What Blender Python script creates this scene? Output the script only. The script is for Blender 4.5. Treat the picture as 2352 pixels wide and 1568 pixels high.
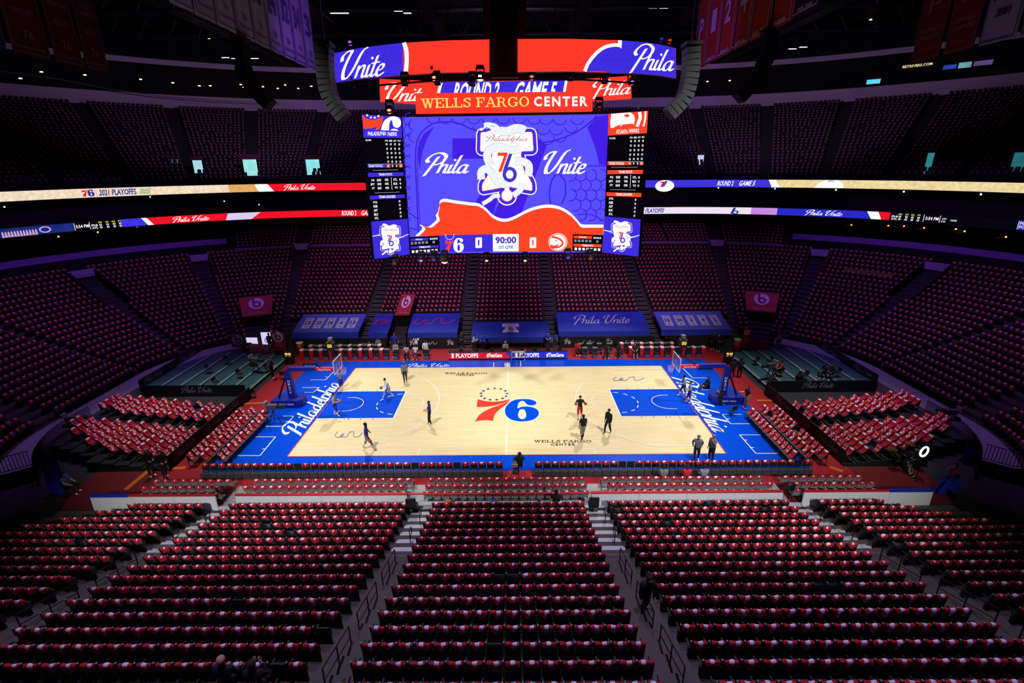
import bpy, bmesh, math, random
import numpy as np
from mathutils import Vector, Matrix
from mathutils.geometry import tessellate_polygon
for _o in list(bpy.data.objects): bpy.data.objects.remove(_o)
SC = bpy.context.scene
COL = SC.collection
R = math.radians
random.seed(7)
# ------------------------------------------------------------------ camera
W, H, FPX = 2352, 1568, 1163.2
CAM = np.array([0.552, -36.444, 17.884]); YAW, PITCH, ROLL = -0.00383, -0.33486, -0.009
_f = np.array([math.sin(YAW)*math.cos(PITCH), math.cos(YAW)*math.cos(PITCH), math.sin(PITCH)])
_r = np.array([math.cos(YAW), -math.sin(YAW), 0.0]); _u = np.cross(_r, _f)
_c, _s = math.cos(ROLL), math.sin(ROLL)
AX = np.array([_c*_r+_s*_u, -_s*_r+_c*_u, _f])
cd = bpy.data.cameras.new('camera'); cam = bpy.data.objects.new('camera', cd); COL.objects.link(cam)
cd.sensor_fit = 'HORIZONTAL'; cd.sensor_width = 36; cd.lens = 36*FPX/W; cd.clip_end = 400; cd.clip_start = 0.1
cam.matrix_world = Matrix(((AX[0][0], AX[1][0], -AX[2][0], CAM[0]), (AX[0][1], AX[1][1], -AX[2][1], CAM[1]),
                           (AX[0][2], AX[1][2], -AX[2][2], CAM[2]), (0, 0, 0, 1)))
SC.camera = cam
# ------------------------------------------------------------------ colour management, world
SC.view_settings.view_transform = 'Standard'; SC.view_settings.look = 'None'
SC.view_settings.gamma = 1; SC.view_settings.use_curve_mapping = False
SC.view_settings.exposure = 0.0
wd = bpy.data.worlds.new('dark_hall'); SC.world = wd; wd.use_nodes = True
wd.node_tree.nodes['Background'].inputs[0].default_value = (0.10, 0.05, 0.22, 1)
wd.node_tree.nodes['Background'].inputs[1].default_value = 0.004
SC.cycles.max_bounces = 4; SC.cycles.diffuse_bounces = 2; SC.cycles.glossy_bounces = 2; SC.cycles.transparent_max_bounces = 6
# ------------------------------------------------------------------ lights of the hall
def spot(name, loc, aim, power, col, angle, blend, size=0.6):
    l = bpy.data.lights.new(name, 'SPOT'); l.energy = power; l.color = col
    l.spot_size = R(angle); l.spot_blend = blend; l.shadow_soft_size = size
    o = bpy.data.objects.new(name, l); COL.objects.link(o); o.location = loc
    o.rotation_euler = (Vector(aim)-Vector(loc)).to_track_quat('-Z', 'Y').to_euler()
    return o
FLOOD = (1.0, 0.975, 0.95)
for sx in (-1, 1):
    for sy in (-1, 1):
        spot('court_flood', (sx*15, sy*19, 30), (sx*7, sy*1.5, 0), 29000, FLOOD, 48, 0.8)
    spot('court_flood', (sx*22, -2, 31), (sx*19.5, -1, 0), 21000, FLOOD, 47, 0.9)
    # added lamp on the camera side, its flat beam shaped to brighten the white boards
    o = spot('board_fill', (sx*13, -37.5, 16.8), (sx*13, -12.7, 0.6), 17000, FLOOD, 13, 0.9); o.scale = (4.2, 1, 1)
    spot('court_flood', (sx*8, -7, 31), (sx*9, -18, 2), 6800, (0.93, 0.88, 1.0), 50, 0.9)
    spot('court_flood', (sx*12.5, -20, 31), (sx*12, 13, 0.5), 18000, FLOOD, 34, 0.9)
    # purple wash lamps over the bowl
    spot('wash_lamp', (sx*23.5, 10, 31), (sx*40, 17, 4), 11000, (0.36, 0.12, 1.0), 70, 0.9)
    spot('wash_lamp', (sx*23.5, -6, 31), (sx*38, -3, 2), 9500, (0.50, 0.22, 1.0), 66, 0.9)
    spot('wash_lamp', (sx*9, 6, 26.5), (sx*14, 26, 4), 12500, (0.64, 0.27, 1.0), 62, 0.9)
    spot('wash_lamp', (sx*10, 2, 31), (sx*24, 50, 22), 6500, (0.28, 0.07, 1.0), 60, 0.9)
    spot('wash_lamp', (sx*6.5, -27, 31), (sx*8, -24, 4), 12000, (0.56, 0.48, 1.0), 54, 0.9)
    spot('wash_lamp', (sx*24, 24, 29), (sx*46, 52, 28.6), 5500, (0.62, 0.42, 0.85), 100, 0.9)
spot('wash_lamp', (0, 8, 31), (0, 25, 4), 9500, (0.66, 0.3, 1.0), 55, 0.9)
spot('wash_lamp', (0, 22, 30), (0, 59, 28.6), 7000, (0.62, 0.42, 0.85), 100, 0.9)
# ------------------------------------------------------------------ pixel helpers (points of the photo laid on real surfaces)
def ray(u, v): return AX.T @ np.array([(u-W/2)/FPX, (H/2-v)/FPX, 1.0])
def atz(u, v, z):
    d = ray(u, v); return CAM + d*((z-CAM[2])/d[2])
def aty(u, v, y):
    d = ray(u, v); return CAM + d*((y-CAM[1])/d[1])
def atplane(u, v, p, n):
    d = ray(u, v); return CAM + d*(np.dot(np.array(p)-CAM, n)/np.dot(d, n))
def bdist(X, Y):
    qx = abs(X)-21.98; qy = abs(Y)-4.45
    return math.hypot(max(qx, 0), max(qy, 0)) + min(max(qx, qy), 0) - 8.5
def prof(d):
    e = d-0.9; return 0.1+0.30*e+0.0039*e*e
def atring(u, v, dd):
    r = ray(u, v); lo, hi = 5.0, 160.0; t = 20.0
    while t < 160:
        p = CAM+r*t
        if p[1] > -30 and bdist(p[0], p[1]) >= dd: break
        t += 1.0
    lo, hi = t-1, t
    for _ in range(24):
        m = (lo+hi)/2; p = CAM+r*m
        if bdist(p[0], p[1]) >= dd: hi = m
        else: lo = m
    return CAM+r*hi
def atbowl(u, v, off=0.0):
    r = ray(u, v); t = 12.0
    while t < 140:
        p = CAM+r*t; d = bdist(p[0], p[1])
        if p[1] > -8 and d > 0.3 and p[2] <= prof(d)+off: return p
        t += 0.05
    return p
# ------------------------------------------------------------------ materials
def lin(c):
    if isinstance(c, str):
        c = [int(c[i:i+2], 16)/255 for i in (0, 2, 4)]
    return tuple((x/12.92 if x <= 0.04045 else ((x+0.055)/1.055)**2.4) for x in c)
MATS = {}
def mat(name, col, rough=0.6, metal=0.0, var=0.12, scale=6.0, bump=0.0, coat=0.0, spec=0.5):
    if name in MATS: return MATS[name]
    m = bpy.data.materials.new(name); m.use_nodes = True; nt = m.node_tree; b = nt.nodes['Principled BSDF']
    c = lin(col); b.inputs['Roughness'].default_value = rough; b.inputs['Metallic'].default_value = metal
    b.inputs['Specular IOR Level'].default_value = spec
    if coat: b.inputs['Coat Weight'].default_value = coat; b.inputs['Coat Roughness'].default_value = 0.08
    tc = nt.nodes.new('ShaderNodeTexCoord'); nz = nt.nodes.new('ShaderNodeTexNoise')
    nz.inputs['Scale'].default_value = scale; nz.inputs['Detail'].default_value = 3
    nt.links.new(tc.outputs['Object'], nz.inputs['Vector'])
    mx = nt.nodes.new('ShaderNodeMix'); mx.data_type = 'RGBA'
    mx.inputs[6].default_value = tuple(max(0, x*(1-var)) for x in c)+(1,)
    mx.inputs[7].default_value = tuple(min(1, x*(1+var)) for x in c)+(1,)
    nt.links.new(nz.outputs['Fac'], mx.inputs[0]); nt.links.new(mx.outputs[2], b.inputs['Base Color'])
    if bump:
        bp = nt.nodes.new('ShaderNodeBump'); bp.inputs['Strength'].default_value = bump; bp.inputs['Distance'].default_value = 0.02
        nt.links.new(nz.outputs['Fac'], bp.inputs['Height']); nt.links.new(bp.outputs[0], b.inputs['Normal'])
    MATS[name] = m; return m
def emit(name, col, strength=1.0, speck=0.0, scale=18.0):
    if name in MATS: return MATS[name]
    m = bpy.data.materials.new(name); m.use_nodes = True; nt = m.node_tree
    nt.nodes.remove(nt.nodes['Principled BSDF']); out = nt.nodes['Material Output']
    e = nt.nodes.new('ShaderNodeEmission'); c = lin(col)
    e.inputs[0].default_value = c+(1,); e.inputs[1].default_value = strength
    if speck:
        tc = nt.nodes.new('ShaderNodeTexCoord'); nz = nt.nodes.new('ShaderNodeTexNoise'); nz.inputs['Scale'].default_value = scale
        nz.inputs['Detail'].default_value = 4; nt.links.new(tc.outputs['Object'], nz.inputs['Vector'])
        mx = nt.nodes.new('ShaderNodeMix'); mx.data_type = 'RGBA'
        mx.inputs[6].default_value = tuple(x*(1-speck) for x in c)+(1,); mx.inputs[7].default_value = tuple(min(1.3, x*(1+speck)) for x in c)+(1,)
        nt.links.new(nz.outputs['Fac'], mx.inputs[0]); nt.links.new(mx.outputs[2], e.inputs[0])
    nt.links.new(e.outputs[0], out.inputs[0]); MATS[name] = m; return m
# ------------------------------------------------------------------ objects
def tag(o, label=None, cat=None, group=None, kind=None):
    if label: o['label'] = label
    if cat: o['category'] = cat
    if group: o['group'] = group
    if kind: o['kind'] = kind
    return o
def empty(name, loc=(0, 0, 0), rz=0.0, label=None, cat=None, group=None, parent=None):
    o = bpy.data.objects.new(name, None); COL.objects.link(o); o.location = loc; o.rotation_euler = (0, 0, rz)
    o.empty_display_size = 0.2
    if parent: o.parent = parent
    return tag(o, label, cat, group)
class MB:
    def __init__(s): s.v = []; s.f = []; s.m = []
    def add(s, vs, fs, m=0):
        b = len(s.v); s.v += [tuple(map(float, p)) for p in vs]; s.f += [tuple(b+i for i in f) for f in fs]; s.m += [m]*len(fs); return s
    def box(s, c, d, rz=0.0, m=0, M=None):
        x, y, z = d[0]/2, d[1]/2, d[2]/2
        p = [(-x, -y, -z), (x, -y, -z), (x, y, -z), (-x, y, -z), (-x, -y, z), (x, -y, z), (x, y, z), (-x, y, z)]
        if M is not None: p = [tuple(M @ Vector(q)) for q in p]
        elif rz:
            ca, sa = math.cos(rz), math.sin(rz); p = [(a*ca-b*sa, a*sa+b*ca, cc) for a, b, cc in p]
        p = [(a+c[0], b+c[1], cc+c[2]) for a, b, cc in p]
        return s.add(p, [(0, 3, 2, 1), (4, 5, 6, 7), (0, 1, 5, 4), (1, 2, 6, 5), (2, 3, 7, 6), (3, 0, 4, 7)], m)
    def quad(s, a, b, c, d, m=0): return s.add([a, b, c, d], [(0, 1, 2, 3)], m)
    def tube(s, pts, r, n=6, m=0, cap=True):
        pts = [Vector(p) for p in pts]; rs = r if isinstance(r, (list, tuple)) else [r]*len(pts)
        rings = []; up = None
        for i, p in enumerate(pts):
            t = (pts[min(i+1, len(pts)-1)]-pts[max(i-1, 0)]).normalized()
            if up is None: up = Vector((0, 0, 1)) if abs(t.z) < 0.9 else Vector((1, 0, 0))
            a = t.cross(up).normalized(); b = a.cross(t).normalized(); up = b
            rings.append([p+(a*math.cos(2*math.pi*k/n)+b*math.sin(2*math.pi*k/n))*rs[i] for k in range(n)])
        vs = [q for rg in rings for q in rg]
        fs = [(i*n+k, i*n+(k+1) % n, (i+1)*n+(k+1) % n, (i+1)*n+k) for i in range(len(pts)-1) for k in range(n)]
        if cap: fs += [tuple(range(n))[::-1], tuple((len(pts)-1)*n+k for k in range(n))]
        return s.add(vs, fs, m)
    def lathe(s, prof_, n=12, c=(0, 0, 0), m=0):
        vs = []; 
        for r, z in prof_: vs += [(c[0]+r*math.cos(2*math.pi*k/n), c[1]+r*math.sin(2*math.pi*k/n), c[2]+z) for k in range(n)]
        fs = [(i*n+k, i*n+(k+1) % n, (i+1)*n+(k+1) % n, (i+1)*n+k) for i in range(len(prof_)-1) for k in range(n)]
        return s.add(vs, fs, m)
    def sphere(s, c, r, nu=10, nv=6, m=0, sc=(1, 1, 1)):
        return s.add([(c[0]+r*sc[0]*math.sin(math.pi*j/nv)*math.cos(2*math.pi*i/nu), c[1]+r*sc[1]*math.sin(math.pi*j/nv)*math.sin(2*math.pi*i/nu), c[2]+r*sc[2]*math.cos(math.pi*j/nv)) for j in range(nv+1) for i in range(nu)],
                     [(j*nu+i, (j+1)*nu+i, (j+1)*nu+(i+1) % nu, j*nu+(i+1) % nu) for j in range(nv) for i in range(nu)], m)
    def prism(s, poly, z0, z1, m=0):
        n = len(poly); vs = [(x, y, z0) for x, y in poly]+[(x, y, z1) for x, y in poly]
        return s.add(vs, [tuple(range(n))[::-1], tuple(range(n, 2*n))]+[(i, (i+1) % n, n+(i+1) % n, n+i) for i in range(n)], m)
    def mesh(s, name, mats, smooth=False):
        me = bpy.data.meshes.new(name); me.from_pydata(s.v, [], s.f)
        for m in (mats if isinstance(mats, (list, tuple)) else [mats]): me.materials.append(m)
        if any(s.m): me.polygons.foreach_set('material_index', s.m)
        if smooth: me.polygons.foreach_set('use_smooth', [True]*len(s.f))
        me.update(); return me
    def build(s, name, mats, parent=None, smooth=False, label=None, cat=None, group=None, kind=None, loc=None, rz=0):
        o = bpy.data.objects.new(name, s.mesh(name, mats, smooth)); COL.objects.link(o)
        if parent: o.parent = parent
        if loc is not None: o.location = loc
        if rz: o.rotation_euler = (0, 0, rz)
        return tag(o, label, cat, group, kind)
def inst(me, name, parent=None, loc=(0, 0, 0), rz=0.0, **k):
    o = bpy.data.objects.new(name, me); COL.objects.link(o); o.location = loc; o.rotation_euler = (0, 0, rz)
    if parent: o.parent = parent
    return tag(o, **k)
def copy_tree(o, loc=None, rz=None, parent=None, label=None, group=None, vis=None):
    c = o.copy(); COL.objects.link(c)
    if parent: c.parent = parent
    if loc is not None: c.location = loc
    if rz is not None: c.rotation_euler = (0, 0, rz)
    if label: c['label'] = label
    if group: c['group'] = group
    for ch in o.children: copy_tree(ch, parent=c)
    return c
def scatter(name, mb, mats, pos, yaw, scl=None, **k):
    """one joined mesh of many copies of mb placed at pos (n,3), turned by yaw"""
    v = np.array(mb.v); nv = len(v); n = len(pos)
    pos = np.array(pos, float); yaw = np.array(yaw, float); c, s = np.cos(yaw)[:, None], np.sin(yaw)[:, None]
    x = v[:, 0][None]*np.ones((n, 1)); y = v[:, 1][None]*np.ones((n, 1)); z = v[:, 2][None]*np.ones((n, 1))
    if scl is not None: z = z*np.array(scl)[:, None]
    out = np.stack([x*c-y*s+pos[:, 0:1], x*s+y*c+pos[:, 1:2], z+pos[:, 2:3]], 2).reshape(-1, 3)
    lens = np.array([len(f) for f in mb.f]); flat = np.concatenate([np.array(f) for f in mb.f])
    me = bpy.data.meshes.new(name); me.vertices.add(n*nv); me.vertices.foreach_set('co', out.ravel())
    L = len(flat); me.loops.add(n*L); me.polygons.add(n*len(lens))
    me.loops.foreach_set('vertex_index', (flat[None]+np.arange(n)[:, None]*nv).ravel().astype(np.int32))
    st = np.concatenate([[0], np.cumsum(lens)[:-1]])
    me.polygons.foreach_set('loop_start', (st[None]+np.arange(n)[:, None]*L).ravel().astype(np.int32))
    for m in mats: me.materials.append(m)
    me.polygons.foreach_set('material_index', np.tile(np.array(mb.m), n).astype(np.int32))
    me.update(calc_edges=True)
    o = bpy.data.objects.new(name, me); COL.objects.link(o); return tag(o, **k)
# ------------------------------------------------------------------ flat print: 2-D shapes laid on a surface by a mapper
def catmull(pts, k=6, closed=False):
    P = [np.array(p, float) for p in pts]; n = len(P); out = []
    rng = range(n) if closed else range(n-1)
    for i in rng:
        p0 = P[(i-1) % n] if closed else P[max(i-1, 0)]; p1 = P[i]; p2 = P[(i+1) % n]; p3 = P[(i+2) % n] if closed else P[min(i+2, n-1)]
        for j in range(k):
            t = j/k; out.append(0.5*((2*p1)+(-p0+p2)*t+(2*p0-5*p1+4*p2-p3)*t*t+(-p0+3*p1-3*p2+p3)*t**3))
    if not closed: out.append(P[-1])
    return [tuple(p) for p in out]
EPS = np.array([0, -.0002, .0003])   # overlapping strokes of one print never share a plane
class Art:
    """collects 2-D triangles"""
    def __init__(s): s.v = []; s.f = []; s.k = []; s.n = 0
    def tri(s, vs, fs):
        b = len(s.v); s.n += 1; s.k += [s.n]*len(vs); s.v += [tuple(p) for p in vs]; s.f += [tuple(b+i for i in f) for f in fs]; return s
    def poly(s, *loops):
        vs = [p for l in loops for p in l]
        return s.tri(vs, tessellate_polygon([[Vector((p[0], p[1], 0)) for p in l] for l in loops]))
    def stroke(s, pts, w, nib=None, closed=False, taper=False):
        pts = [np.array(p, float) for p in pts]; n = len(pts); L = []; Rr = []
        for i, p in enumerate(pts):
            if nib is not None:
                o = np.array([math.cos(nib), math.sin(nib)])*w/2
            else:
                a = pts[(i-1) % n] if closed else pts[max(i-1, 0)]; b = pts[(i+1) % n] if closed else pts[min(i+1, n-1)]
                t = b-a; t = t/(np.linalg.norm(t)+1e-9); o = np.array([-t[1], t[0]])*w/2
            if taper: o = o*(0.35+0.65*math.sin(math.pi*min(1, max(0, (i+0.6)/(n+0.2)))))
            L.append(p+o); Rr.append(p-o)
        vs = L+Rr; m = n if closed else n-1
        return s.tri(vs, [(i, (i+1) % n, n+(i+1) % n, n+i) for i in range(m)])
    def ellipse(s, c, rx, ry, n=24, hole=None):
        o = [(c[0]+rx*math.cos(2*math.pi*k/n), c[1]+ry*math.sin(2*math.pi*k/n)) for k in range(n)]
        if hole: 
            h = [(c[0]+hole[0]*math.cos(2*math.pi*k/n), c[1]+hole[1]*math.sin(2*math.pi*k/n)) for k in range(n)]
            return s.tri(o+h, [(i, (i+1) % n, n+(i+1) % n, n+i) for i in range(n)])
        return s.tri(o, [tuple(range(n))])
    def rect(s, x0, y0, x1, y1): return s.tri([(x0, y0), (x1, y0), (x1, y1), (x0, y1)], [(0, 1, 2, 3)])
    def quad(s, a, b, c, d): return s.tri([a, b, c, d], [(0, 1, 2, 3)])
    def put(s, other, fn):
        b = len(s.v); s.v += [tuple(fn(*p)) for p in other.v]; s.f += [tuple(b+i for i in f) for f in other.f]; s.k += [s.n+q for q in other.k]; s.n += other.n; return s
    def bounds(s):
        a = np.array(s.v); return a.min(0), a.max(0)
    def lay(s, name, material, mapper, parent=None, **k):
        b = MB(); b.add([tuple(np.array(mapper(*p))+EPS*(k_ % 40)) for p, k_ in zip(s.v, s.k)], s.f); k.setdefault('kind', 'stuff')
        return b.build(name, material, parent, **k)
    def fit(s, other, tl, tr, br, bl):
        """stretch another Art into the four-cornered box (top left, top right, bottom right, bottom left)"""
        lo, hi = other.bounds(); tl, tr, br, bl = map(np.array, (tl, tr, br, bl))
        def fn(x, y):
            a = (x-lo[0])/(hi[0]-lo[0]); t = (y-lo[1])/(hi[1]-lo[1])
            return tuple((bl*(1-a)+br*a)*(1-t)+(tl*(1-a)+tr*a)*t)
        return s.put(other, fn)
    def fitbox(s, other, x0, y0, x1, y1): return s.fit(other, (x0, y0), (x1, y0), (x1, y1), (x0, y1))
_TXT = {}
def text(t, bold=0.0, shear=0.0, space=1.0):
    """sans lettering as an Art, y up"""
    key = (t, bold, shear, space)
    if key in _TXT: return _TXT[key]
    c = bpy.data.curves.new('t', 'FONT'); c.body = t; c.offset = bold; c.shear = shear; c.space_character = space; c.resolution_u = 2; c.fill_mode = 'FRONT'
    o = bpy.data.objects.new('t', c); me = o.to_mesh()
    a = Art(); a.tri([(v.co.x, v.co.y) for v in me.vertices], [tuple(p.vertices) for p in me.polygons])
    o.to_mesh_clear(); bpy.data.objects.remove(o); bpy.data.curves.remove(c)
    _TXT[key] = a; return a
GL = {
 'h': ([[(0, 2.1), (0, 1), (0, 0)], [(0, .55), (.25, .95), (.5, 1), (.6, .8), (.6, .2), (.75, 0), (1, .2)]], 1.02),
 'i': ([[(0, 1), (0, .2), (.15, 0), (.42, .22)], 'dot'], .46),
 'l': ([[(0.05, 2.1), (0, 1), (0, .25), (.15, 0), (.42, .22)]], .46),
 'a': ([[(.7, .85), (.45, 1), (.1, .8), (0, .4), (.12, .05), (.35, 0), (.6, .3), (.72, .95), (.7, .25), (.85, 0), (1.1, .22)]], 1.12),
 'd': ([[(.7, .85), (.45, 1), (.1, .8), (0, .4), (.12, .05), (.35, 0), (.6, .3)], [(.75, 2.1), (.7, 1), (.7, .25), (.85, 0), (1.1, .22)]], 1.12),
 'e': ([[(.05, .45), (.45, .55), (.55, .8), (.35, 1), (.1, .8), (0, .4), (.15, .05), (.4, 0), (.78, .25)]], .78),
 'p': ([[(0, 1.05), (0, 0), (0, -.9)], [(0, .6), (.25, .95), (.55, 1), (.75, .65), (.65, .15), (.35, 0), (.1, .15)], [(.65, .15), (1, .25)]], 1.05),
 'n': ([[(0, 1), (0, .5), (0, 0)], [(0, .5), (.25, .9), (.5, 1), (.6, .8), (.6, .2), (.75, 0), (1, .2)]], 1.02),
 't': ([[(.12, 1.75), (.05, .25), (.2, 0), (.48, .22)], [(-.25, 1.1), (.5, 1.18)]], .52),
 'P': ([[(.75, 1.95), (.55, .9), (.3, -.35)], [(.05, 1.25), (-.25, 1.6), (.1, 2.2), (.8, 2.4), (1.45, 2.05), (1.5, 1.5), (1.1, 1.05), (.6, 1)]], 1.5),
 'U': ([[(-.2, 1.45), (-.28, 1.85), (.05, 2.2), (.5, 2.25), (.35, 1.6), (.25, .7), (.45, .05), (.9, .15), (1.25, .9), (1.45, 1.8), (1.65, 2.3), (2, 2.5)]], 1.7),
 'f': ([[(.5, 1.9), (.3, 2.05), (.1, 1.7), (0, .2), (-.1, -.6)], [(-.2, 1), (.4, 1)]], .5), ' ': ([], .55)}
def script(t, w=0.2, shear=0.38, nib=0.35):
    a = Art(); x = 0
    for ch in t:
        st, adv = GL[ch]
        for s_ in st:
            if s_ == 'dot': a.ellipse((x+.1+shear*1.5, 1.55), .13, .13, 8); continue
            pts = [(x+p[0]+shear*p[1], p[1]) for p in catmull(s_, 5)]
            a.stroke(pts, w*(1.25 if ch in 'PU' else 1), nib=nib)
            a.stroke(pts, w*0.38)
        x += adv
    return a
def serif(t):
    """slab-serif capitals, cap height 1"""
    a = Art(); x = 0.0; s = .17; th = .1
    def sl(cx, y, w=.36): a.rect(x+cx-w/2, y, x+cx+w/2, y+th)
    def bar(p, q, w):
        (x0, y0), (x1, y1) = p, q; a.tri([(x+x0-w/2, y0), (x+x0+w/2, y0), (x+x1+w/2, y1), (x+x1-w/2, y1)], [(0, 1, 2, 3)])
    for ch in t:
        if ch == 'W':
            bar((.14, 1), (.38, 0), s); bar((.38, 0), (.58, 1), .09); bar((.58, 1), (.8, 0), s); bar((.8, 0), (1.04, 1), .09)
            sl(.14, .9, .4); sl(.58, .9, .34); sl(1.04, .9, .34); x += 1.24
        elif ch in 'EFL':
            bar((.2, 0), (.2, 1), s); sl(.18, 0); 
            if ch == 'L': sl(.18, .9); a.rect(x+.1, 0, x+.78, th); a.rect(x+.68, 0, x+.78, .34); x += .84
            else:
                a.rect(x, .9, x+.8, 1); a.rect(x+.7, .66, x+.8, 1); a.rect(x+.2, .47, x+.56, .56); a.rect(x+.5, .36, x+.57, .67)
                if ch == 'E': a.rect(x+.1, 0, x+.82, th); a.rect(x+.72, 0, x+.82, .34)
                x += .9 if ch == 'E' else .84
        elif ch == 'S':
            pts = catmull([(.68, .74), (.5, .94), (.28, .92), (.16, .76), (.28, .6), (.5, .48), (.64, .32), (.55, .1), (.3, .05), (.1, .24)], 5)
            a.stroke([(x+p[0], p[1]) for p in pts], .17, nib=0.2); a.stroke([(x+p[0], p[1]) for p in pts], .1)
            a.rect(x+.62, .68, x+.7, 1); a.rect(x+.05, 0, x+.13, .34); x += .82
        elif ch == 'A':
            bar((.14, 0), (.5, 1), .09); bar((.5, 1), (.86, 0), s); a.rect(x+.28, .3, x+.72, .39); sl(.14, 0, .34); sl(.86, 0, .38); x += 1.04
        elif ch == 'R':
            bar((.2, 0), (.2, 1), s); sl(.18, 0); a.rect(x, .9, x+.5, 1); a.rect(x+.2, .47, x+.5, .56)
            a.stroke([(x+.48+.22*math.cos(t_), .735+.215*math.sin(t_)) for t_ in np.linspace(-math.pi/2, math.pi/2, 9)], .15, nib=0.0)
            bar((.58, .5), (.78, 0), s); sl(.84, 0, .3); x += 1.02
        elif ch in 'GO':
            a1, a2 = (0, 2*math.pi) if ch == 'O' else (.75, 2*math.pi-.35)
            ts = np.linspace(a1, a2, 25); n = len(ts)
            o = [(x+.48+.46*math.cos(q), .5+.52*math.sin(q)) for q in ts]; i_ = [(x+.48+.28*math.cos(q), .5+.43*math.sin(q)) for q in ts]
            a.tri(o+i_, [(k, k+1, n+k+1, n+k) for k in range(n-1)])
            if ch == 'G': a.rect(x+.74, .06, x+.9, .44); a.rect(x+.56, .38, x+.98, .47); a.rect(x+.8, .66, x+.88, .98)
            x += 1.06
        elif ch == ' ': x += .4
    return a
def star(c, r, rot=math.pi/2, sy=1.0):
    return [(c[0]+(r if k % 2 == 0 else r*.42)*math.cos(rot+k*math.pi/5), c[1]+sy*(r if k % 2 == 0 else r*.42)*math.sin(rot+k*math.pi/5)) for k in range(10)]
def grow(poly, w):
    P = [np.array(p, float) for p in poly]; n = len(P); ar = sum(P[i][0]*P[(i+1) % n][1]-P[(i+1) % n][0]*P[i][1] for i in range(n)); sg = 1 if ar > 0 else -1
    out = []
    for i in range(n):
        t = P[(i+1) % n]-P[i-1]; t = t/(np.linalg.norm(t)+1e-9); out.append(tuple(P[i]+sg*w*np.array([t[1], -t[0]])))
    return out
def fillet(pts, r, n=4):
    out = []; m = len(pts)
    for i in range(m):
        p, a, b = np.array(pts[i], float), np.array(pts[i-1], float), np.array(pts[(i+1) % m], float)
        la, lb = np.linalg.norm(a-p), np.linalg.norm(b-p); k = min(r, la*.45, lb*.45); p0, p1 = p+(a-p)/la*k, p+(b-p)/lb*k
        for j in range(n+1): t = j/n; out.append(tuple((1-t)**2*p0+2*t*(1-t)*p+t*t*p1))
    return out
def fat(art, poly, w): art.poly(poly); return art.stroke(list(poly), 2*w, closed=True)
def ORD(n): return ['first', 'second', 'third', 'fourth', 'fifth', 'sixth', 'seventh', 'eighth', 'ninth', 'tenth', 'eleventh', 'twelfth', 'thirteenth', 'fourteenth', 'fifteenth', 'sixteenth', 'seventeenth', 'eighteenth', 'nineteenth', 'twentieth', 'twenty-first', 'twenty-second', 'twenty-third', 'twenty-fourth', 'twenty-fifth', 'twenty-sixth', 'twenty-seventh', 'twenty-eighth', 'twenty-ninth', 'thirtieth', 'thirty-first', 'thirty-second', 'thirty-third', 'thirty-fourth', 'thirty-fifth', 'thirty-sixth', 'thirty-seventh', 'thirty-eighth', 'thirty-ninth', 'fortieth'][n-1]
# ------------------------------------------------------------------ materials used widely
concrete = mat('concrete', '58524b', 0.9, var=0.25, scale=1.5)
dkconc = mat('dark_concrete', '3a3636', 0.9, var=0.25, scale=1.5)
black = mat('matte_black', '0d0d0f', 0.75, var=0.2)
blackcloth = mat('black_cloth', '101014', 0.9, var=0.2)
white = mat('white_paint', 'e8e8e8', 0.5, var=0.03)
steel = mat('steel', '8a8c90', 0.35, 0.8)
redcarpet = mat('red_carpet', 'a01524', 0.95, var=0.15, scale=9)
dkwall = mat('dark_wall', '17151a', 0.9)
greyfloor = mat('grey_floor_cover', '9a9d9c', 0.7, var=0.12, scale=2)
# ------------------------------------------------------------------ arena floor
def plate(name, x0, y0, x1, y1, z0, z1, m, parent=None, **k):
    return MB().box(((x0+x1)/2, (y0+y1)/2, (z0+z1)/2), (x1-x0, y1-y0, z1-z0)).build(name, m, parent, **k)
floor = plate('floor', -31, -45, 31, 14, -0.2, -0.02, mat('arena_floor', '2a2a2e', 0.8), label='dark concrete arena floor', kind='structure')
plate('floor_entry_carpet', -25.5, -12.9, 25.5, -9.2, -0.02, -0.001, mat('carpet_shaded', '6e0e18', .95, var=.2, scale=7), kind='structure', label='red carpet at the near corners, shade put into its colour')  # same red carpet outside the flood beams, its shade put into the colour
plate('floor_carpet', -21.2, -10.9, 21.2, 12.9, -0.02, 0.0, redcarpet, kind='structure', label='red carpet laid around the playing court')
plate('floor_cover', -15.9, -12.9, 15.9, -10.85, 0.0, 0.012, greyfloor, kind='structure', label='grey floor cover under the near folding chairs')
FT = 0.3048; CL, CW = 47*FT, 25*FT
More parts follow.
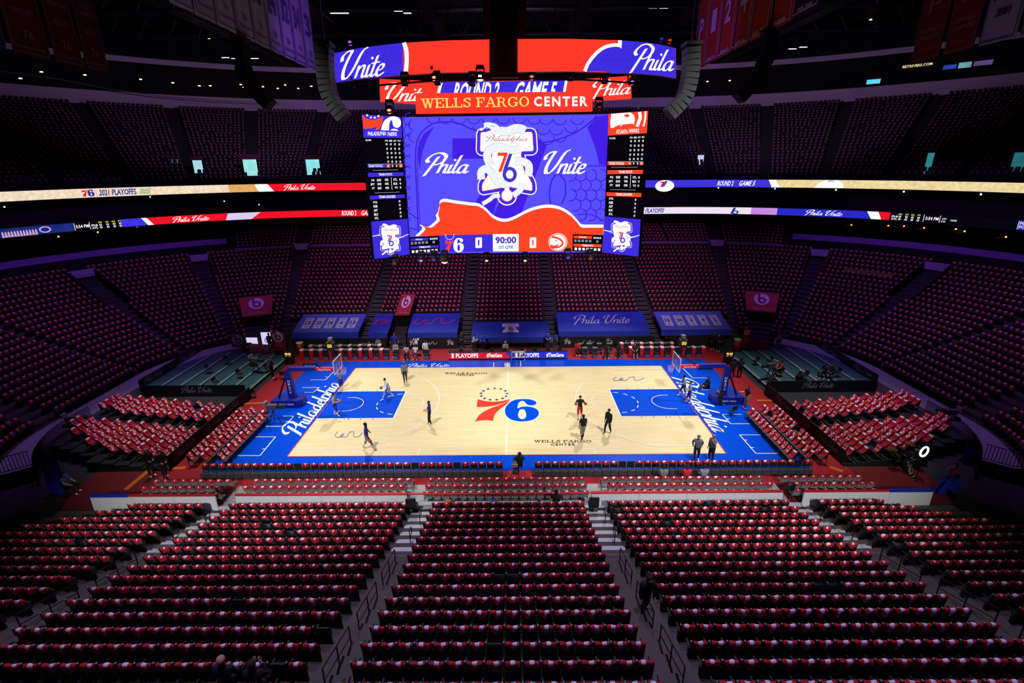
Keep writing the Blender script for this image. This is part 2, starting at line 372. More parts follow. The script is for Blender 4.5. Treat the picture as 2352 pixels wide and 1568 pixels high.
def wood_mat():
    m = bpy.data.materials.new('maple_boards'); m.use_nodes = True; nt = m.node_tree; b = nt.nodes['Principled BSDF']
    tc = nt.nodes.new('ShaderNodeTexCoord'); mp = nt.nodes.new('ShaderNodeMapping'); mp.inputs['Scale'].default_value = (0.55, 14.0, 1)
    nt.links.new(tc.outputs['Object'], mp.inputs['Vector'])
    br = nt.nodes.new('ShaderNodeTexBrick'); br.inputs['Scale'].default_value = 1.0; br.inputs['Mortar Size'].default_value = 0.0
    br.inputs['Color1'].default_value = lin('f6e3b2')+(1,); br.inputs['Color2'].default_value = lin('e6cf9e')+(1,)
    br.offset = 0.37; br.inputs['Brick Width'].default_value = 0.9; br.inputs['Row Height'].default_value = 0.9
    nt.links.new(mp.outputs[0], br.inputs['Vector'])
    mp2 = nt.nodes.new('ShaderNodeMapping'); mp2.inputs['Scale'].default_value = (0.25, 3.0, 1); nt.links.new(tc.outputs['Object'], mp2.inputs['Vector'])
    nz = nt.nodes.new('ShaderNodeTexNoise'); nz.inputs['Scale'].default_value = 2.2; nz.inputs['Detail'].default_value = 5; nt.links.new(mp2.outputs[0], nz.inputs['Vector'])
    mx = nt.nodes.new('ShaderNodeMix'); mx.data_type = 'RGBA'; mx.blend_type = 'MULTIPLY'; mx.inputs[0].default_value = 0.22
    nt.links.new(br.outputs[0], mx.inputs[6]); nt.links.new(nz.outputs['Color'], mx.inputs[7])
    mx2 = nt.nodes.new('ShaderNodeMix'); mx2.data_type = 'RGBA'; mx2.inputs[7].default_value = lin('ecd9ac')+(1,); mx2.inputs[0].default_value = 0.25
    nt.links.new(mx.outputs[2], mx2.inputs[6]); nt.links.new(mx2.outputs[2], b.inputs['Base Color'])
    b.inputs['Roughness'].default_value = 0.32; b.inputs['Specular IOR Level'].default_value = 0.25
    return m
blue = mat('court_blue', '0046d0', 0.3, var=0.04, scale=0.8, spec=.1)
courtwhite = mat('court_white', 'f3f4f2', 0.3, var=0.02)
courtred = mat('court_red', 'dc3a2c', 0.3, var=0.03)
court = plate('floor_court_apron', -18.9, -9.38, 18.9, 9.42, 0.0, 0.014, blue, kind='structure', label='glossy blue apron around the basketball court')
wood = plate('floor_court', -CL, -CW, CL, CW, 0.014, 0.022, wood_mat(), kind='structure', label='pale maple basketball court')
def onfloor(z): return lambda x, y: (x, y, z)
def pxfloor(z): return lambda u, v: tuple(atz(u, v, z))
Z1, Z2, Z3 = 0.027, 0.032, 0.037
# keys
a = Art()
for s in (-1, 1): a.rect(s*CL, -8*FT, s*(CL-19*FT), 8*FT)
a.lay('key_paint', blue, onfloor(Z1), wood)
a = Art(); LW = 0.06
def arc(c, r, t0, t1, n=40): return [(c[0]+r*math.cos(t), c[1]+r*math.sin(t)) for t in np.linspace(t0, t1, n)]
a.rect(-LW/2, -CW, LW/2, CW)
for s in (-1, 1):
    fx = s*(CL-19*FT); k = s*CL
    for y in (-8*FT, 8*FT): a.rect(k, y-LW/2*1.5, fx, y+LW/2*1.5)
    a.rect(fx-LW*.8, -8*FT-LW*.7, fx+LW*.8, 8*FT+LW*.7)
    hx = s*(CL-5.25*FT); aa = 0 if s < 0 else math.pi
    a.stroke(arc((hx, 0), 4*FT, aa-math.pi/2, aa+math.pi/2), LW)
    for y in (-4, 4): a.rect(hx, y*FT-LW/2, hx-s*1.25*FT*-1, y*FT+LW/2)
    a.stroke(arc((fx, 0), 6*FT, aa-math.pi/2, aa+math.pi/2), LW)
    for q in range(7): a.stroke(arc((fx, 0), 6*FT, aa+math.pi/2+(q*2+.5)*math.pi/14, aa+math.pi/2+(q*2+1.5)*math.pi/14, 5), LW*1.3)
    # three-point line
    r3 = 23.75*FT; y3 = 22*FT; th = math.asin(y3/r3)
    a.stroke(arc((hx, 0), r3, aa-th if s < 0 else aa-th, aa+th, 60), LW)
    for y in (-y3, y3): a.rect(k, y-LW/2, hx-s*(r3*math.cos(th))*1.0 if False else hx+(1 if s < 0 else -1)*r3*math.cos(th), y+LW/2)
    for y in (-1, 1): a.stroke([(s*(CL-28*FT), y*CW), (s*(CL-28*FT), y*(CW-3*FT))], LW)
a.lay('court_lines', courtwhite, onfloor(Z2), wood)
a = Art()
for s in (-1, 1): a.rect(s*CL-s*.02, -CW, s*CL+s*.05, CW); a.rect(-CL, s*CW-s*.0, CL, s*CW+s*.045)
a.lay('boundary_line', courtred, onfloor(Z1), wood)
a = Art()
for s in (-1, 1):
    for y in (-8*FT-.09, 8*FT+.09):
        for dx in (7, 8, 11, 14): a.rect(s*(CL-dx*FT)-.04, y-.07, s*(CL-dx*FT)+.04, y+.07)
a.lay('lane_marks', black, onfloor(Z2), wood)
# centre emblem, points read at 5.345 px per unit from (960,830)
def C3(p): return (960+p[0]/5.345, 830+p[1]/5.345)
seven_bar = catmull([(735, 460), (800, 480), (900, 493), (1020, 486), (1130, 460)], 4)+catmull([(1090, 490), (1000, 522), (900, 545), (800, 555), (720, 556)], 4)
seven_leg = catmull([(1128, 466), (1100, 510), (1010, 580), (950, 640), (926, 700), (922, 727)], 4)+catmull([(850, 717), (760, 722), (702, 735)], 3)[0:]+catmull([(740, 670), (800, 620), (900, 570), (1010, 530), (1098, 492)], 4)
six = catmull([(1290, 460), (1200, 467), (1130, 500), (1080, 555), (1067, 610), (1085, 665), (1140, 710), (1220, 732), (1300, 735), (1390, 722), (1450, 692), (1483, 645), (1475, 602), (1430, 569), (1350, 551), (1270, 555), (1225, 573), (1228, 532), (1246, 496), (1280, 483), (1308, 492), (1325, 515), (1360, 535), (1410, 538), (1450, 520), (1452, 498), (1420, 476), (1360, 462)], 3, True)
hole6 = catmull([(1280, 586), (1310, 594), (1327, 640), (1324, 685), (1280, 707), (1236, 685), (1232, 640), (1250, 594)], 3, True)
Art().poly([C3(p) for p in seven_bar]).poly([C3(p) for p in seven_leg]).lay('emblem_seven', courtred, pxfloor(Z3), wood)
Art().poly([C3(p) for p in grow(six, 7)]).lay('emblem_outline', courtwhite, pxfloor(Z2+.002), wood)
Art().poly([C3(p) for p in six], [C3(p) for p in hole6[::-1]]).lay('emblem_six', blue, pxfloor(Z3), wood)
Art().poly([C3(p) for p in hole6]).lay('emblem_six_hole', MATS.get('x') or mat('maple_plain', 'f0dfb4', 0.32, var=0.08, scale=3), pxfloor(Z3), wood)
a = Art()
for p in [(862, 341), (941, 333), (1016, 340), (1073, 364), (1094, 396), (1083, 430), (1039, 457), (968, 473), (885, 473), (818, 456), (777, 427), (774, 394), (804, 364)]:
    q = atz(*C3(p), 0); a.poly(star((q[0], q[1]), .17, sy=1.25))
a.lay('emblem_stars', mat('star_blue', '18306e', 0.4), onfloor(Z3), wood)
# sponsor lettering on the boards
a = Art(); S3 = lambda x0, y0, x1, y1: [C3(p) for p in ((x0, y0), (x1, y0), (x1, y1), (x0, y1))]
ink = mat('court_ink', '3a2e18', 0.4)
a.fit(serif('WELLS FARGO'), *S3(1423, 962, 2128, 993)); a.fit(text('CENTER', .03, 0, 1.35), *S3(1632, 1004, 1930, 1030))
a.fit(serif('WELLS FARGO'), *S3(327, 134, 850, 154)); a.fit(text('CENTER', .03, 0, 1.35), *S3(470, 158, 690, 172))
a.lay('court_lettering', ink, pxfloor(Z3), wood)
snake = catmull([(1085, 1040), (1040, 1090), (1055, 1130), (1110, 1130), (1175, 1085), (1150, 1078), (1125, 1115), (1200, 1130), (1240, 1100), (1265, 1052), (1335, 1045), (1325, 1095), (1360, 1130), (1420, 1110), (1470, 1060)], 5)
a = Art(); a.stroke([(620+p[0]/6.918, 840+p[1]/6.918) for p in snake], 2.2)
a.stroke([(1380+170/5.88+(p[0]-1040)*.152*1.08, 840+148/5.88+(p[1]-1040)*.09) for p in snake], 2.0)
a.lay('sponsor_scribble', mat('scribble_grey', '8f90a0', 0.4), pxfloor(Z3), wood)
# apron lettering
phl = script('Philadelphia', .3, .5, .1); lo, hi = phl.bounds()
a = Art()
for sx, ya, yb in ((-1, -5.15, 4.3), (1, 5.2, -5.0)):
    kx = (yb-ya)/(hi[0]-lo[0])
    a.put(phl, lambda x, y, sx=sx, ya=ya, kx=kx: (sx*(14.56+max(y, -.08)*.74), ya+(x-lo[0])*kx))
a.lay('apron_lettering', courtwhite, onfloor(Z2), court)
a = Art(); a.fit(script('Phila Unite', .28), (936, 834), (1034, 833), (1034, 843), (936, 844)); a.lay('sideline_lettering', courtwhite, pxfloor(Z2), court)
a = Art()
def wpl(pts, w=.07):
    q = [atz(u, v, 0)[:2] for u, v in pts]
    for i in range(len(q)-1): a.stroke([q[i], q[i+1]], w)
L4 = lambda *p: [(400+x/2.94, 700+y/2.94) for x, y in p]; L5 = lambda *p: [(1150+x/2.94, 700+y/2.94) for x, y in p]
for p in (L4((618, 822), (745, 822), (808, 753), (735, 753)), L4((755, 790), (778, 790)), L4((545, 893), (685, 893), (580, 1020), (430, 1020)), L4((640, 935), (657, 935)), L4((595, 975), (617, 975)),
          L4((920, 508), (1023, 508), (1080, 450)), L4((1020, 487), (1035, 487)), L4((868, 560), (980, 560), (940, 593), (880, 593)), L5((1625, 741), (1495, 741), (1552, 805), (1688, 805)), L5((1520, 772), (1545, 772)),
          L5((1755, 880), (1613, 880), (1722, 1005), (1875, 1005)), L5((1640, 915), (1665, 915)), L5((1682, 965), (1710, 965)), L5((1390, 495), (1295, 495), (1230, 430)), L5((1420, 577), (1365, 577), (1340, 545)), L5((135, 380), (135, 416)), L4((2158, 390), (2158, 420))): wpl(p)
a.lay('apron_brackets', courtwhite, onfloor(Z2), court)
# league mark at half way: white card with dark player silhouette
def LG(p): return (1130+p[0]/39.2, 820+p[1]/39.2)
Art().poly([LG(p) for p in ((1135, 470), (1640, 470), (1640, 880), (1135, 880))]).lay('league_mark', courtwhite, pxfloor(Z2), court)
Art().poly([LG(p) for p in ((1180, 490), (1380, 490), (1330, 560), (1190, 590))]).poly([LG(p) for p in ((1480, 490), (1590, 490), (1590, 640), (1530, 620))]).poly([LG(p) for p in ((1190, 700), (1340, 780), (1200, 820))]).poly([LG(p) for p in ((1500, 720), (1580, 720), (1580, 830))]).lay('league_mark_figure', mat('mark_navy', '2a2a60', .4), pxfloor(Z3), court)
# ------------------------------------------------------------------ bowl paths
def node_pt(nd, d): cx, cy, an = nd; return (cx+(8.5+d)*math.cos(an), cy+(8.5+d)*math.sin(an))
def arcnodes(sx, sy, a0, a1, step=5):
    n = max(1, int(abs(a1-a0)/step)); out = []
    for i in range(n+1):
        q = R(a0+(a1-a0)*i/n); an = math.atan2(sy*math.sin(q), sx*math.cos(q)); out.append((sx*21.98, sy*4.45, an))
    return out
def side(sy, x0, x1, n=6): return [(x0+(x1-x0)*i/n, sy*4.45, sy*math.pi/2) for i in range(n+1)]
def end(sx, y0, y1, n=4): return [(sx*21.98, y0+(y1-y0)*i/n, 0.0 if sx > 0 else math.pi) for i in range(n+1)]
def sweep(name, nodes, pr, m, flip=False, mb=None, **k):
    b = MB(); n = len(nodes); q = len(pr)
    vs = [(*node_pt(nd, d), z) for nd in nodes for d, z in pr]
    b.add(vs, [(i*q+j, i*q+j+1, (i+1)*q+j+1, (i+1)*q+j) if not flip else (i*q+j, (i+1)*q+j, (i+1)*q+j+1, i*q+j+1) for i in range(n-1) for j in range(q-1)])
    return b.build(name, m, **k)
TREAD = 0.847
def rowd(k): return 0.8+TREAD*k
def rowz(k): return max(0.06, prof(rowd(k)))
def steps(k0, k1, z_front=-0.02):
    pr = [(rowd(k0)-.62, z_front)]
    for k in range(k0, k1):
        pr += [(rowd(k)-.62, rowz(k)), (rowd(k+1)-.62, rowz(k))]
    return pr
FARHALF = end(1, -4.45, 4.45)[:-1]+arcnodes(1, 1, 0, 90)[:-1]+side(1, 21.98, -21.98)[:-1]+arcnodes(-1, 1, 90, 0)[:-1]+end(-1, 4.45, -4.45)
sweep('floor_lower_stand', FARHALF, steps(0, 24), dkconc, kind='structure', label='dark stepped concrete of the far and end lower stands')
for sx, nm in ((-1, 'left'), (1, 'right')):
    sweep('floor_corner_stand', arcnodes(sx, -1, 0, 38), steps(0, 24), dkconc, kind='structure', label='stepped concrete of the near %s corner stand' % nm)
walk = mat('walkway', '8d8a94', .85, var=.12, scale=2)
for sx, nm in ((-1, 'left'), (1, 'right')):
    sweep('floor_walkway_'+nm, arcnodes(sx, 1, 57, 0)[:-1]+end(sx, 4.45, -4.45)[:-1]+arcnodes(sx, -1, 0, 40), [(.12, .0), (.12, .78), (1.95, .8)], walk, kind='structure', label='pale walkway along the %s end stand' % nm)
NEARX = 24.6
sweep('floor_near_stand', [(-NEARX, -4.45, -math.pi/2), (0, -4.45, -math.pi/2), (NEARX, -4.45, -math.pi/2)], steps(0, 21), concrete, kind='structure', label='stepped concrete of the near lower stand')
for sx in (-1, 1):
    b = MB()
    for k in range(0, 21): b.box((sx*(NEARX+.08), -12.95-rowd(k)+.2, rowz(k)/2+.45), (.14, .86, rowz(k)+.95))
    b.build('wall_near_stand_end', dkwall, kind='structure', label='dark side wall of the near stand')
# upper deck, suites, fascias
DECK = end(1, -10, 4.45)[:-1]+arcnodes(1, 1, 0, 90, 4)[:-1]+side(1, 21.98, -21.98, 8)[:-1]+arcnodes(-1, 1, 90, 0, 4)[:-1]+end(-1, 4.45, -10)
UD = lambda j: 23.7+.85*j
UZ = lambda j: 16.0+.42*j
pr = [(UD(0)-.6, 15.75)]
for j in range(26): pr += [(UD(j)-.6, UZ(j)), (UD(j+1)-.6, UZ(j))]
sweep('floor_upper_deck', DECK, pr, mat('deck_concrete', '242124', .9, var=.2, scale=1.5), kind='structure', label='dark stepped concrete of the upper deck')
SUITE = end(1, -10, 4.45)[:-1]+arcnodes(1, 1, 0, 60, 4)
SUITE2 = arcnodes(-1, 1, 60, 0, 4)[:-1]+end(-1, 4.45, -10)
parapet = mat('parapet_purple_lit', '8a62b8', 0.7, var=0.06)  # pale parapet, the purple wash light put into its colour
for i, nd in enumerate((SUITE, SUITE2)):
    nm = ('right', 'left')[i]
    sweep('wall_parapet_'+nm, nd, [(21.0, 8.55), (21.0, 9.2), (21.25, 9.2), (21.25, 8.2)], parapet, kind='structure', label='long pale parapet above the %s corner stand' % nm)
    sweep('wall_under_parapet_'+nm, nd, [(21.02, rowz(23)-.4), (21.02, 8.6)], dkwall, kind='structure', label='dark wall below the %s parapet' % nm)
    sweep('floor_suite_'+nm, nd, [(21.25, 8.3), (27, 8.3), (27, 11.3)], dkwall, kind='structure', label='dark suite level behind the %s corner parapet' % nm)
for nd, nm in ((arcnodes(1, 1, 62, 90)[:-1]+[(x, 4.45, math.pi/2) for x in (21.98, 16.6)], 'a'), ([(x, 4.45, math.pi/2) for x in (14.6, 5.4)], 'b'), ([(x, 4.45, math.pi/2) for x in (-5.4, -14.6)], 'c'), ([(x, 4.45, math.pi/2) for x in (-16.6, -21.9)]+arcnodes(-1, 1, 90, 62), 'd')):
    sweep('wall_parapet_'+nm, nd, [(20.0, 7.55), (20.0, 7.95), (20.2, 7.95), (20.2, 7.2)], parapet, kind='structure')
prc = [(20.0, 7.0)]
for j in range(13): prc += [(20.7+.85*j, 7.35+.31*j), (20.7+.85*(j+1), 7.35+.31*j)]
sweep('floor_club_stand', arcnodes(1, 1, 60, 90)[:-1]+side(1, 21.98, -21.98)[:-1]+arcnodes(-1, 1, 90, 60), prc, dkconc, kind='structure', label='dark upper rows of the far stand under the suites')
sweep('ceiling_suite_lower', DECK, [(22.6, 11.35), (33, 11.45), (33, 7.5)], dkwall, kind='structure', label='dark soffit above the club rows')  # ceiling over the club rows under the suites, with its back wall
sweep('wall_suites', DECK, [(22.6, 12.4), (24.2, 12.4), (24.2, 14.7), (22.6, 14.7)], mat('suite_interior', '141018', 0.8), kind='structure', label='dark suite fronts between the two ribbon boards')
fascia = mat('fascia_panel', 'd2bcd6', 0.7, var=0.08)
sweep('trim_1', DECK, [(46, 26.7), (45.8, 28.55), (46.3, 28.6)], [fascia], kind='structure', label='pale curved fascia ring above the upper deck')
sweep('wall_lounge', DECK, [(46.35, 28.42), (52, 28.45), (52.5, 38)], dkwall, kind='structure', label='dark lounge level behind the fascia ring')
sweep('trim_2', DECK, [(47.6, 32.9), (47.3, 33.6), (47.8, 33.7)], fascia, kind='structure', label='thin pale ring under the roof')
plate('ceiling', -85, -60, 85, 80, 39, 39.4, mat('roof_black', '0b0a0c', 0.9), kind='structure', label='black arena roof')
# ------------------------------------------------------------------ LED colours
E_BG = emit('led_periwinkle', '5a50ff', 1.0, .22, 9); E_DK = emit('led_deep_blue', '4420e6', 1.0, .15, 9); E_LINE = emit('led_line_blue', '3c22d8', 1.0)
E_RED = emit('led_red', 'ff4626', 1.0, .10, 14); E_WHITE = emit('led_white', 'ffffff', 1.0); E_BLK = emit('led_black', '08060c', 1.0)
E_BLUE = emit('led_blue', '3f2ee0', 1.0); E_YEL = emit('led_yellow', 'ffe06a', 1.0); E_ORL = emit('led_orange_line', 'e83a1c', 1.0)
E_REDB = emit('led_bright_red', 'ff3a2a', 1.0, .12, 10); E_GREY = emit('led_grey', '8a8a9a', 1.0); E_NUM = emit('led_number_blue', '4538c8', 1.0)
E_RB = emit('led_ribbon_red', 'f01428', 1.0, .1, 2); E_CREAM = emit('led_cream', 'f2dcc0', 1.0, .45, 3); E_TAN = emit('led_tan', 'e2aa64', 1.0, .35, 4)
E_LIL = emit('led_lilac', 'c88ae0', 1.0, .1, 4); E_RBL = emit('led_ribbon_blue', '4034e0', 1.0, .15, 2); E_YT = emit('led_yellow_text', 'e8e83a', 1.0); E_GRN = emit('led_green', '3aa050', 1.0)
def snake_mat():
    m = emit('led_scales', 'ffffff', 1.0); nt = m.node_tree; e = [n for n in nt.nodes if n.type == 'EMISSION'][0]
    tc = nt.nodes.new('ShaderNodeTexCoord'); v = nt.nodes.new('ShaderNodeTexVoronoi'); v.feature = 'DISTANCE_TO_EDGE'; v.inputs['Scale'].default_value = 9.0
    r = nt.nodes.new('ShaderNodeValToRGB'); r.color_ramp.elements[0].position = 0.02; r.color_ramp.elements[0].color = (.62, .70, .74, 1); r.color_ramp.elements[1].position = 0.06; r.color_ramp.elements[1].color = (.93, .97, 1, 1)
    nt.links.new(tc.outputs['Object'], v.inputs['Vector']); nt.links.new(v.outputs['Distance'], r.inputs[0]); nt.links.new(r.outputs[0], e.inputs[0]); return m
E_SNAKE = snake_mat()
housing = mat('led_housing', '0c0b10', 0.7)
def planemap(p, n, off): n = np.array(n)/np.linalg.norm(n); q = np.array(p)+n*off; return lambda u, v: tuple(atplane(u, v, q, n))
def cropf(ox, oy, s): return lambda p: (ox+p[0]/s, oy+p[1]/s)
def tx(t, **k): return text(t, **k)
# ------------------------------------------------------------------ centre-hung scoreboard
SB = empty('scoreboard', (0.15, 0, 16.5), 0, 'huge centre-hung video scoreboard above the court with curved upper screens', 'scoreboard')
SB_INV = Matrix.Translation((-0.15, 0, -16.5))
def attach(o, par=SB):
    o.parent = par
    if par is SB: o.matrix_parent_inverse = SB_INV
    return o
YM = -4.0
body = MB(); body.box((0.15, .1, 16.6), (12.1, 7.9, 8.1)); body.box((0.15, .1, 21.2), (10.5, 6.5, 1.4))
body.box((0.16, 0, 25), (2.6, 2.6, 6)); 
for sx in (-1, 1):
    for sy in (-1, 1): body.tube([(sx*4.5, sy*2.5, 21), (sx*5.5, sy*3.2, 39)], .05, 5)
attach(body.build('housing', housing))
scr = MB(); c = [aty(u, v, YM) for u, v in ((924, 269), (1397, 262), (1386, 579), (943, 582))]
scr.add([tuple(q) for q in c]+[(q[0], q[1]+.25, q[2]) for q in c], [(3, 2, 1, 0), (0, 1, 5, 4), (1, 2, 6, 5), (2, 3, 7, 6), (3, 0, 4, 7)])
main = attach(scr.build('main_screen', E_BG))
K1 = cropf(920, 255, 4.752)
def PM(l): return planemap((0, YM, 16), (0, -1, 0), .008*l)
def put(art, name, m, l, par=main, mp=PM): return art.lay(name, m, mp(l), par)
# dark figure 7 and crescents
a = Art()
for poly in ([(565, 297), (1500, 297), (1598, 373), (1500, 520), (568, 520)], [(1290, 520), (1598, 373), (1290, 1190), (990, 1190)], [(890, 880), (1085, 880), (1000, 1150), (810, 1000)],
             [(370, 165), (250, 250), (186, 400), (190, 520), (208, 640), (235, 460), (290, 300)], [(2040, 180), (2140, 60), (2268, 40), (2262, 590), (2170, 580), (2125, 400)]):
    a.poly([K1(p) for p in poly])
put(a, 'backdrop_figure', E_DK, 1)
a = Art()
def ln(pts, w=15, cl=False): a.stroke([K1(p) for p in catmull(pts, 5, cl)], w/4.752, closed=cl)
ln([(195, 1330), (178, 900), (163, 500), (200, 280), (330, 150), (480, 118), (620, 130), (760, 190), (850, 222)]); ln([(215, 1300), (196, 900), (184, 520), (215, 300)], 8)
ln([(1490, 345), (1650, 330), (1900, 240), (2060, 130), (2140, 48)]); ln([(1715, 672), (1790, 760), (1800, 900), (1760, 1010)], 15); ln([(1715, 672), (1650, 760), (1625, 900), (1640, 1010)], 15)
ln([(1715, 672), (1900, 610), (2255, 595)], 13); ln([(1930, 1130), (2080, 1130), (2215, 1200)], 12); ln([(80, 1100), (190, 1180)], 12); ln([(85, 1270), (200, 1300)], 12)
for (cx, cy, r, t0, t1) in ([(110, 90+i*115, 72, 90, 270) for i in range(11)]+[(40, 150+i*115, 66, 90, 270) for i in range(10)]+[(150, 150+i*130, 60, 95, 250) for i in range(2)]):
    ln([(cx+r*math.cos(R(t)), cy+r*math.sin(R(t))) for t in np.linspace(t0, t1, 6)], 10)
for i, (cx, cy) in enumerate([(360, 70), (490, 70), (640, 80), (800, 75), (960, 75), (1120, 75), (1300, 75), (1460, 80), (1590, 80), (1740, 85), (1930, 80), (1390, 180), (1560, 190), (1700, 195), (1860, 170), (1000, 170), (860, 160), (1600, 300), (1740, 270)]):
    ln([(cx+72*math.cos(R(t)), cy+66*math.sin(R(t))) for t in np.linspace(10, 175, 6)], 10)
for i in range(5):
    for j in range(4):
        cx, cy = 1850+j*110+(i % 2)*50, 700+i*108
        if cx < 2220 and not (cx < 1900 and cy > 1080): ln([(cx+70*math.cos(R(t)), cy+66*math.sin(R(t))) for t in np.linspace(-80, 100, 6)], 11)
put(a, 'backdrop_scales', E_LINE, 2)
wave = catmull([(200, 1365), (272, 1290), (240, 1248), (330, 1272), (385, 1235), (428, 1190), (412, 1130), (425, 1060), (430, 1012), (480, 990), (600, 1008), (760, 1030), (850, 1040), (930, 1090), (1000, 1160), (1080, 1200), (1160, 1206), (1250, 1176), (1400, 1100), (1530, 1062), (1640, 1055), (1750, 1080), (1850, 1140), (1930, 1220), (1975, 1268), (2080, 1272), (2216, 1272)], 4)
wtop = [(p[0]-(0 if p[0] < 430 else 0), p[1]-34) for p in wave[24:]]
wleft = [(p[0]-34, p[1]-10) for p in wave[:24]]
put(Art().poly([K1(p) for p in [(165, 1365)]+wleft+wtop+[(2216, 1300), (2216, 1340), (1000, 1345)]]), 'wave_outline', E_WHITE, 3)
put(Art().poly([K1(p) for p in wave+[(2214, 1350), (1000, 1352)]]), 'wave', E_RED, 4)
a = Art()
for i in range(3):
    for j in range(10):
        cx, cy = 1040+j*88+(i % 2)*44, 1165+i*62+abs(j-6)*8-20
        if 1000 < cx < 1950 and cy > 1120+max(0, abs(cx-1600)-180)*.3: a.stroke([K1((cx+46*math.cos(R(t)), cy+42*math.sin(R(t)))) for t in np.linspace(-60, 110, 6)], 1.0)
for pts in ([(450, 1330), (500, 1240), (560, 1260), (640, 1310)], [(650, 1110), (740, 1110), (810, 1150), (730, 1170), (660, 1130)], [(700, 1280), (780, 1290), (840, 1240)]): a.stroke([K1(p) for p in catmull(pts, 5)], 1.0)
put(a, 'wave_scales', E_ORL, 5)
# bell emblem, read at 7.465 px per unit from (1080,270)
K2 = cropf(1080, 270, 7.465)
bell = fillet([(180, 252), (1062, 248), (1085, 572), (885, 576), (868, 620), (890, 780), (925, 920), (1005, 1025), (1058, 1130), (1064, 1255), (640, 1180), (205, 1260), (206, 1140), (290, 1015), (350, 870), (368, 690), (388, 586), (172, 580)], 34)
def emblem(fn, mapper, par, snake=True, name='bell_emblem', k=1.0):
    A = lambda: Art()
    o = fat(A(), [fn(p) for p in bell], 78*k); o.ellipse(fn((632, 1340)), 172*k, 168*k); put(o, name+'_rim', E_WHITE, 3, par, mapper)
    o = fat(A(), [fn(p) for p in bell], 60*k); o.ellipse(fn((632, 1340)), 150*k, 148*k); put(o, name+'_field', E_BLUE, 4, par, mapper)
    o = fat(A(), [fn(p) for p in bell], 9*k); o.ellipse(fn((632, 1335)), 106*k, 110*k); put(o, name+'_edge', E_REDB, 5, par, mapper)
    o = A().poly([fn(p) for p in bell]); o.ellipse(fn((632, 1335)), 94*k, 98*k); o.quad(fn((590, 1180)), fn((670, 1180)), fn((670, 1260)), fn((590, 1260))); put(o, name+'_body', E_WHITE, 6, par, mapper)
    paths = [([(510, 230), (640, 235), (760, 190), (860, 190), (940, 230)], 150), ([(860, 520), (750, 560), (640, 545), (480, 500), (350, 540), (290, 640), (310, 740), (350, 830)], 135), ([(760, 750), (880, 750), (990, 800), (1010, 900), (985, 1000)], 130),
             ([(190, 1060), (190, 930), (270, 880), (370, 950), (450, 1080), (570, 1140), (700, 1120)], 130), ([(895, 1120), (870, 1220), (800, 1290), (735, 1330)], 100), ([(510, 1340), (400, 1350), (330, 1410), (210, 1480)], 70)]
    for w, m, l in ((1.06, E_GREY, 7), (1.0, E_SNAKE if snake else E_WHITE, 8)):
        o = A()
        for pts, wd in paths: o.stroke([fn(p) for p in catmull(pts, 6)], wd*w*k)
        o.poly([fn(p) for p in grow(catmull([(230, 180), (235, 100), (290, 80), (400, 95), (470, 130), (520, 190), (500, 270), (400, 270), (330, 260), (260, 250), (350, 215), (290, 170), (240, 190), (200, 225), (150, 205)], 3, True), 3 if w > 1 else 0)]); put(o, name+'_snake', m, l, par, mapper)
    o = A().poly([fn(p) for p in ((470, 600), (640, 600), (640, 640), (535, 930), (480, 930), (580, 655), (470, 655))]); put(o, name+'_seven', E_RED, 9, par, mapper)
    o = A().poly([fn(p) for p in ((665, 620), (722, 620), (650, 840), (600, 930), (556, 930), (580, 850))]); o.ellipse(fn((678, 975)), 122*k, 132*k, 28, (64*k, 74*k)); put(o, name+'_six', E_NUM, 9, par, mapper)
    o = A().ellipse(fn((678, 975)), 64*k, 74*k); put(o, name+'_six_eye', E_WHITE, 9, par, mapper)
    o = A().fit(script('Philadelphia', .2), fn((265, 285)), fn((990, 300)), fn((985, 440)), fn((262, 450))); put(o, name+'_lettering', emit('led_script_red', 'b04048', 1.0), 9, par, mapper)
    if snake:
        o = A().stroke([fn(p) for p in catmull([(205, 250), (245, 205), (275, 175), (320, 190), (360, 215)], 4)], 14*k); o.stroke([fn(p) for p in catmull([(350, 140), (400, 150), (420, 165)], 3)], 7*k); put(o, name+'_mouth', E_NUM, 10, par, mapper)
emblem(K2, PM, main, True, 'bell_emblem', 1/7.465)
a = Art(); a.fit(script('Phila', .34, .42), *map(K1, ((245, 450), (765, 450), (755, 715), (232, 715)))); a.fit(script('Unite', .34, .42), *map(K1, ((1560, 415), (2035, 415), (2030, 690), (1560, 690))))
put(a, 'script_lettering', E_WHITE, 4)
# score strip
K5 = cropf(930, 530, 5.004)
Q5 = lambda *p: [K5(q) for q in p]
for m, polys in ((E_BLK, (Q5((50, 72), (395, 55), (400, 245), (65, 262)), Q5((1930, 38), (2280, 50), (2268, 248), (1925, 232)))),
                 (E_BLUE, (Q5((395, 52), (1010, 40), (1012, 236), (400, 246)), Q5((62, 90), (268, 80), (270, 108), (62, 118)), Q5((66, 180), (386, 165), (388, 192), (68, 206)))),
                 (E_RED, (Q5((1308, 36), (1930, 38), (1925, 232), (1308, 236)), Q5((1940, 55), (2152, 60), (2150, 92), (1940, 86)), Q5((1938, 148), (2262, 156), (2260, 190), (1938, 180)))),
                 (E_WHITE, (Q5((1010, 38), (1308, 36), (1308, 236), (1012, 236)),))):
    a = Art()
    for i, p in enumerate(polys): a.quad(*p)
    put(a, 'score_panel', m, 6 if m is not E_BLUE and m is not E_RED else 7)
a = Art()
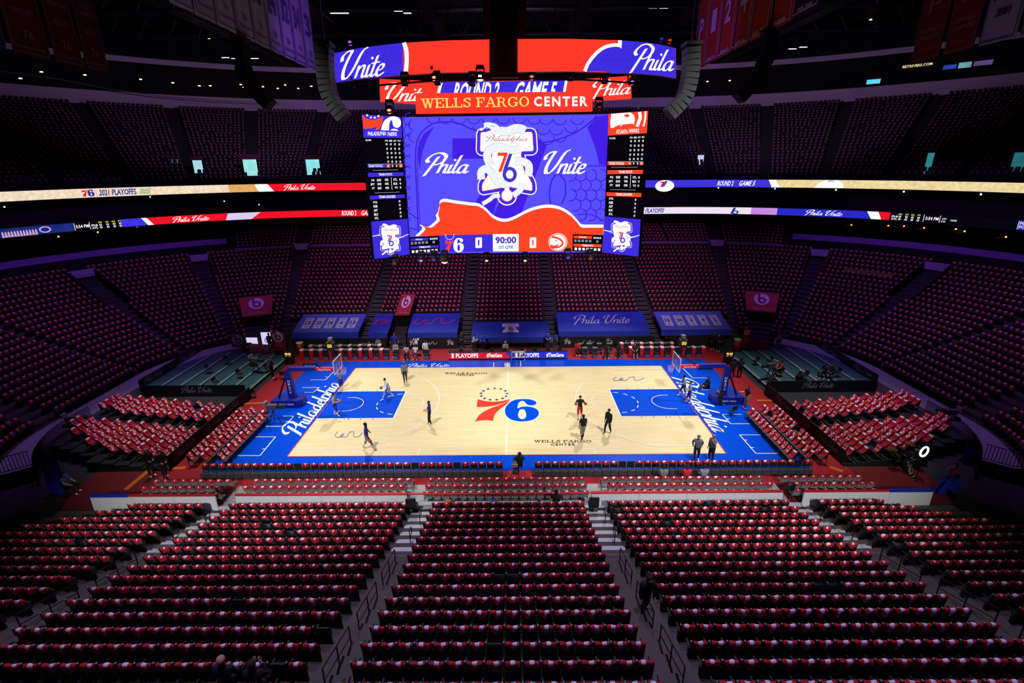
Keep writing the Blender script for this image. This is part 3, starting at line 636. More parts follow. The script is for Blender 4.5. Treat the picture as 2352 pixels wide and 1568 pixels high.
for t, q, kw in (('FOULS', ((124, 90), (202, 86), (204, 106), (124, 110)), dict(bold=.03)), ('BONUS', ((288, 82), (376, 76), (378, 98), (288, 104)), dict(bold=.03)), ('TIMEOUTS', ((162, 178), (290, 172), (292, 192), (164, 200)), dict(bold=.03)),
                 ('FOULS', ((2005, 62), (2085, 64), (2085, 84), (2005, 82)), dict(bold=.03)), ('BONUS', ((2168, 70), (2256, 72), (2256, 94), (2168, 92)), dict(bold=.03)), ('TIMEOUTS', ((2036, 156), (2166, 160), (2166, 182), (2036, 178)), dict(bold=.03))):
    a.fit(tx(t, **kw), *map(K5, q))
for i in range(7):
    x = 80+i*44.5; y = 226-i*2.6; a.quad(*Q5((x, y), (x+29, y-2), (x+29, y+27), (x, y+29)))
    x = 1950+i*44.5; y = 192+i*1.6; a.quad(*Q5((x, y), (x+29, y+1), (x+29, y+30), (x, y+29)))
# zeros and the white six
for x0, x1 in ((810, 886), (1434, 1510)):
    a.poly([K5(p) for p in ((x0, 88), (x0+8, 78), (x1-8, 75), (x1, 84), (x1, 188), (x1-8, 197), (x0+8, 199), (x0, 190))], [K5(p) for p in ((x0+30, 104), (x1-30, 102), (x1-30, 166), (x0+30, 168))])
sixs = [(557+(p[0]-1067)*.288, 83+(p[1]-460)*.6) for p in six]; h6 = [(557+(p[0]-1067)*.288, 83+(p[1]-460)*.6) for p in hole6]
a.poly([K5(p) for p in sixs], [K5(p) for p in h6[::-1]])
for t in np.linspace(-.15, math.pi+.15, 9): a.ellipse(K5((515+48*math.cos(t), 52+50*math.sin(t))), 1.3, 1.3, 8)
a.ellipse(K5((1758, 132)), 21.6, 20.8, 32)
put(a, 'score_lettering', E_WHITE, 8)
a = Art()
for i in range(5): x = 68+i*42; y = 130-i*2.6; a.quad(*Q5((x, y), (x+28, y-1), (x+28, y+27), (x, y+28))); x = 1946+i*42; a.quad(*Q5((x, 99+i), (x+28, 100+i), (x+28, 128+i), (x, 127+i)))
a.quad(*Q5((318, 116), (346, 115), (346, 142), (318, 143))); a.quad(*Q5((2198, 110), (2224, 110), (2224, 136), (2198, 136))); put(a, 'foul_boxes', E_GREY, 8)
a = Art(); a.fit(tx('90:00', bold=.035), *Q5((1040, 68), (1280, 64), (1280, 146), (1040, 148))); a.fit(tx('1ST QTR', bold=.02), *Q5((1078, 172), (1246, 168), (1246, 212), (1078, 214))); put(a, 'clock_lettering', E_NUM, 8)
sb = [(460+(p[0]-702)*.232, 103+(p[1]-460)*.5) for p in seven_bar]; sl_ = [(460+(p[0]-702)*.232, 103+(p[1]-460)*.5) for p in seven_leg]
a = Art().poly([K5(p) for p in sb]).poly([K5(p) for p in sl_])
# hawk roundel: red cuts on the white disc
a.ellipse(K5((1758, 132)), 20.2, 19.4, 32, (18.6, 17.8))
a.stroke([K5(p) for p in catmull([(1690, 68), (1750, 82), (1800, 110), (1812, 150), (1770, 185), (1710, 190), (1672, 175)], 6)], 4.2)
a.poly([K5(p) for p in catmull([(1668, 160), (1720, 170), (1770, 150), (1740, 190), (1700, 205), (1672, 190)], 3, True)])
a.ellipse(K5((1740, 112)), 2.2, 1.5, 10); put(a, 'score_emblem', E_RED, 9)
# side wings
WING = {}
for nm, sx, cor in (('left', -1, ((832, 262), (924, 269), (943, 582), (858, 594))), ('right', 1, ((1397, 262), (1487, 255), (1468, 588), (1386, 579)))):
    xi, xo = (-6.02, -7.78) if sx < 0 else (6.25, 8.06); p0 = np.array([xi, -4.02, 16.5]); n = np.array([-sx*1.98*-1, 0, 0]); tdir = np.array([xo-xi, -1.98, 0]); n = np.cross(tdir, [0, 0, 1]); n = n/np.linalg.norm(n)
    if n[1] > 0: n = -n
    pts = [atplane(u, v, p0, n) for u, v in cor]
    b = MB(); b.add([tuple(q) for q in pts]+[tuple(q-n*.22) for q in pts], [(3, 2, 1, 0), (4, 5, 6, 7), (0, 1, 5, 4), (1, 2, 6, 5), (2, 3, 7, 6), (3, 0, 4, 7)])
    w = attach(b.build('wing_screen', E_BLK)); WING[nm] = (w, p0, n)
def wingart(nm, s, ox, acc, blue_, rows):
    w, p0, n = WING[nm]; mp = lambda l: planemap(p0, n, .006*l); K = cropf(ox, 250 if nm == 'left' else 245, s)
    return w, mp, K
w, mp, K = wingart('left', 4.48, 825, None, None, None); Qk = lambda *p: [K(q) for q in p]
a = Art(); a.quad(*Qk((28, 56), (430, 85), (445, 300), (45, 296))); a.quad(*Qk((86, 572), (282, 572), (284, 604), (88, 606))); a.quad(*Qk((90, 658), (455, 652), (457, 690), (92, 700))); a.quad(*Qk((110, 894), (468, 880), (470, 916), (112, 934))); a.quad(*Qk((122, 1160), (498, 1130), (520, 1498), (156, 1545))); put(a, 'wing_panel', E_BLUE, 1, w, mp)
a = Art(); a.poly([K(p) for p in ((28, 58), (60, 90), (110, 112), (170, 112), (215, 92), (240, 75), (248, 80), (235, 150), (205, 215), (165, 215), (185, 180), (130, 200), (45, 206))]); a.quad(*Qk((282, 572), (322, 572), (322, 604), (284, 604))); a.quad(*Qk((408, 570), (447, 570), (449, 602), (410, 602))); put(a, 'wing_red', E_RED, 2, w, mp)
a = Art()
for p in ((120, 88), (160, 90), (82, 66), (198, 75)): a.poly([K(q) for q in star(p, 17)])
a.poly([K(p) for p in catmull([(225, 220), (235, 170), (262, 120), (310, 85), (360, 76), (410, 95), (432, 140), (420, 180), (385, 195), (350, 175), (338, 120), (318, 130), (308, 180), (308, 222)], 3)+[(308, 222)]]); a.poly([K(p) for p in catmull([(318, 222), (345, 206), (385, 208), (405, 226)], 3)])
TXL = [('PHILADELPHIA', (90, 236, 278, 276)), ('76ERS', (288, 240, 388, 280)), ('PLAYER', (66, 314, 124, 332)), ('PTS', (266, 320, 296, 338)), ('REB', (308, 320, 340, 338)), ('AST', (350, 320, 382, 338)), ('PLS', (396, 320, 426, 338)), ('TEAM TOTALS', (96, 578, 242, 602)), ('TEAM STATS', (200, 664, 340, 688)),
       ('FG', (126, 724, 156, 746)), ('0/0', (182, 720, 226, 748)), ('0%', (264, 718, 302, 744)), ('STL', (352, 716, 392, 740)), ('0', (412, 716, 430, 740)), ('3PT', (118, 766, 158, 790)), ('0/0', (188, 762, 228, 788)), ('0%', (266, 760, 306, 784)), ('BLK', (354, 758, 396, 782)), ('0', (416, 757, 432, 780)),
       ('FT', (134, 808, 160, 830)), ('0/0', (190, 804, 230, 830)), ('0%', (270, 802, 308, 826)), ('TO', (366, 800, 398, 822)), ('0', (418, 798, 434, 821)), ('TEAM LEADERS', (202, 892, 374, 920)), ('PTS', (146, 952, 186, 976)), ('REB', (148, 992, 190, 1016)), ('AST', (150, 1032, 192, 1058)), ('BLK', (154, 1074, 198, 1100)), ('STL', (160, 1114, 200, 1138))]
for i in range(5):
    TXL += [('0', (274+j*43+i*4-(j*1.5 if i else 0), 354+i*44.5, 292+j*43+i*4-(j*1.5 if i else 0), 378+i*44.5)) for j in range(4)]+[('0', (406+i*3.5, 938+i*39, 424+i*3.5, 962+i*39))]
TXL += [('0', (292+j*43, 576, 308+j*43, 600)) for j in range(4)]
for t, b_ in TXL: a.fit(tx(t, bold=.025 if len(t) > 1 else .02), *Qk((b_[0], b_[1]), (b_[2], b_[1]-(b_[2]-b_[0])*.02), (b_[2], b_[3]-(b_[2]-b_[0])*.02), (b_[0], b_[3])))
a.stroke([K((330, 706)), K((338, 834))], .9); a.stroke([K((86, 570)), K((446, 568))], .5); a.stroke([K((140, 633)), K((400, 628))], .4); a.stroke([K((160, 866)), K((415, 857))], .4); a.stroke([K(p) for p in catmull([(135, 1312), (230, 1300), (330, 1340), (420, 1325), (508, 1290)], 5)], 3, taper=True)
put(a, 'wing_lettering', E_WHITE, 3, w, mp)
emblem(lambda p: K((218+(p[0]-130)*.205, 1180+(p[1]-80)*.228)), mp, w, False, 'wing_emblem', .048)
w, mp, K = wingart('right', 4.48, 1375, None, None, None); Qk = lambda *p: [K(q) for q in p]
a = Art(); a.quad(*Qk((98, 75), (510, 42), (496, 272), (94, 298))); 
for q in (((92, 568), (338, 568), (338, 600), (90, 602)), ((420, 570), (462, 570), (460, 600), (420, 600)), ((90, 654), (456, 650), (454, 690), (88, 694)), ((80, 880), (440, 888), (438, 930), (78, 918))): a.quad(*Qk(*q))
put(a, 'wing_panel', E_RED, 1, w, mp)
a = Art(); a.quad(*Qk((60, 1128), (432, 1158), (408, 1542), (42, 1500))); put(a, 'wing_blue', E_BLUE, 1, w, mp)
a = Art(); a.poly([K(p) for p in ((125, 218), (118, 160), (132, 72), (330, 58), (365, 90), (375, 130), (360, 185), (345, 172), (300, 178), (245, 185), (218, 210), (232, 182), (180, 200), (150, 218))]); a.stroke([K(p) for p in catmull([(420, 55), (428, 110), (412, 160), (395, 205)], 5)], 7.5); a.stroke([K(p) for p in catmull([(484, 48), (480, 110), (470, 170), (458, 202)], 5)], 4)
TXR = [('ATLANTA', (180, 236, 300, 278)), ('HAWKS', (312, 226, 416, 268)), ('PLAYER', (112, 316, 174, 334)), ('PTS', (320, 310, 350, 328)), ('REB', (362, 308, 392, 326)), ('AST', (402, 306, 432, 324)), ('PLS', (444, 304, 472, 322)), ('TEAM TOTALS', (108, 572, 260, 598)), ('TEAM STATS', (204, 658, 346, 684)),
       ('FG', (118, 714, 150, 738)), ('0/0', (178, 712, 222, 740)), ('0%', (262, 714, 302, 738)), ('STL', (350, 716, 390, 740)), ('0', (406, 716, 424, 740)), ('3PT', (104, 756, 148, 780)), ('0/0', (176, 756, 220, 782)), ('0%', (262, 756, 300, 780)), ('BLK', (346, 758, 386, 782)), ('0', (404, 759, 420, 782)),
       ('FT', (116, 798, 146, 820)), ('0/0', (174, 798, 218, 824)), ('0%', (258, 798, 298, 822)), ('TO', (352, 802, 384, 824)), ('0', (400, 802, 416, 825)), ('TEAM LEADERS', (176, 890, 346, 916)), ('PTS', (108, 936, 150, 960)), ('REB', (106, 976, 148, 1000)), ('AST', (104, 1014, 146, 1040)), ('BLK', (104, 1054, 146, 1078)), ('STL', (104, 1094, 144, 1118))]
for i in range(5):
    TXR += [('0', (324-i*3+j*41, 344+i*46-j*1, 342-i*3+j*41, 368+i*46-j*1)) for j in range(4)]+[('0', (372-i*3, 946+i*41, 388-i*3, 970+i*41))]
TXR += [('0', (312+j*40, 572, 328+j*40, 596)) for j in range(4)]
for t, b_ in TXR: a.fit(tx(t, bold=.025 if len(t) > 1 else .02), *Qk((b_[0], b_[1]), (b_[2], b_[1]), (b_[2], b_[3]), (b_[0], b_[3])))
a.stroke([K((330, 702)), K((324, 836))], .9); a.stroke([K((92, 566)), K((460, 566))], .5); a.stroke([K((130, 624)), K((400, 624))], .4); a.stroke([K((120, 852)), K((380, 860))], .4); a.stroke([K(p) for p in catmull([(45, 1268), (130, 1290), (230, 1330), (330, 1345), (420, 1322)], 5)], 3, taper=True)
put(a, 'wing_lettering', E_WHITE, 3, w, mp)
emblem(lambda p: K((135+(p[0]-130)*.205, 1170+(p[1]-80)*.228)), mp, w, False, 'wing_emblem', .048)
a = Art(); a.ellipse(K((290, 92)), 6, 3.4, 12); put(a, 'wing_eye', E_RED, 4, w, mp)
# curved upper screens
RC, YC = 16.9, 9.9
def cyl(u, v, off=0.0):
    d = ray(u, v); ox, oy = CAM[0]-.15, CAM[1]-YC; r = RC+off
    A_, B_, C_ = d[0]**2+d[1]**2, 2*(ox*d[0]+oy*d[1]), ox*ox+oy*oy-r*r; t = (-B_-math.sqrt(max(0, B_*B_-4*A_*C_)))/(2*A_); return tuple(CAM+d*t)
def cymap(l): return lambda u, v: cyl(u, v, .008*l)
def strip(u0, u1, top, bot, n=14):
    o = Art()
    for i in range(n):
        ua, ub = u0+(u1-u0)*i/n, u0+(u1-u0)*(i+1)/n; o.quad((ua, top(ua)), (ub, top(ub)), (ub, bot(ub)), (ua, bot(ua)))
    return o
def itp(P): xs = [p[0] for p in P]; ys = [p[1] for p in P]; return lambda u: float(np.interp(u, xs, ys))
RT = itp([(768, 122), (800, 115), (850, 107), (930, 98), (1020, 93), (1123, 90.5)]); RBt = itp([(768, 190.5), (800, 185), (850, 179), (930, 172), (1020, 167), (1126, 165)])
ST = itp([(1188, 89.5), (1300, 89), (1420, 92), (1480, 97), (1520, 103), (1553, 111)]); SBt = itp([(1188, 165), (1300, 164), (1420, 167), (1480, 170), (1520, 174), (1553, 180)])
for nm, u0, u1, T, B_ in (('left', 768, 1124, RT, RBt), ('right', 1188.8, 1552.5, ST, SBt)):
    o = MB(); n = 24; us = [u0+(u1-u0)*i/n for i in range(n+1)]
    f_ = [cyl(u, T(u)) for u in us]+[cyl(u, B_(u)) for u in us]; bk = []
    for q in f_: dx, dy = q[0]-.15, q[1]-YC; L = math.hypot(dx, dy); bk.append((q[0]-dx/L*.4, q[1]-dy/L*.4, q[2]))
    N = n+1; o.add(f_+bk, [(i, N+i, N+i+1, i+1) for i in range(n)]+[(2*N+i, 2*N+i+1, 3*N+i+1, 3*N+i) for i in range(n)], 0)
    o.add([], []); b0 = 0
    for i in range(n): o.f += [(i, i+1, 2*N+i+1, 2*N+i), (N+i, 3*N+i, 3*N+i+1, N+i+1)]; o.m += [1, 1]
    o.f += [(0, 2*N, 3*N, N), (n, N+n, 3*N+n, 2*N+n)]; o.m += [1, 1]
    up = attach(o.build('upper_screen', [E_REDB, housing])); WING['up'+nm] = up
K6 = cropf(760, 80, 5.737); K7 = cropf(1160, 80, 5.737)
uL, uR = WING['upleft'], WING['upright']
put(strip(768.5, 926, RT, RBt), 'upper_blue', E_BLUE, 1, uL, cymap)
a = Art(); a.stroke([K6(p) for p in catmull([(962, 102), (992, 200), (1000, 330), (992, 440), (982, 516)], 5)], 9.5); a.fit(script('Unite', .3, .42), *map(K6, ((120, 175), (715, 140), (715, 540), (130, 600)))); put(a, 'upper_lettering', E_WHITE, 2, uL, cymap)
a = Art()
for i in range(5):
    for j in range(5):
        cx, cy = 600+j*95+(i % 2)*48, 150+i*85
        if cx < 930: a.stroke([K6((cx+55*math.cos(R(t)), cy+50*math.sin(R(t)))) for t in np.linspace(0, 180, 7)], 1.4)
put(a, 'upper_scales', E_LINE, 1.5, uL, cymap)
put(strip(1428, 1552, ST, SBt), 'upper_blue', E_BLUE, 1, uR, cymap)
a = Art().poly([K7(p) for p in catmull([(1060, 480), (1110, 380), (1200, 260), (1310, 180), (1430, 150), (1540, 170), (1540, 490), (1300, 484)], 4)]); put(a, 'upper_blue_arch', E_BLUE, 8, uR, cymap)
a = Art(); a.stroke([K7(p) for p in catmull([(1050, 480), (1100, 370), (1200, 245), (1310, 165), (1430, 135), (1520, 140)], 5)], 8); a.quad(*[K7(p) for p in ((1488, 70), (1540, 72), (1535, 180), (1490, 150))]); a.fit(script('Phila', .3, .42), *map(K7, ((1680, 85), (2245, 165), (2235, 530), (1630, 510)))); put(a, 'upper_lettering', E_WHITE, 10, uR, cymap)
a = Art()
for i in range(5):
    for j in range(7):
        cx, cy = 1120+j*95+(i % 2)*48, 220+i*72
        if cx < 1700 and cy > 160+(max(0, 1420-cx)*.62) and cy < 450: a.stroke([K7((cx+52*math.cos(R(t)), cy+46*math.sin(R(t)))) for t in np.linspace(180, 360, 7)], 1.4)
put(a, 'upper_scales', E_LINE, 9, uR, cymap)
# inner screen behind the name bar
YI = -3.2; PI_ = lambda l: planemap((0, YI, 22), (0, -1, 0), .008*l)
ci = [aty(u, v, YI) for u, v in ((871.5, 181), (1006, 187), (1300, 184), (1449, 174), (1451, 226), (1300, 236), (1006, 242), (873, 233))]
b = MB(); nI = len(ci); b.add([tuple(q) for q in ci]+[(q[0], q[1]+.3, q[2]) for q in ci], [tuple(range(nI))[::-1]]+[(i, (i+1) % nI, nI+(i+1) % nI, nI+i) for i in range(nI)])
inn = attach(b.build('inner_screen', E_REDB))
a = Art().poly([K6(p) for p in ((1440, 620), (2410, 612), (2410, 760), (1400, 780))]); a.poly([K7(p) for p in ((0, 610), (800, 598), (770, 760), (0, 760))]); put(a, 'inner_blue', E_BLUE, 1, inn, PI_)
a = Art(); a.stroke([K6((1455, 620)), K6((1415, 780))], 7); a.stroke([K7((808, 598)), K7((780, 760))], 6); a.fit(script('Unite', .3, .42), *map(K6, ((705, 595), (1270, 640), (1270, 870), (720, 890)))); a.fit(script('Phila', .3, .42), *map(K7, ((1105, 585), (1670, 575), (1660, 810), (1150, 850))))
a.fit(tx('ROUND 2', bold=.03, shear=.2), *map(K6, ((1630, 628), (2230, 622), (2200, 860), (1600, 866)))); a.fit(tx('GAME 5', bold=.03, shear=.2), *map(K7, ((150, 616), (690, 618), (660, 850), (120, 860)))); put(a, 'inner_lettering', E_WHITE, 2, inn, PI_)
# name bar
YS = -5.0; cs = [aty(u, v, YS) for u, v in ((954.4, 214), (1361.3, 210), (1361, 255), (955.2, 260.4))]
b = MB(); b.add([tuple(q) for q in cs]+[(q[0], q[1]+.4, q[2]) for q in cs], [(3, 2, 1, 0), (4, 5, 6, 7), (0, 1, 5, 4), (1, 2, 6, 5), (2, 3, 7, 6), (3, 0, 4, 7)])
bar_ = attach(b.build('name_bar', E_REDB)); PS = lambda l: planemap((0, YS, 21), (0, -1, 0), .008*l)
a = Art().fit(serif('WELLS FARGO'), K6((1180, 838)), K7((318, 812)), K7((318, 946)), K6((1190, 968))); put(a, 'name_lettering', E_YEL, 1, bar_, PS)
a = Art().fit(tx('CENTER', bold=.035, space=1.3), *map(K7, ((378, 812), (1086, 808), (1086, 940), (380, 944)))); put(a, 'name_lettering', E_WHITE, 1, bar_, PS)
b = MB(); b.box((.18, -5.6, 30.6), (1.5, .9, 16.5)); attach(b.build('cable_shaft', mat('shaft_black', '08080c', .8)))
b = MB()
for y in (-6.0, -2.0): b.tube([(-9.2, y+1.9, 22.15), (-4, y, 22.2), (.2, y-.3, 22.2), (4.4, y, 22.2), (9.6, y+1.9, 22.15)], .05, 5)
for x in (-8, -5.5, -3, 3, 5.5, 8): b.tube([(x, -3.6, 22.9), (x, -3.6, 39)], .025, 4)
attach(b.build('rigging', mat('rig_black', '1c1a20', .5, .5)))
# ------------------------------------------------------------------ ribbon boards round the bowl
def ribbon(name, dd, z0, z1, label, up):
    rt = empty(name, (0, 13+dd, z0), 0, label, 'ribbon board'); inv = Matrix.Translation((0, -13-dd, -z0))
    nds = end(1, -10, 4.45, 6)[:-1]+arcnodes(1, 1, 0, 90, 2)[:-1]+side(1, 21.98, -21.98, 12)[:-1]+arcnodes(-1, 1, 90, 0, 2)[:-1]+end(-1, 4.45, -10, 6)
    o = sweep('housing', nds, [(dd, z0-.12), (dd, z1+.12), (dd+.35, z1+.12), (dd+.35, z0-.12), (dd, z0-.12)], housing, flip=True); o.parent = rt; o.matrix_parent_inverse = inv
    P3 = [np.array((*node_pt(nd, dd-.01), (z0+z1)/2)) for nd in nds][::-1]
    us = []
    keep = []
    for p in P3:
        q = AX @ (p-CAM)
        if q[2] > 3: us.append(W/2+FPX*q[0]/q[2]); keep.append(p)
    keep = np.array(keep)
    def mp(l):
        def f(u, t):
            x, y = np.interp(u, us, keep[:, 0]), np.interp(u, us, keep[:, 1]); k = 1-.0006*l; cx, cy = (x-21.98*np.sign(x) if abs(x) > 21.98 else 0), (y-4.45 if y > 4.45 else 0)
            L = math.hypot(cx, cy)+1e-6; return (x-cx/L*.012*l, y-cy/L*.012*l, z1+(z0-z1)*t)
        return f
    def part(nm, m, art, l):
        o = art.lay(nm, m, mp(l), rt); o.matrix_parent_inverse = inv; return o
    def sec(u0, u1, m, nm='display', sl0=0, sl1=0, l=1):
        n = max(2, int(abs(u1-u0)/30)); a_ = Art()
        for i in range(n):
            fa, fb = i/n, (i+1)/n; lo_ = lambda f, t: u0+sl0*t*(1-f)+(u1-u0)*f+sl1*t*f
            a_.quad((lo_(fa, 0), 0), (lo_(fb, 0), 0), (lo_(fb, 1), 1), (lo_(fa, 1), 1))
        return part(nm, m, a_, l)
    return sec, part
sec, part = ribbon('ribbon_board', 22.6, 14.85, 15.8, 'upper ribbon board curving round the upper deck front, cream red and blue sections', True)
sec(-60, 525, E_CREAM); sec(525, 600, E_TAN); sec(600, 900, E_RB); sec(585, 615, E_WHITE, 'swoosh', 8, 14, 2)
sec(1440, 1772, E_RBL); sec(1772, 2420, emit('led_cream_gold', 'eed6a0', 1.0, .4, 3)); sec(1764, 1780, E_WHITE, 'swoosh', 10, 14, 2)
a = Art(); a.fit(text('2021 PLAYOFFS', .03, .12), (228, .14), (313, .14), (313, .86), (226, .86)); six_n = lambda x0, x1, P: [((x0+(p[0]-702)/(1483-702)*(x1-x0)), .1+(p[1]-460)/275*.8) for p in P]
a.poly(six_n(188, 216, six), six_n(188, 216, hole6)[::-1]); a.rect(220.7,.1,221.3,.9); part('ribbon_lettering', emit('led_ink_blue', '2a2aa0', 1.0), a, 3)
a = Art().poly(six_n(188, 216, seven_bar)).poly(six_n(188, 216, seven_leg)); part('ribbon_seven', E_RB, a, 3)
a = Art().fit(text('DRAFT', .02), (322, .2), (345, .2), (345, .5), (322, .5)).fit(text('KINGS', .02), (322, .5), (345, .5), (345, .85), (322, .85)); part('ribbon_small_logo', E_GRN, a, 3)
a = Art(); a.fit(script('Phila Unite', .3), (652, .05), (726, .05), (724, .95), (650, .95)); a.fit(text('ROUND 2', .02, .1), (1649, .15), (1685, .15), (1684, .82), (1647, .82)); a.fit(text('GAME 5', .02, .1), (1699, .15), (1735, .15), (1733, .82), (1697, .82)); a.ellipse((1527, .8), 22, .8, 20)
a.poly([(1872, 1), (1880, .4), (1895, .02), (1925, .02), (1936, .5), (1938, 1)]); part('ribbon_lettering', E_WHITE, a, 2)
a = Art().ellipse((1908, .4), 9, .35, 20, (5, .18)); a.quad((1528,.1),(1533,.1),(1526,.9),(1521,.9)); part('ribbon_mark', E_NUM, a, 4); a = Art().poly([(1516, .2), (1527, .2), (1522, .95), (1517, .95), (1521, .35), (1516, .35)]); part('ribbon_mark', E_RB, a, 4)
sec, part = ribbon('ribbon_board', 22.45, 11.38, 12.25, 'lower ribbon board curving below the suites, red blue and black sections with game clock', False)
sec(-60, 170, emit('led_poster_blue', '1c2a7c', 1.0, .6, 1.5)); sec(280, 335, E_RBL); sec(338, 900, E_RB); sec(326, 338, E_WHITE, 'swoosh', 12, 14, 2); sec(525, 600, emit('led_pale_lilac', 'd8d0f4', 1.0), 'swoosh', -8, -24, 2)
sec(1440, 1725, emit('led_pale', 'efe2f4', 1.0)); sec(1725, 1785, E_LIL); sec(1785, 2000, emit('led_royal', '2a2ac8', 1.0, .2, 2)); sec(1990, 2016, E_WHITE, 'swoosh', 12, 10, 2); sec(2014, 2044, E_RB); sec(2338, 2420, E_RBL)
a = Art(); a.fit(script('Phila Unite', .3), (396, .05), (482, .05), (480, .95), (394, .95)); a.fit(text('ROUND 2', .02, .1), (786, .12), (819, .12), (818, .85), (785, .85)); a.fit(text('GAME 5', .02, .1), (831, .12), (866, .12), (864, .85), (829, .85)); a.fit(script('Phila Unite', .3), (1850, .05), (1937, .05), (1935, .95), (1848, .95))
for u0, us_ in ((205, ((174, '5:54 PM', 204),)), (2044, ((2126, '5:54 PM', 2156),))):
    for x0, t, x1 in us_: a.fit(text(t, .015), (x0, .3), (x1, .3), (x1, .7), (x0, .7))
for x0, xs in ((210, (231, 247, 262, 276)), (2048, (2067, 2082, 2096, 2110))):
    for t, y in (('PHI', .38), ('ATL', .7)): a.fit(text(t, .02), (x0, y), (x0+14, y), (x0+14, y+.25), (x0, y+.25))
    for x in xs:
        for y in (.38, .7): a.fit(text('0', .02), (x-3, y), (x+3, y), (x+3, y+.25), (x-3, y+.25))
for x in (171, 206, 2122, 2159, 2339): a.rect(x-.6,.05,x+.6,.95)
for t, x0, x1, y in (('LAC', 2164, 2174, .3), ('UTA', 2163, 2173, .65), ('10:00', 2184, 2198, .45)): a.fit(text(t, .01), (x0, y), (x1, y), (x1, y+.22), (x0, y+.22))
part('ribbon_lettering', E_WHITE, a, 3)
a = Art()
for xs in ((231, 247, 262, 276), (2067, 2082, 2096, 2110)):
    for t, x in zip(('REB', 'AST', 'BLK', 'STL'), xs): a.fit(text(t, .02), (x-4, .08), (x+4, .08), (x+4, .26), (x-4, .26))
a.fit(text('PL', .02), (2342, .15), (2354, .15), (2354, .45), (2342, .45)); a.fit(text('PO', .02), (2342, .55), (2356, .55), (2356, .85), (2342, .85)); part('ribbon_lettering', E_YT, a, 3)
a = Art().fit(text('2021 PLAYOFFS', .03, .12), (1462, .14), (1526, .14), (1524, .86), (1460, .86)); a.quad((1684,.05),(1690,.05),(1683,.95),(1678,.95)); a.ellipse((1689, .75), 8, .3, 16, (4, .15)); part('ribbon_lettering', emit('led_ink_blue', '2a2aa0', 1.0), a, 3)
a = Art()
for x in range(2, 82, 7): a.poly([(x, 1), (x+1, .45), (x+3, .3), (x+5, .45), (x+6, 1)])
a.ellipse((103, .5), 14, .38, 20, (10, .25)); part('ribbon_figures', emit('led_figure_pink', 'c8a0c8', 1.0), a, 3)
# ------------------------------------------------------------------ seats and shirts
seatblk = mat('seat_black', '141216', 0.55, var=0.15); seatcap = mat('seat_cap_grey', '8d9096', 0.5); seatmar = mat('seat_maroon', '3a1420', 0.6)
shirtred = mat('shirt_red', 'c2162c', 0.85, var=0.2, scale=14); shirtwhite = mat('shirt_print', 'ece6f0', 0.8, var=0.1, scale=20)
chairgrey = mat('chair_grey', '7c7f80', 0.6); chairblk = mat('chair_black', '17171a', 0.6); chairblue = mat('chair_blue', '1a1d44', 0.6)
def back_mb(w=.46, z0=.42, z1=.86, t=.05, lean=.10, y=0.0, n=3, zl=.42):
    pts = [(-w/2, z0), (w/2, z0), (w/2, z1-.06), (w/2-.05, z1), (-w/2+.05, z1), (-w/2, z1-.06)]; b = MB(); N = len(pts)
    yy = lambda z: y-lean*(z-max(z0, zl) if z0 < zl else z-z0)
    b.add([(x, yy(z)+t/2, z) for x, z in pts]+[(x, yy(z)-t/2, z) for x, z in pts], [tuple(range(N))[::-1], tuple(range(N, 2*N))]+[(i, (i+1) % N, N+(i+1) % N, N+i) for i in range(N)]); return b
def pan_mb(): 
    b = MB(); b.add([(-.2, .06, .42), (.2, .06, .42), (.21, .03, .76), (-.21, .03, .76), (-.2, .14, .44), (.2, .14, .44), (.2, .09, .74), (-.2, .09, .74)], [(0, 1, 5, 4), (4, 5, 6, 7), (7, 6, 2, 3), (0, 4, 7, 3), (1, 2, 6, 5), (0, 3, 2, 1)]); return b
def arm_mb():
    b = MB(); b.box((-.255, .05, .31), (.035, .1, .62)); b.box((-.255, .12, .63), (.045, .34, .04)); b.box((-.255, -.045, .80), (.035, .035, .2)); return b
def cap_mb(): return MB().box((-.255, -.05, .915), (.045, .05, .03))
def shirt_mb(seed=0, nx=6, z1=.885, full=True, w=.385, lean=.10, z0=.42):
    rg = random.Random(seed); b = MB(); rows = 5 if full else 3
    yb = lambda z: -lean*(z-z0)
    hf = rg.uniform(.1, .2); hb = rg.uniform(.14, .25); sk = rg.uniform(-.06, .06)
    for i in range(nx+1):
        f = i/nx; x = (f-.5)*w; v = 1-abs(2*f-1)
        lf = hf*(.45+.75*v)+rg.uniform(-.02, .02)+sk*(f-.5); lb = hb*(.45+.8*v)+rg.uniform(-.025, .025)-sk*(f-.5)
        top = z1+.012*math.sin(f*9+seed)
        col = []
        for j in range(rows): t = 1-j/(rows-1) if False else (rows-1-j)/(rows-1); col.append((x, yb(top-lf*t)+.045+.012*math.sin(7*f+3*t+seed)+.01*t, top-lf*t-.012))
        col.append((x, yb(top)+.0, top+.015))
        for j in range(rows): t = j/(rows-1); col.append((x, yb(top-lb*t)-.045-.012*math.sin(8*f+2*t+seed)-.012*t, top-lb*t-.012))
        b.v += col
    q = 2*rows+1
    pr = rg.uniform(.36, .6)
    for i in range(nx):
        for j in range(q-1):
            f = (i+.5)/nx; mid = rows-.5
            ok = abs(f-pr) < (.17 if nx > 5 else .12) and rows-1.2 < j+.5 < rows+2.1+rg.random()*1.4
            b.f.append((i*q+j, i*q+j+1, (i+1)*q+j+1, (i+1)*q+j)); b.m.append(1 if ok else 0)
    return b
S_BACK = back_mb(z0=.14).mesh('backrest', seatblk); S_PAN = pan_mb().mesh('seat_pan', seatblk); S_ARM = arm_mb().mesh('armrest', seatblk); S_CAP = cap_mb().mesh('armrest_cap', seatcap)
SHIRTS = [shirt_mb(i).mesh('shirt', [shirtred, shirtwhite], True) for i in range(9)]
seat_all = MB(); 
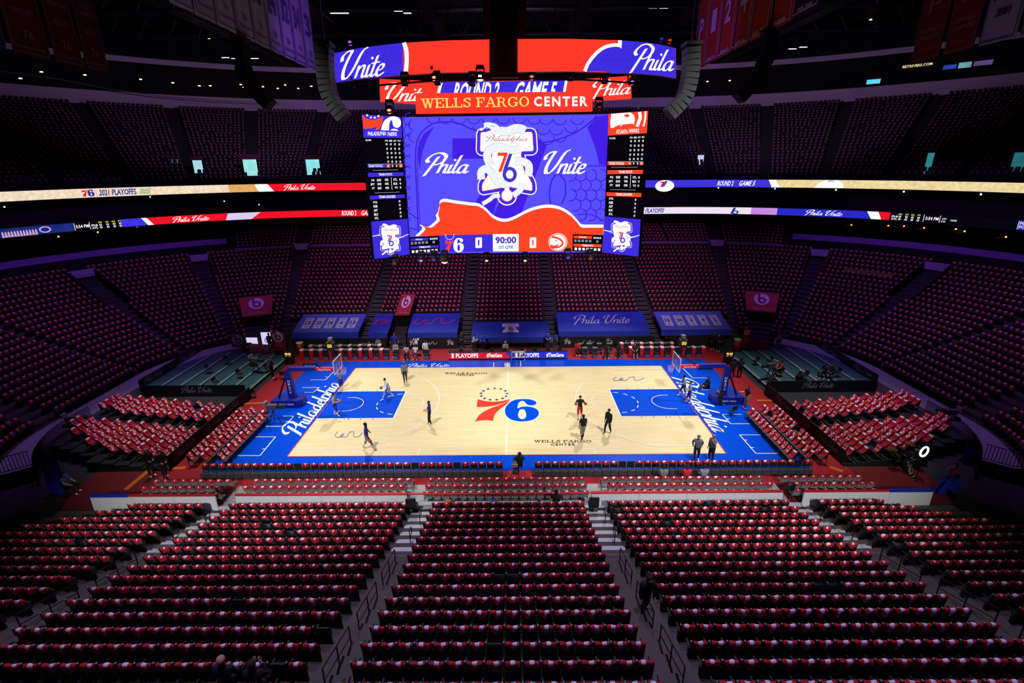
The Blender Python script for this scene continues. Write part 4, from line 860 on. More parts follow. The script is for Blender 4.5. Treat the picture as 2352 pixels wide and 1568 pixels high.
for t_, m_ in ((back_mb(z0=.14), 0), (pan_mb(), 0), (arm_mb(), 0), (cap_mb(), 1)): seat_all.add(t_.v, t_.f, m_)
seat_low = MB(); t_ = back_mb(); seat_low.add(t_.v, t_.f, 0); t_ = pan_mb(); seat_low.add(t_.v, t_.f, 0)
def shirt_far(seed):
    b = shirt_mb(seed, 4, full=True, w=.30); v = []; q = 11
    b.m = [1 if (j_ in (2, 3, 4, 5) and 1 <= i_ <= 2 and (seed*7+i_*3+j_*5) % 3) else 0 for i_ in range(4) for j_ in range(q-1)]
    for x, y, z in b.v:
        if y > .0 and z < .87: z = .87-(.87-z)*2.1; y += .02
        v.append((x, y, z))
    b.v = v; return b
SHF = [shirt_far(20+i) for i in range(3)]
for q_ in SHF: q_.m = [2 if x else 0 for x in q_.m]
SHN = [shirt_mb(40+i, 5) for i in range(3)]
def shirt_big(seed):
    b = shirt_mb(seed, 5, w=.45); v = []; rg = random.Random(seed)
    for i_, (x, y, z) in enumerate(b.v):
        c_, j_ = divmod(i_, 11); w_ = rg.uniform(-.02, .02)
        if j_ < 5: y, z = [(.30, .505), (.20, .55), (.11, .64), (.075, .74), (.04, .84)][j_]; y += w_; z += w_*.6; x *= (.75, .85, .95, 1, 1)[j_]
        v.append((x, y, z))
    b.v = v; rg = random.Random(seed); b.m = [1 if (i_ in (1, 2, 3) and 1 <= j_ <= 6 and rg.random() < .34) else 0 for i_ in range(5) for j_ in range(10)]; return b
SHB = [shirt_big(60+i) for i in range(4)]
sh_t = []   # template kind of every shirt in the joined heap
SP = 0.508
near_secs = [('far left', -24.2, -16.05, 1), ('left', -14.75, -5.05, 0), ('centre', -3.95, 4.35, 0), ('right', 5.5, 15.2, 0), ('far right', 16.5, 24.4, -1)]
rest_p, rest_y, sh_p, sh_y = [], [], [], []
BIG0 = 11
NB = 0
def nrow(k):
    return ['bottom row of the picture', 'row nearest the camera', 'second nearest row', 'third nearest row', 'fourth nearest row', 'fifth nearest row'][16-k] if k >= 11 else ''
for k in range(0, 17):
    for nm, x0, x1, oc in near_secs:
        n = int((x1-x0)/SP); off = (x1-x0-n*SP)/2
        if k < 4 and oc: 
            cut = (4-k)*2
        else: cut = 0
        for i in range(n):
            if oc == 1 and i < cut or oc == -1 and i >= n-cut: continue
            x = x0+off+SP*(i+.5); y = -12.95-rowd(k); z = rowz(k)
            q = AX @ (np.array([x, y, z+.8])-CAM); u = W/2+FPX*q[0]/q[2]
            if u < -60 or u > W+60: continue
            noshirt = random.random() < .015
            if k >= BIG0 and -25 < u < W+25 and not (k == BIG0 and nm in ('far left', 'far right')):
                NB += 1; rg = random.Random(k*100+i)
                side_ = 'left' if i < n/2 else 'right'; idx = i+1 if side_ == 'left' else n-i
                pl = '%s from %s in %s, %s near section' % (ORD(idx), side_, nrow(k), nm)
                e = empty('arena_seat', (x, y, z), 0, 'black arena seat, '+pl, 'seat', 'black seats of the nearest rows')
                inst(S_BACK, 'backrest', e); inst(S_PAN, 'seat_pan', e); ar = inst(S_ARM, 'armrest', e); inst(S_CAP, 'armrest_cap', ar)
                if not noshirt:
                    inst(SHIRTS[rg.randrange(9)], 'shirt', None, (x+rg.uniform(-.015, .015), y, z), rg.uniform(-.03, .03), label='red shirt on seat '+pl, cat='shirt', group='red shirts on the nearest rows')
            else:
                rest_p.append((x, y, z)); rest_y.append(0)
                if not noshirt: sh_p.append((x, y, z)); sh_y.append(random.uniform(-.04, .04)); sh_t.append('n')
scatter('arena_seats', seat_all, [seatblk, seatcap], rest_p, rest_y, kind='stuff', label='black seats of the near stand beyond the nearest rows', cat='seats')
# far and end stands
LP, LY, LS = [], [], []
def yaw_to(fx, fy): return math.atan2(-fx, fy)
def in_vom(sx, ang, d):   # entrance cut-outs
    for a0, d0, d1, w in ((28.3, 12, 18.6, 2.9), (53, 15, 18.8, 2.3), (78, 16.2, 19.8, 2.0)):
        if abs(ang-a0) < w and d0 < d < d1: return True
    return 60.2 < ang < 71.8 and d < 7.9
TARP = [(-23.2, -15.2), (-14.4, -12.4), (-10.6, -5.0), (-4.0, 4.3), (5.2, 14.6), (15.6, 23)]
for k in range(0, 23):
    d = rowd(k); z = rowz(k)
    for x0, x1 in ((-21.98, -16.2), (-14.9, -5.25), (-3.95, 4.0), (5.25, 14.9), (16.2, 21.98)):
        n = int((x1-x0)/SP)
        for i in range(n):
            x = x0+SP*(i+.5)+(x1-x0-n*SP)/2
            if k <= (4 if abs(x) > 4.3 else 2) and not (k == 0): continue
            if -12.7 < x < -10.5 and k < 9: continue
            LP.append((x, 12.95+d, z)); LY.append(math.pi); LS.append(not (k == 0 and x < 4.5))
    for sx in (-1, 1):
        for a0, a1 in ((79.6, 90), (54.8, 76.4), (30, 51.2), (3.5, 26.6)):
            L = (8.5+d)*R(a1-a0); n = int(L/SP)
            for i in range(n):
                an = a0+(a1-a0)*(i+.5)/n
                if in_vom(sx, an, d) or (k < 2 and an < 79) or (k < 5 and an > 79): continue
                q = R(an); x, y = sx*(21.98+(8.5+d)*math.cos(q)), 4.45+(8.5+d)*math.sin(q)
                LP.append((x, y, z)); LY.append(yaw_to(-sx*math.cos(q), -math.sin(q))); LS.append(True)
        if k >= 2:
            for y0, y1 in ((-3.3, 5.2),):
                n = int((y1-y0)/SP)
                for i in range(n): LP.append((sx*(30.48+d), y0+SP*(i+.5), z)); LY.append(yaw_to(-sx, 0)); LS.append(True)
            for a0, a1 in ((3, 38),):
                L = (8.5+d)*R(a1-a0); n = int(L/SP)
                for i in range(n):
                    q = R(a0+(a1-a0)*(i+.5)/n); x, y = sx*(21.98+(8.5+d)*math.cos(q)), -4.45-(8.5+d)*math.sin(q)
                    LP.append((x, y, z)); LY.append(yaw_to(-sx*math.cos(q), math.sin(q))); LS.append(True)
for j in range(12):       # club rows under the suites
    for x0, x1 in ((-21.9, -16.6), (-14.6, -5.4), (-4, 4), (5.4, 14.6), (16.6, 21.9)):
        for i in range(int((x1-x0)/SP)): LP.append((x0+SP*(i+.5), 12.95+21.1+.85*j, 7.35+.31*j)); LY.append(math.pi); LS.append(True)
    for sx in (-1, 1):
        for a0, a1 in ((62, 76), (79.5, 90)):
            d = 21.1+.85*j; n = int((8.5+d)*R(a1-a0)/SP)
            for i in range(n): q = R(a0+(a1-a0)*(i+.5)/n); LP.append((sx*(21.98+(8.5+d)*math.cos(q)), 4.45+(8.5+d)*math.sin(q), 7.35+.31*j)); LY.append(yaw_to(-sx*math.cos(q), -math.sin(q))); LS.append(True)
def visible(p):
    q = AX @ (np.array(p)-CAM); 
    if q[2] < 2: return False
    u, v = W/2+FPX*q[0]/q[2], H/2-FPX*q[1]/q[2]; return -80 < u < W+80 and -80 < v < H+80
ok = [visible(p) for p in LP]
LP = [p for p, o in zip(LP, ok) if o]; LY = [p for p, o in zip(LY, ok) if o]; LS = [p for p, o in zip(LS, ok) if o]
scatter('arena_seats', seat_low, [seatmar], LP, LY, kind='stuff', label='dark folded seats filling the far and end stands', cat='seats')
sh_p += [p for p, s in zip(LP, LS) if s]; sh_y += [y for y, s in zip(LY, LS) if s]; sh_t += ['f' for s in LS if s]
# upper deck seats
UP, UY = [], []
DAISLE = [8, 20, 32, 44, 56, 68, 80]
for j in range(25):
    d, z = UD(j), UZ(j)
    for sx in (-1, 1):
        for a0, a1 in [(q+1.0, q+11.0) for q in (-4, 8, 20, 32, 44, 56, 68)]+[(81, 90)]:
            L = (8.5+d)*R(a1-a0); n = int(L/.55)
            for i in range(n):
                q = R(a0+(a1-a0)*(i+.5)/n); UP.append((sx*(21.98+(8.5+d)*math.cos(q)), 4.45+(8.5+d)*math.sin(q), z)); UY.append(yaw_to(-sx*math.cos(q), -math.sin(q)))
        for x0, x1 in ((0.8, 10.4), (11.8, 21.9)):
            for i in range(int((x1-x0)/.55)): UP.append((sx*(x0+.55*(i+.5)), 12.95+d, z)); UY.append(math.pi)
ok = [visible(p) for p in UP]; UP = [p for p, o in zip(UP, ok) if o]; UY = [p for p, o in zip(UY, ok) if o]
scatter('upper_deck_seats', seat_low, [mat('seat_navy', '2a2038', 0.6)], UP, UY, kind='stuff', label='rows of dark seats in the upper deck', cat='seats')
umask = [random.random() < .93 for _ in UP]
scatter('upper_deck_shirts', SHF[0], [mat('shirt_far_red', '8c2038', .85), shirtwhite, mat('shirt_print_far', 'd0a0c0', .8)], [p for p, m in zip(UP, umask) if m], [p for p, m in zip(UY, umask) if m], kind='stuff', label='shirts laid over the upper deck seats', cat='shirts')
# ------------------------------------------------------------------ folding, sideline and platform chairs
def fold_parts(seatm, frame, grp):
    bk = back_mb(.43, .52, .84, .03, .12, -.02).mesh('backrest', seatm); st = MB(); st.box((0, .2, .44), (.42, .4, .04)); st = st.mesh('seat', seatm)
    lg = MB()
    lg.tube([(0, -.08, .86), (0, .38, .01)], .014, 4); lg.tube([(0, .32, .43), (0, -.1, .01)], .014, 4); lg = lg.mesh('leg_frame', frame)
    return bk, st, lg
def chair(parts, name, loc, rz, label, cat, grp):
    e = empty(name, loc, rz, label, cat, grp); inst(parts[0], 'backrest', e); inst(parts[1], 'seat', e)
    for s in (-1, 1): inst(parts[2], 'leg_frame', e, (s*.215, 0, 0))
    return e
FOLD = fold_parts(chairgrey, chairblk, 0)
fsec = [('far left', -20.4, -15.75), ('left', -14.6, -5.35), ('centre', -4.55, 4.65), ('right', 5.55, 14.85), ('far right', 15.9, 20.6)]
rowname = ['front', 'middle', 'wall-side']
for r, y in enumerate((-11.38, -12.03, -12.66)):
    for nm, x0, x1 in fsec:
        n = int((x1-x0)/.475)
        for i in range(n):
            x = x0+(x1-x0)*(i+.5)/n
            if r == 1 and abs(x) > 5: x += .3*np.sign(x)
            chair(FOLD, 'folding_chair', (x, y, .012 if abs(x) < 15.9 else 0), 0, 'grey folding chair, %s from left, %s row, %s floor block' % (ORD(i+1), rowname[r], nm), 'chair', 'folding chairs behind the near sideline')
            sh_p.append((x, y-.015, -.02)); sh_y.append(random.uniform(-.05, .05)); sh_t.append('n')
def side_parts(m):
    bk = back_mb(.44, .40, .86, .05, .06).mesh('backrest', m); st = MB(); st.box((0, .22, .43), (.44, .42, .07)); st = st.mesh('seat', mat('chair_seat_dark', '47494c', .6))
    b = MB(); b.box((-.2, -.02, .2), (.025, .03, .4)); b.box((-.2, .38, .2), (.025, .03, .4)); b.box((-.2, .18, .03), (.02, .42, .02)); return bk, st, b.mesh('leg_frame', chairblk)
SIDE = side_parts(chairblk)
def schair(loc, rz, label, grp, parts=SIDE, name='sideline_chair', cat='chair'):
    e = empty(name, loc, rz, label, cat, grp); inst(parts[0], 'backrest', e); inst(parts[1], 'seat', e)
    inst(parts[2], 'leg_frame', e); inst(parts[2], 'leg_frame', e, (.4, 0, 0)); return e
greypad = mat('grey_panel', '3a3b3e', .7)
for nm, x0, x1 in (('left', -18.55, -.15), ('right', 1.75, 18.55)):
    n = int((x1-x0)/.5)
    for i in range(n):
        x = x0+(x1-x0)*(i+.5)/n; e = schair((x, -9.78, .014), 0, 'padded sideline chair, %s from left in the %s near sideline row' % (ORD(i+1), nm), 'padded chairs along the near sideline')
        if random.random() < .93: sh_p.append((x, -9.78, 0)); sh_y.append(random.uniform(-.06, .06)); sh_t.append('n')
    b = MB()
    for i in range(n): x = x0+(x1-x0)*(i+.5)/n; b.box((x, -10.02, .2), ((x1-x0)/n-.03, .22, .38))
    b.build('floor_box_row', greypad, label='row of low grey storage boxes behind the %s near sideline chairs' % nm, cat='boxes', kind='stuff')
for sx, nm in ((-1, 'left'), (1, 'right')):
    for r, xr in enumerate((18.05, 19.15, 20.0)):
        for i in range(13 if r else 12):
            y = -8.6+i*.53+(.0 if r else .0)
            if sx > 0: y -= .2
            schair((sx*xr, y, .014 if xr < 18.9 else 0), yaw_to(-sx, 0), 'grey baseline chair, %s from near end, %s row back from the %s baseline' % (ORD(i+1), ('first', 'second', 'third')[r], nm), 'chairs behind the baselines')
            if random.random() < .97: sh_p.append((sx*xr, y, 0)); sh_y.append(yaw_to(-sx, 0)+random.uniform(-.08, .08)); sh_t.append('b')
PLAT = (back_mb(.44, .40, .84, .05, .10).mesh('backrest', chairblue), (lambda b: (b.box((0, .22, .43), (.44, .42, .06)), b)[1])(MB()).mesh('seat', chairblue), SIDE[2])
for sx, nm in ((-1, 'left'), (1, 'right')):
    b = MB(); 
    for r in range(10): b.box((sx*(21.05+.86*r+.43), -5.2, .06+.05*r), (.86, 7.9 if r < 6 else 6.6-.5*(r-6), .12+.1*r))
    b.build('riser_platform', mat('riser_grey', '15171c', .8), label='low stepped riser platform carrying the %s blue chairs' % nm, cat='platform')
    for r in range(10):
        for g, ys in (('far', [-1.75-.5*i for i in range(5 if r < 8 else 4)]), ('near', [-5.35-.5*i for i in range(7 if r < 5 else 6 if r < 7 else 4 if r < 9 else 2)])):
            for i, y in enumerate(ys):
                x = sx*(21.65+.86*r); y2 = y-(.35 if sx > 0 else 0)+.0
                schair((x, y2, .12+.1*r), yaw_to(-sx, 0), 'blue riser chair, %s in %s row of the %s group on %s platform' % (ORD(i+1), ORD(r+1), g, nm), 'blue chairs on the riser platforms', PLAT, 'riser_chair')
                if random.random() < .97: sh_p.append((x, y2, .10+.1*r)); sh_y.append(yaw_to(-sx, 0)+random.uniform(-.08, .08)); sh_t.append('b')
assert len(sh_p) == len(sh_t) == len(sh_y)
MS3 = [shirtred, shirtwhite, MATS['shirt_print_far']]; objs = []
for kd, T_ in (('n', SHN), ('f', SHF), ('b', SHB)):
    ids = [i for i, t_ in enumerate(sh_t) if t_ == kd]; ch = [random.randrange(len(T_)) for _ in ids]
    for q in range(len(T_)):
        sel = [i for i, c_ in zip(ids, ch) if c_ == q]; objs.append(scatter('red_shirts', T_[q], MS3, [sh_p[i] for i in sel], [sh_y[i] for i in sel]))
# every other shirt in the bowl, one joined heap
bm = bmesh.new()
for o in objs: bm.from_mesh(o.data)
me = bpy.data.meshes.new('red_shirts'); bm.to_mesh(me); bm.free()
for m in MS3: me.materials.append(m)
for o in objs: bpy.data.objects.remove(o)
tag(inst(me, 'red_shirts'), 'red shirts draped over every other seat and chair in the bowl', 'shirts', None, 'stuff')
print('BIG seats', NB, 'rest', len(rest_p), 'low', len(LP), 'upper', len(UP), 'shirts', len(sh_p))
# ------------------------------------------------------------------ near boards, stairs and rails
wallwhite = mat('board_white', 'eef0f4', 0.4, var=0.03); capred = mat('cap_red', 'c8182c', 0.7); capblue = mat('cap_blue', '1a2cc0', 0.6)
for nm, x0, x1, e0, e1 in (('far left', -22.7, -15.85, 2.1, 0), ('left', -14.75, -5.35, 0, 0), ('right', 4.7, 15.15, 0, 0), ('far right', 16.3, 23.3, 0, 2.4)):
    rt = MB().box(((x0+x1)/2, -13.06, .48), (x1-x0, .05, .96)).build('wall_boards', wallwhite, kind='structure', label='white rink boards, %s stretch behind the folding chairs' % nm)
    n = max(2, round((x1-x0)/2.4)); w = (x1-x0)/n; pm = MB().box((0, 0, 0), (w-.02, .03, .92)).mesh('board_panel', wallwhite)
    for i in range(n): inst(pm, 'board_panel', rt, (x0+w*(i+.5), -13.1, .48))
    if x1-x0-e0-e1 > 0: MB().box(((x0+e0+x1-e1)/2, -13.05, .99), (x1-x0-e0-e1, .16, .07)).build('cap', capred, rt)
    if e0: MB().box((x0+e0/2, -13.05, 1.0), (e0, .2, .12)).build('cap', capblue, rt)
    if e1: MB().box((x1-e1/2, -13.05, 1.0), (e1, .2, .12)).build('cap', capblue, rt)
MB().box((-.33, -13.02, .95), (10.0, .1, .05)).build('trim_3', capred, kind='structure', label='red rail closing the gap between the white boards')
# media tables in the gap of the boards
alu = mat('aluminium', 'b6babf', 0.35, .7); tabletop = mat('table_grey', '9ea3a6', .5)
for i in range(4):
    x = -4.0+i*2.35; t = empty('media_table', (x, -13.3, 0), 0, 'silver framed media table, %s from left in the gap of the white boards' % ORD(i+1), 'table', 'media tables in the board gap')
    MB().box((0, 0, .52), (2.2, .36, .04)).build('table_top', tabletop, t)
    b = MB(); b.box((0, .16, .28), (2.1, .02, .3)); b.build('back_panel', mat('table_white', 'd8dadc', .5), t)
    lg = MB().tube([(0, 0, 0), (0, 0, .5)], .02, 5).mesh('leg', alu)
    for dx in (-1.05, 1.05):
        for dy in (-.15, .15): inst(lg, 'leg', t, (dx, dy, 0))
for k_, (x, c_, nm) in enumerate(((-3.1, 'd07020', 'orange'), (-.6, '2050c0', 'blue'), (2.6, 'd8b820', 'yellow'))):
    MB().box((0, 0, .09), (.3, .2, .18)).build('equipment_case', mat('case_'+nm, c_, .6), loc=(x, -13.3, .54), label='small %s equipment case on the media table' % nm, cat='case')
def office_chair(x, y, z, label, rz=0):
    t = empty('office_chair', (x, y, z), rz, label, 'chair', 'office chairs beside the board gap')
    MB().box((0, 0, .5), (.52, .5, .1)).build('seat', chairblk, t); b = back_mb(.54, .55, 1.15, .09, .08, -.24); b.build('backrest', chairblk, t)
    MB().tube([(0, 0, .08), (0, 0, .48)], .03, 6).build('post', chairblk, t)
    fm = MB().tube([(0, 0, .1), (.3, 0, .05)], [.03, .02], 5).mesh('foot', chairblk)
    for i in range(5): inst(fm, 'foot', t, (0, 0, 0), i*2*math.pi/5)
p = atz(962, 1160, .1); office_chair(-5.0, -13.55, .1, 'black office chair at the left end of the media tables')
office_chair(4.75, -13.55, .1, 'black office chair at the right end of the media tables')
AISLES = [('left', -4.5, 1.05), ('right', 4.93, 1.1), ('far left', -15.4, 1.25), ('far right', 15.85, 1.25)]
stepwhite = mat('step_white', 'cdd1d4', .5, var=.06); rail_m = mat('rail_black', '121214', .4, .3)
for nm, x, w in AISLES:
    rt = MB().box((x, -13.3, .03), (w, .5, .1)).build('stairs', dkconc, kind='structure', label='aisle stairs between the near sections, %s aisle' % nm)
    sm = MB().box((0, 0, 0), (w, .34, .05)).mesh('step', stepwhite); sm2 = MB().box((0, 0, 0), (w, .3, .12)).mesh('step', concrete)
    for k in range(0, 17):
        zz = rowz(k); y = -12.95-rowd(k)
        if k < 7: inst(sm, 'step', rt, (x, y+.12, zz+.03)); inst(sm, 'step', rt, (x, y+.70, (zz+rowz(k-1 if k else 0))/2+.04))
        else: inst(sm2, 'step', rt, (x, y+.76, zz-.10))
def handrail(x, k0, k1, label, loop=False):
    def P(k, h): return (0, -rowd(k)+rowd(k0), prof(rowd(k))-prof(rowd(k0))+h)
    t = empty('handrail', (x, -12.95-rowd(k0), prof(rowd(k0))), 0, label, 'handrail', 'black aisle handrails')
    km = (k0+k1)/2
    for k in ((k0, km, k1) if k1-k0 > 1.5 else (k0,)): a_ = P(k, -.05); b_ = P(k, .92); MB().tube([a_, b_], .022, 6).build('post', rail_m, t)
    if loop: MB().tube([P(k0, .9), P(k0-.35, .98), P(k0-.5, .85), P(k0-.45, .6), P(k0-.1, .5), P(k0, .45)], .022, 6).build('top_rail', rail_m, t)
    else:
        MB().tube([P(k0, .92), P(km, .92), P(k1, .92)], .022, 6).build('top_rail', rail_m, t); MB().tube([P(k0, .5), P(km, .5), P(k1, .5)], .016, 5).build('mid_rail', rail_m, t)
for nm, x, w in AISLES:
    for i, (a_, b_) in enumerate(((6.6, 8.9), (9.8, 12.2), (13.1, 15.4))): handrail(x, a_, b_, 'black %s handrail counted upwards in the %s near aisle' % (ORD(i+1), nm))
    for i, a_ in enumerate((1.6, 4.3)): handrail(x+.2, a_, a_+.5, 'short looped black handrail, %s one low in the %s near aisle' % (('lower', 'upper')[i], nm), True)
# far aisles: narrow steps
b = MB(); edge = mat('step_edge_grey', '5e5e60', .7)
for x in (-15.55, -4.6, 4.62, 15.55):
    for k in range(0, 23): zz = rowz(k); y = 12.95+rowd(k); b.box((x, y-.45, zz+.02), (1.0, .3, .05)); b.box((x, y-.82, zz-.1), (1.0, .26, .04))
b.build('aisle_steps', edge, kind='stuff', label='grey edged steps of the straight far aisles', cat='steps'); b = MB()
for sx in (-1, 1):
    for an in (78, 53, 28.3):
        for k in range(2 if an < 78 else 0, 23):
            q = R(an); d = rowd(k)-.45
            if in_vom(sx, an+ (3.0 if an < 60 else -3), d) and an != 53 or (an in (28.3,) and 12 < d < 18.6) or (an == 53 and d > 15) or (an == 78 and d > 16.2): continue
            b.box((sx*(21.98+(8.5+d)*math.cos(q)), 4.45+(8.5+d)*math.sin(q), rowz(k)+.02), (.3, 1.0, .05), rz=math.atan2(math.sin(q), sx*math.cos(q)))
b.build('aisle_steps', mat('step_edge_dark', '45434a', .8), kind='stuff', label='dark edged steps of the corner aisles', cat='steps')
# entrances in the far bowl
lintel = mat('lintel_sign', 'a892c0', .6)
vi = 0
for sx in (-1, 1):
    for an, d0, d1, w in ((28.3, 12.2, 18.4, 2.0), (53, 15, 18.6, 1.7), (78, 16.4, 19.6, 1.6)):
        vi += 1; q = R(an); ux, uy = sx*math.cos(q), math.sin(q); rz = math.atan2(uy, ux); c0 = (sx*21.98, 4.45)
        t = empty('entrance_portal', (c0[0]+ux*(8.5+d0), c0[1]+uy*(8.5+d0), prof(d0)), rz, 'dark stand entrance with purple lintel sign, %s %s bowl' % (('lower', 'middle', 'upper')[(28.3, 53, 78).index(an)], 'left' if sx < 0 else 'right'), 'entrance', 'dark entrances in the far bowl')
        L = d1-d0; dz = prof(d1)-prof(d0); b = MB(); b.add([(0, -w/2-.1, .12), (0, w/2+.1, .12), (L, w/2+.1, .2), (L, -w/2-.1, .2), (L, -w/2-.1, dz+.3), (L, w/2+.1, dz+.3)], [(0, 1, 2, 3), (3, 2, 5, 4)]); b.build('shade_sheet', mat('void_black', '030304', .9), t)  # black sheet over the treads, shade of the entrance put into its colour
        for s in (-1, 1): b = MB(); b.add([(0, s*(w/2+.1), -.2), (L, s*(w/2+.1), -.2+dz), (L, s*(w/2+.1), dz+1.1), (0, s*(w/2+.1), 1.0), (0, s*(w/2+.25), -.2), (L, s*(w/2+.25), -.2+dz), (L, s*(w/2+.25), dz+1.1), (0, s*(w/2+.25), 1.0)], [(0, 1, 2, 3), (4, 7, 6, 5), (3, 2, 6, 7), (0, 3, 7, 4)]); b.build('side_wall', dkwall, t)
        MB().box((L, 0, dz+.75), (.12, w+.5, .8)).build('lintel_sign', lintel, t)
# ------------------------------------------------------------------ side stages, banner fences
teal = mat('stage_teal', '2a5560', .75, var=.15, scale=2); banner_blk = mat('banner_black', '15161c', .8)
ltext = mat('banner_lettering', 'c9c9d6', .7)
PU = script('Phila Unite', .26)
for sx, nm in ((-1, 'left'), (1, 'right')):
    t = empty('side_stage', (sx*26, 6.2, 0), 0, 'low teal stepped stage with white edge lines, %s of the court' % nm, 'stage')
    for i in range(6):
        xa = 21.7+i*1.42; b = MB().box((sx*(xa+.71-26), 0, .12+.05*i), (1.42, 8.8, .24+.1*i)); o = b.build('stage_step', teal, t)
        MB().box((sx*(xa+.05-26), 0, .245+.1*i), (.06, 8.8, .012)).build('edge_line', stepwhite, o)
        MB().box((sx*(xa+.2-26), 0, .245+.1*i), (.03, 8.8, .012)).build('edge_line', stepwhite, o)
    f = MB().box((sx*25.9, 1.72, .5), (8.5, .06, 1.0)).build('banner_fence', banner_blk, label='black banner fence with white script on the near edge of the %s stage' % nm, cat='banner')
    c = sx*25.6; Art().fit(PU, (c-1.3, .95), (c+1.3, .95), (c+1.2, .3), (c-1.4, .3)).lay('lettering', ltext, lambda x, z: (x, 1.685, z), f)
    f = MB().box((sx*30.36, 6.2, .72), (.06, 8.8, 1.44)).build('banner_fence', banner_blk, label='black banner fence with white script along the outer edge of the %s stage' % nm, cat='banner')
    for yc in (3.6, 8.4):
        a = Art(); s = -sx; a.fit(PU, (-1.2, 1.38), (1.2, 1.38), (1.1, .8), (-1.3, .8)); a.lay('lettering', ltext, lambda y, z, yc=yc: (sx*30.325, yc+y*(1 if sx < 0 else -1), z), f)
    f = MB().box((sx*21.05, -3.9, .5), (.06, 10.4, 1.0)).build('banner_fence', banner_blk, label='long black banner fence with white script beside the %s baseline chairs' % nm, cat='banner')
    for yc in (-1.6, -4.2, -7.4): Art().fit(PU, (-1.1, .95), (1.1, .95), (1.0, .35), (-1.2, .35)).lay('lettering', ltext, lambda y, z, yc=yc: (sx*21.01, yc+y*(1 if sx < 0 else -1), z), f)
    # black bar fence round the near corner
    t = empty('bar_fence', (sx*28, -10.5, 0), 0, 'black bar fence curving round the near %s corner' % nm, 'fence'); inv = Matrix.Translation((-sx*28, 10.5, 0))
    nds = arcnodes(sx, -1, -8, 46, 2); P_ = [(*node_pt(nd, .05), 0) for nd in nds]
    for z_, nm2 in ((1.55, 'top_rail'), (.5, 'bottom_rail')): o = MB().tube([(p[0], p[1], z_) for p in P_], .025, 5).build(nm2, rail_m, t); o.matrix_parent_inverse = inv
    b = MB(); nb = arcnodes(sx, -1, -8, 46, .8)
    for nd in nb: p = node_pt(nd, .05); b.box((p[0], p[1], 1.0), (.03, .03, 1.1))
    o = b.build('bars', rail_m, t, kind='stuff'); o.matrix_parent_inverse = inv
    o = sweep('skirt', nds, [(.02, 0), (.02, .5), (.1, .5)], banner_blk, flip=False); o.parent = t; o.matrix_parent_inverse = inv
# black folding chairs standing about
FB = fold_parts(chairblk, chairblk, 0)
def dchair(u, v, z, rz, label): p = atz(u, v, z); chair(FB, 'black_folding_chair', (p[0], p[1], z), rz, label, 'chair', 'loose black folding chairs')
for i, (u, v) in enumerate(((521, 836), (579, 841), (478, 857), (494, 887), (549, 868), (612, 854))):
    p = atz(u, v, .3); k = max(0, min(5, int((abs(p[0])-21.7)/1.42))); dchair(u, v, .245+.1*k, yaw_to(1, -.2), 'black folding chair, %s one listed from far to near on the left stage' % ORD(i+1))
for i, (u, v) in enumerate(((1738, 838), (1770, 838), (1850, 872), (1925, 865))):
    p = atz(u, v, .3); k = max(0, min(5, int((abs(p[0])-21.7)/1.42))); dchair(u, v, .245+.1*k, yaw_to(-1, -.2), 'black folding chair, %s from left on the right stage' % ORD(i+1))
for u, v, lb in ((580, 915, 'black folding chair beside the left teal stage corner on red carpet'), (650, 872, 'black folding chair by the red carpet behind the left basket'), (1685, 955, 'black folding chair alone on the blue floor right of the key'), (510, 1145, 'black folding chair in the far left gap of the white boards'), (1815, 1140, 'black folding chair in the far right gap of the white boards')): dchair(u, v, 0.02, R(20), lb)
# ------------------------------------------------------------------ baskets
glass = bpy.data.materials.new('backboard_glass'); glass.use_nodes = True; g = glass.node_tree.nodes['Principled BSDF']; g.inputs['Base Color'].default_value = (.85, .9, .95, 1); g.inputs['Alpha'].default_value = .14; g.inputs['Roughness'].default_value = .08
padblue = mat('pad_blue', '0b1a90', .5); padred = mat('pad_red', 'd01c24', .5); rimor = mat('rim_orange', 'e8541c', .4); netw = mat('net_white', 'e6e6f0', .8); clockblk = mat('clock_black', '0a0a0a', .5); clocky = emit('clock_yellow', 'ffc832', 1.3)
def digits(parent, t, w, h, c, ax, m=clocky, name='digits', bold=.03):
    """flat lettering on a vertical face: ax = 2-D horizontal direction of reading"""
    a = Art().fit(text(t, bold), (-w/2, h/2), (w/2, h/2), (w/2, -h/2), (-w/2, -h/2)); return a.lay(name, m, lambda x, z: (c[0]+ax[0]*x, c[1]+ax[1]*x, c[2]+z), parent)
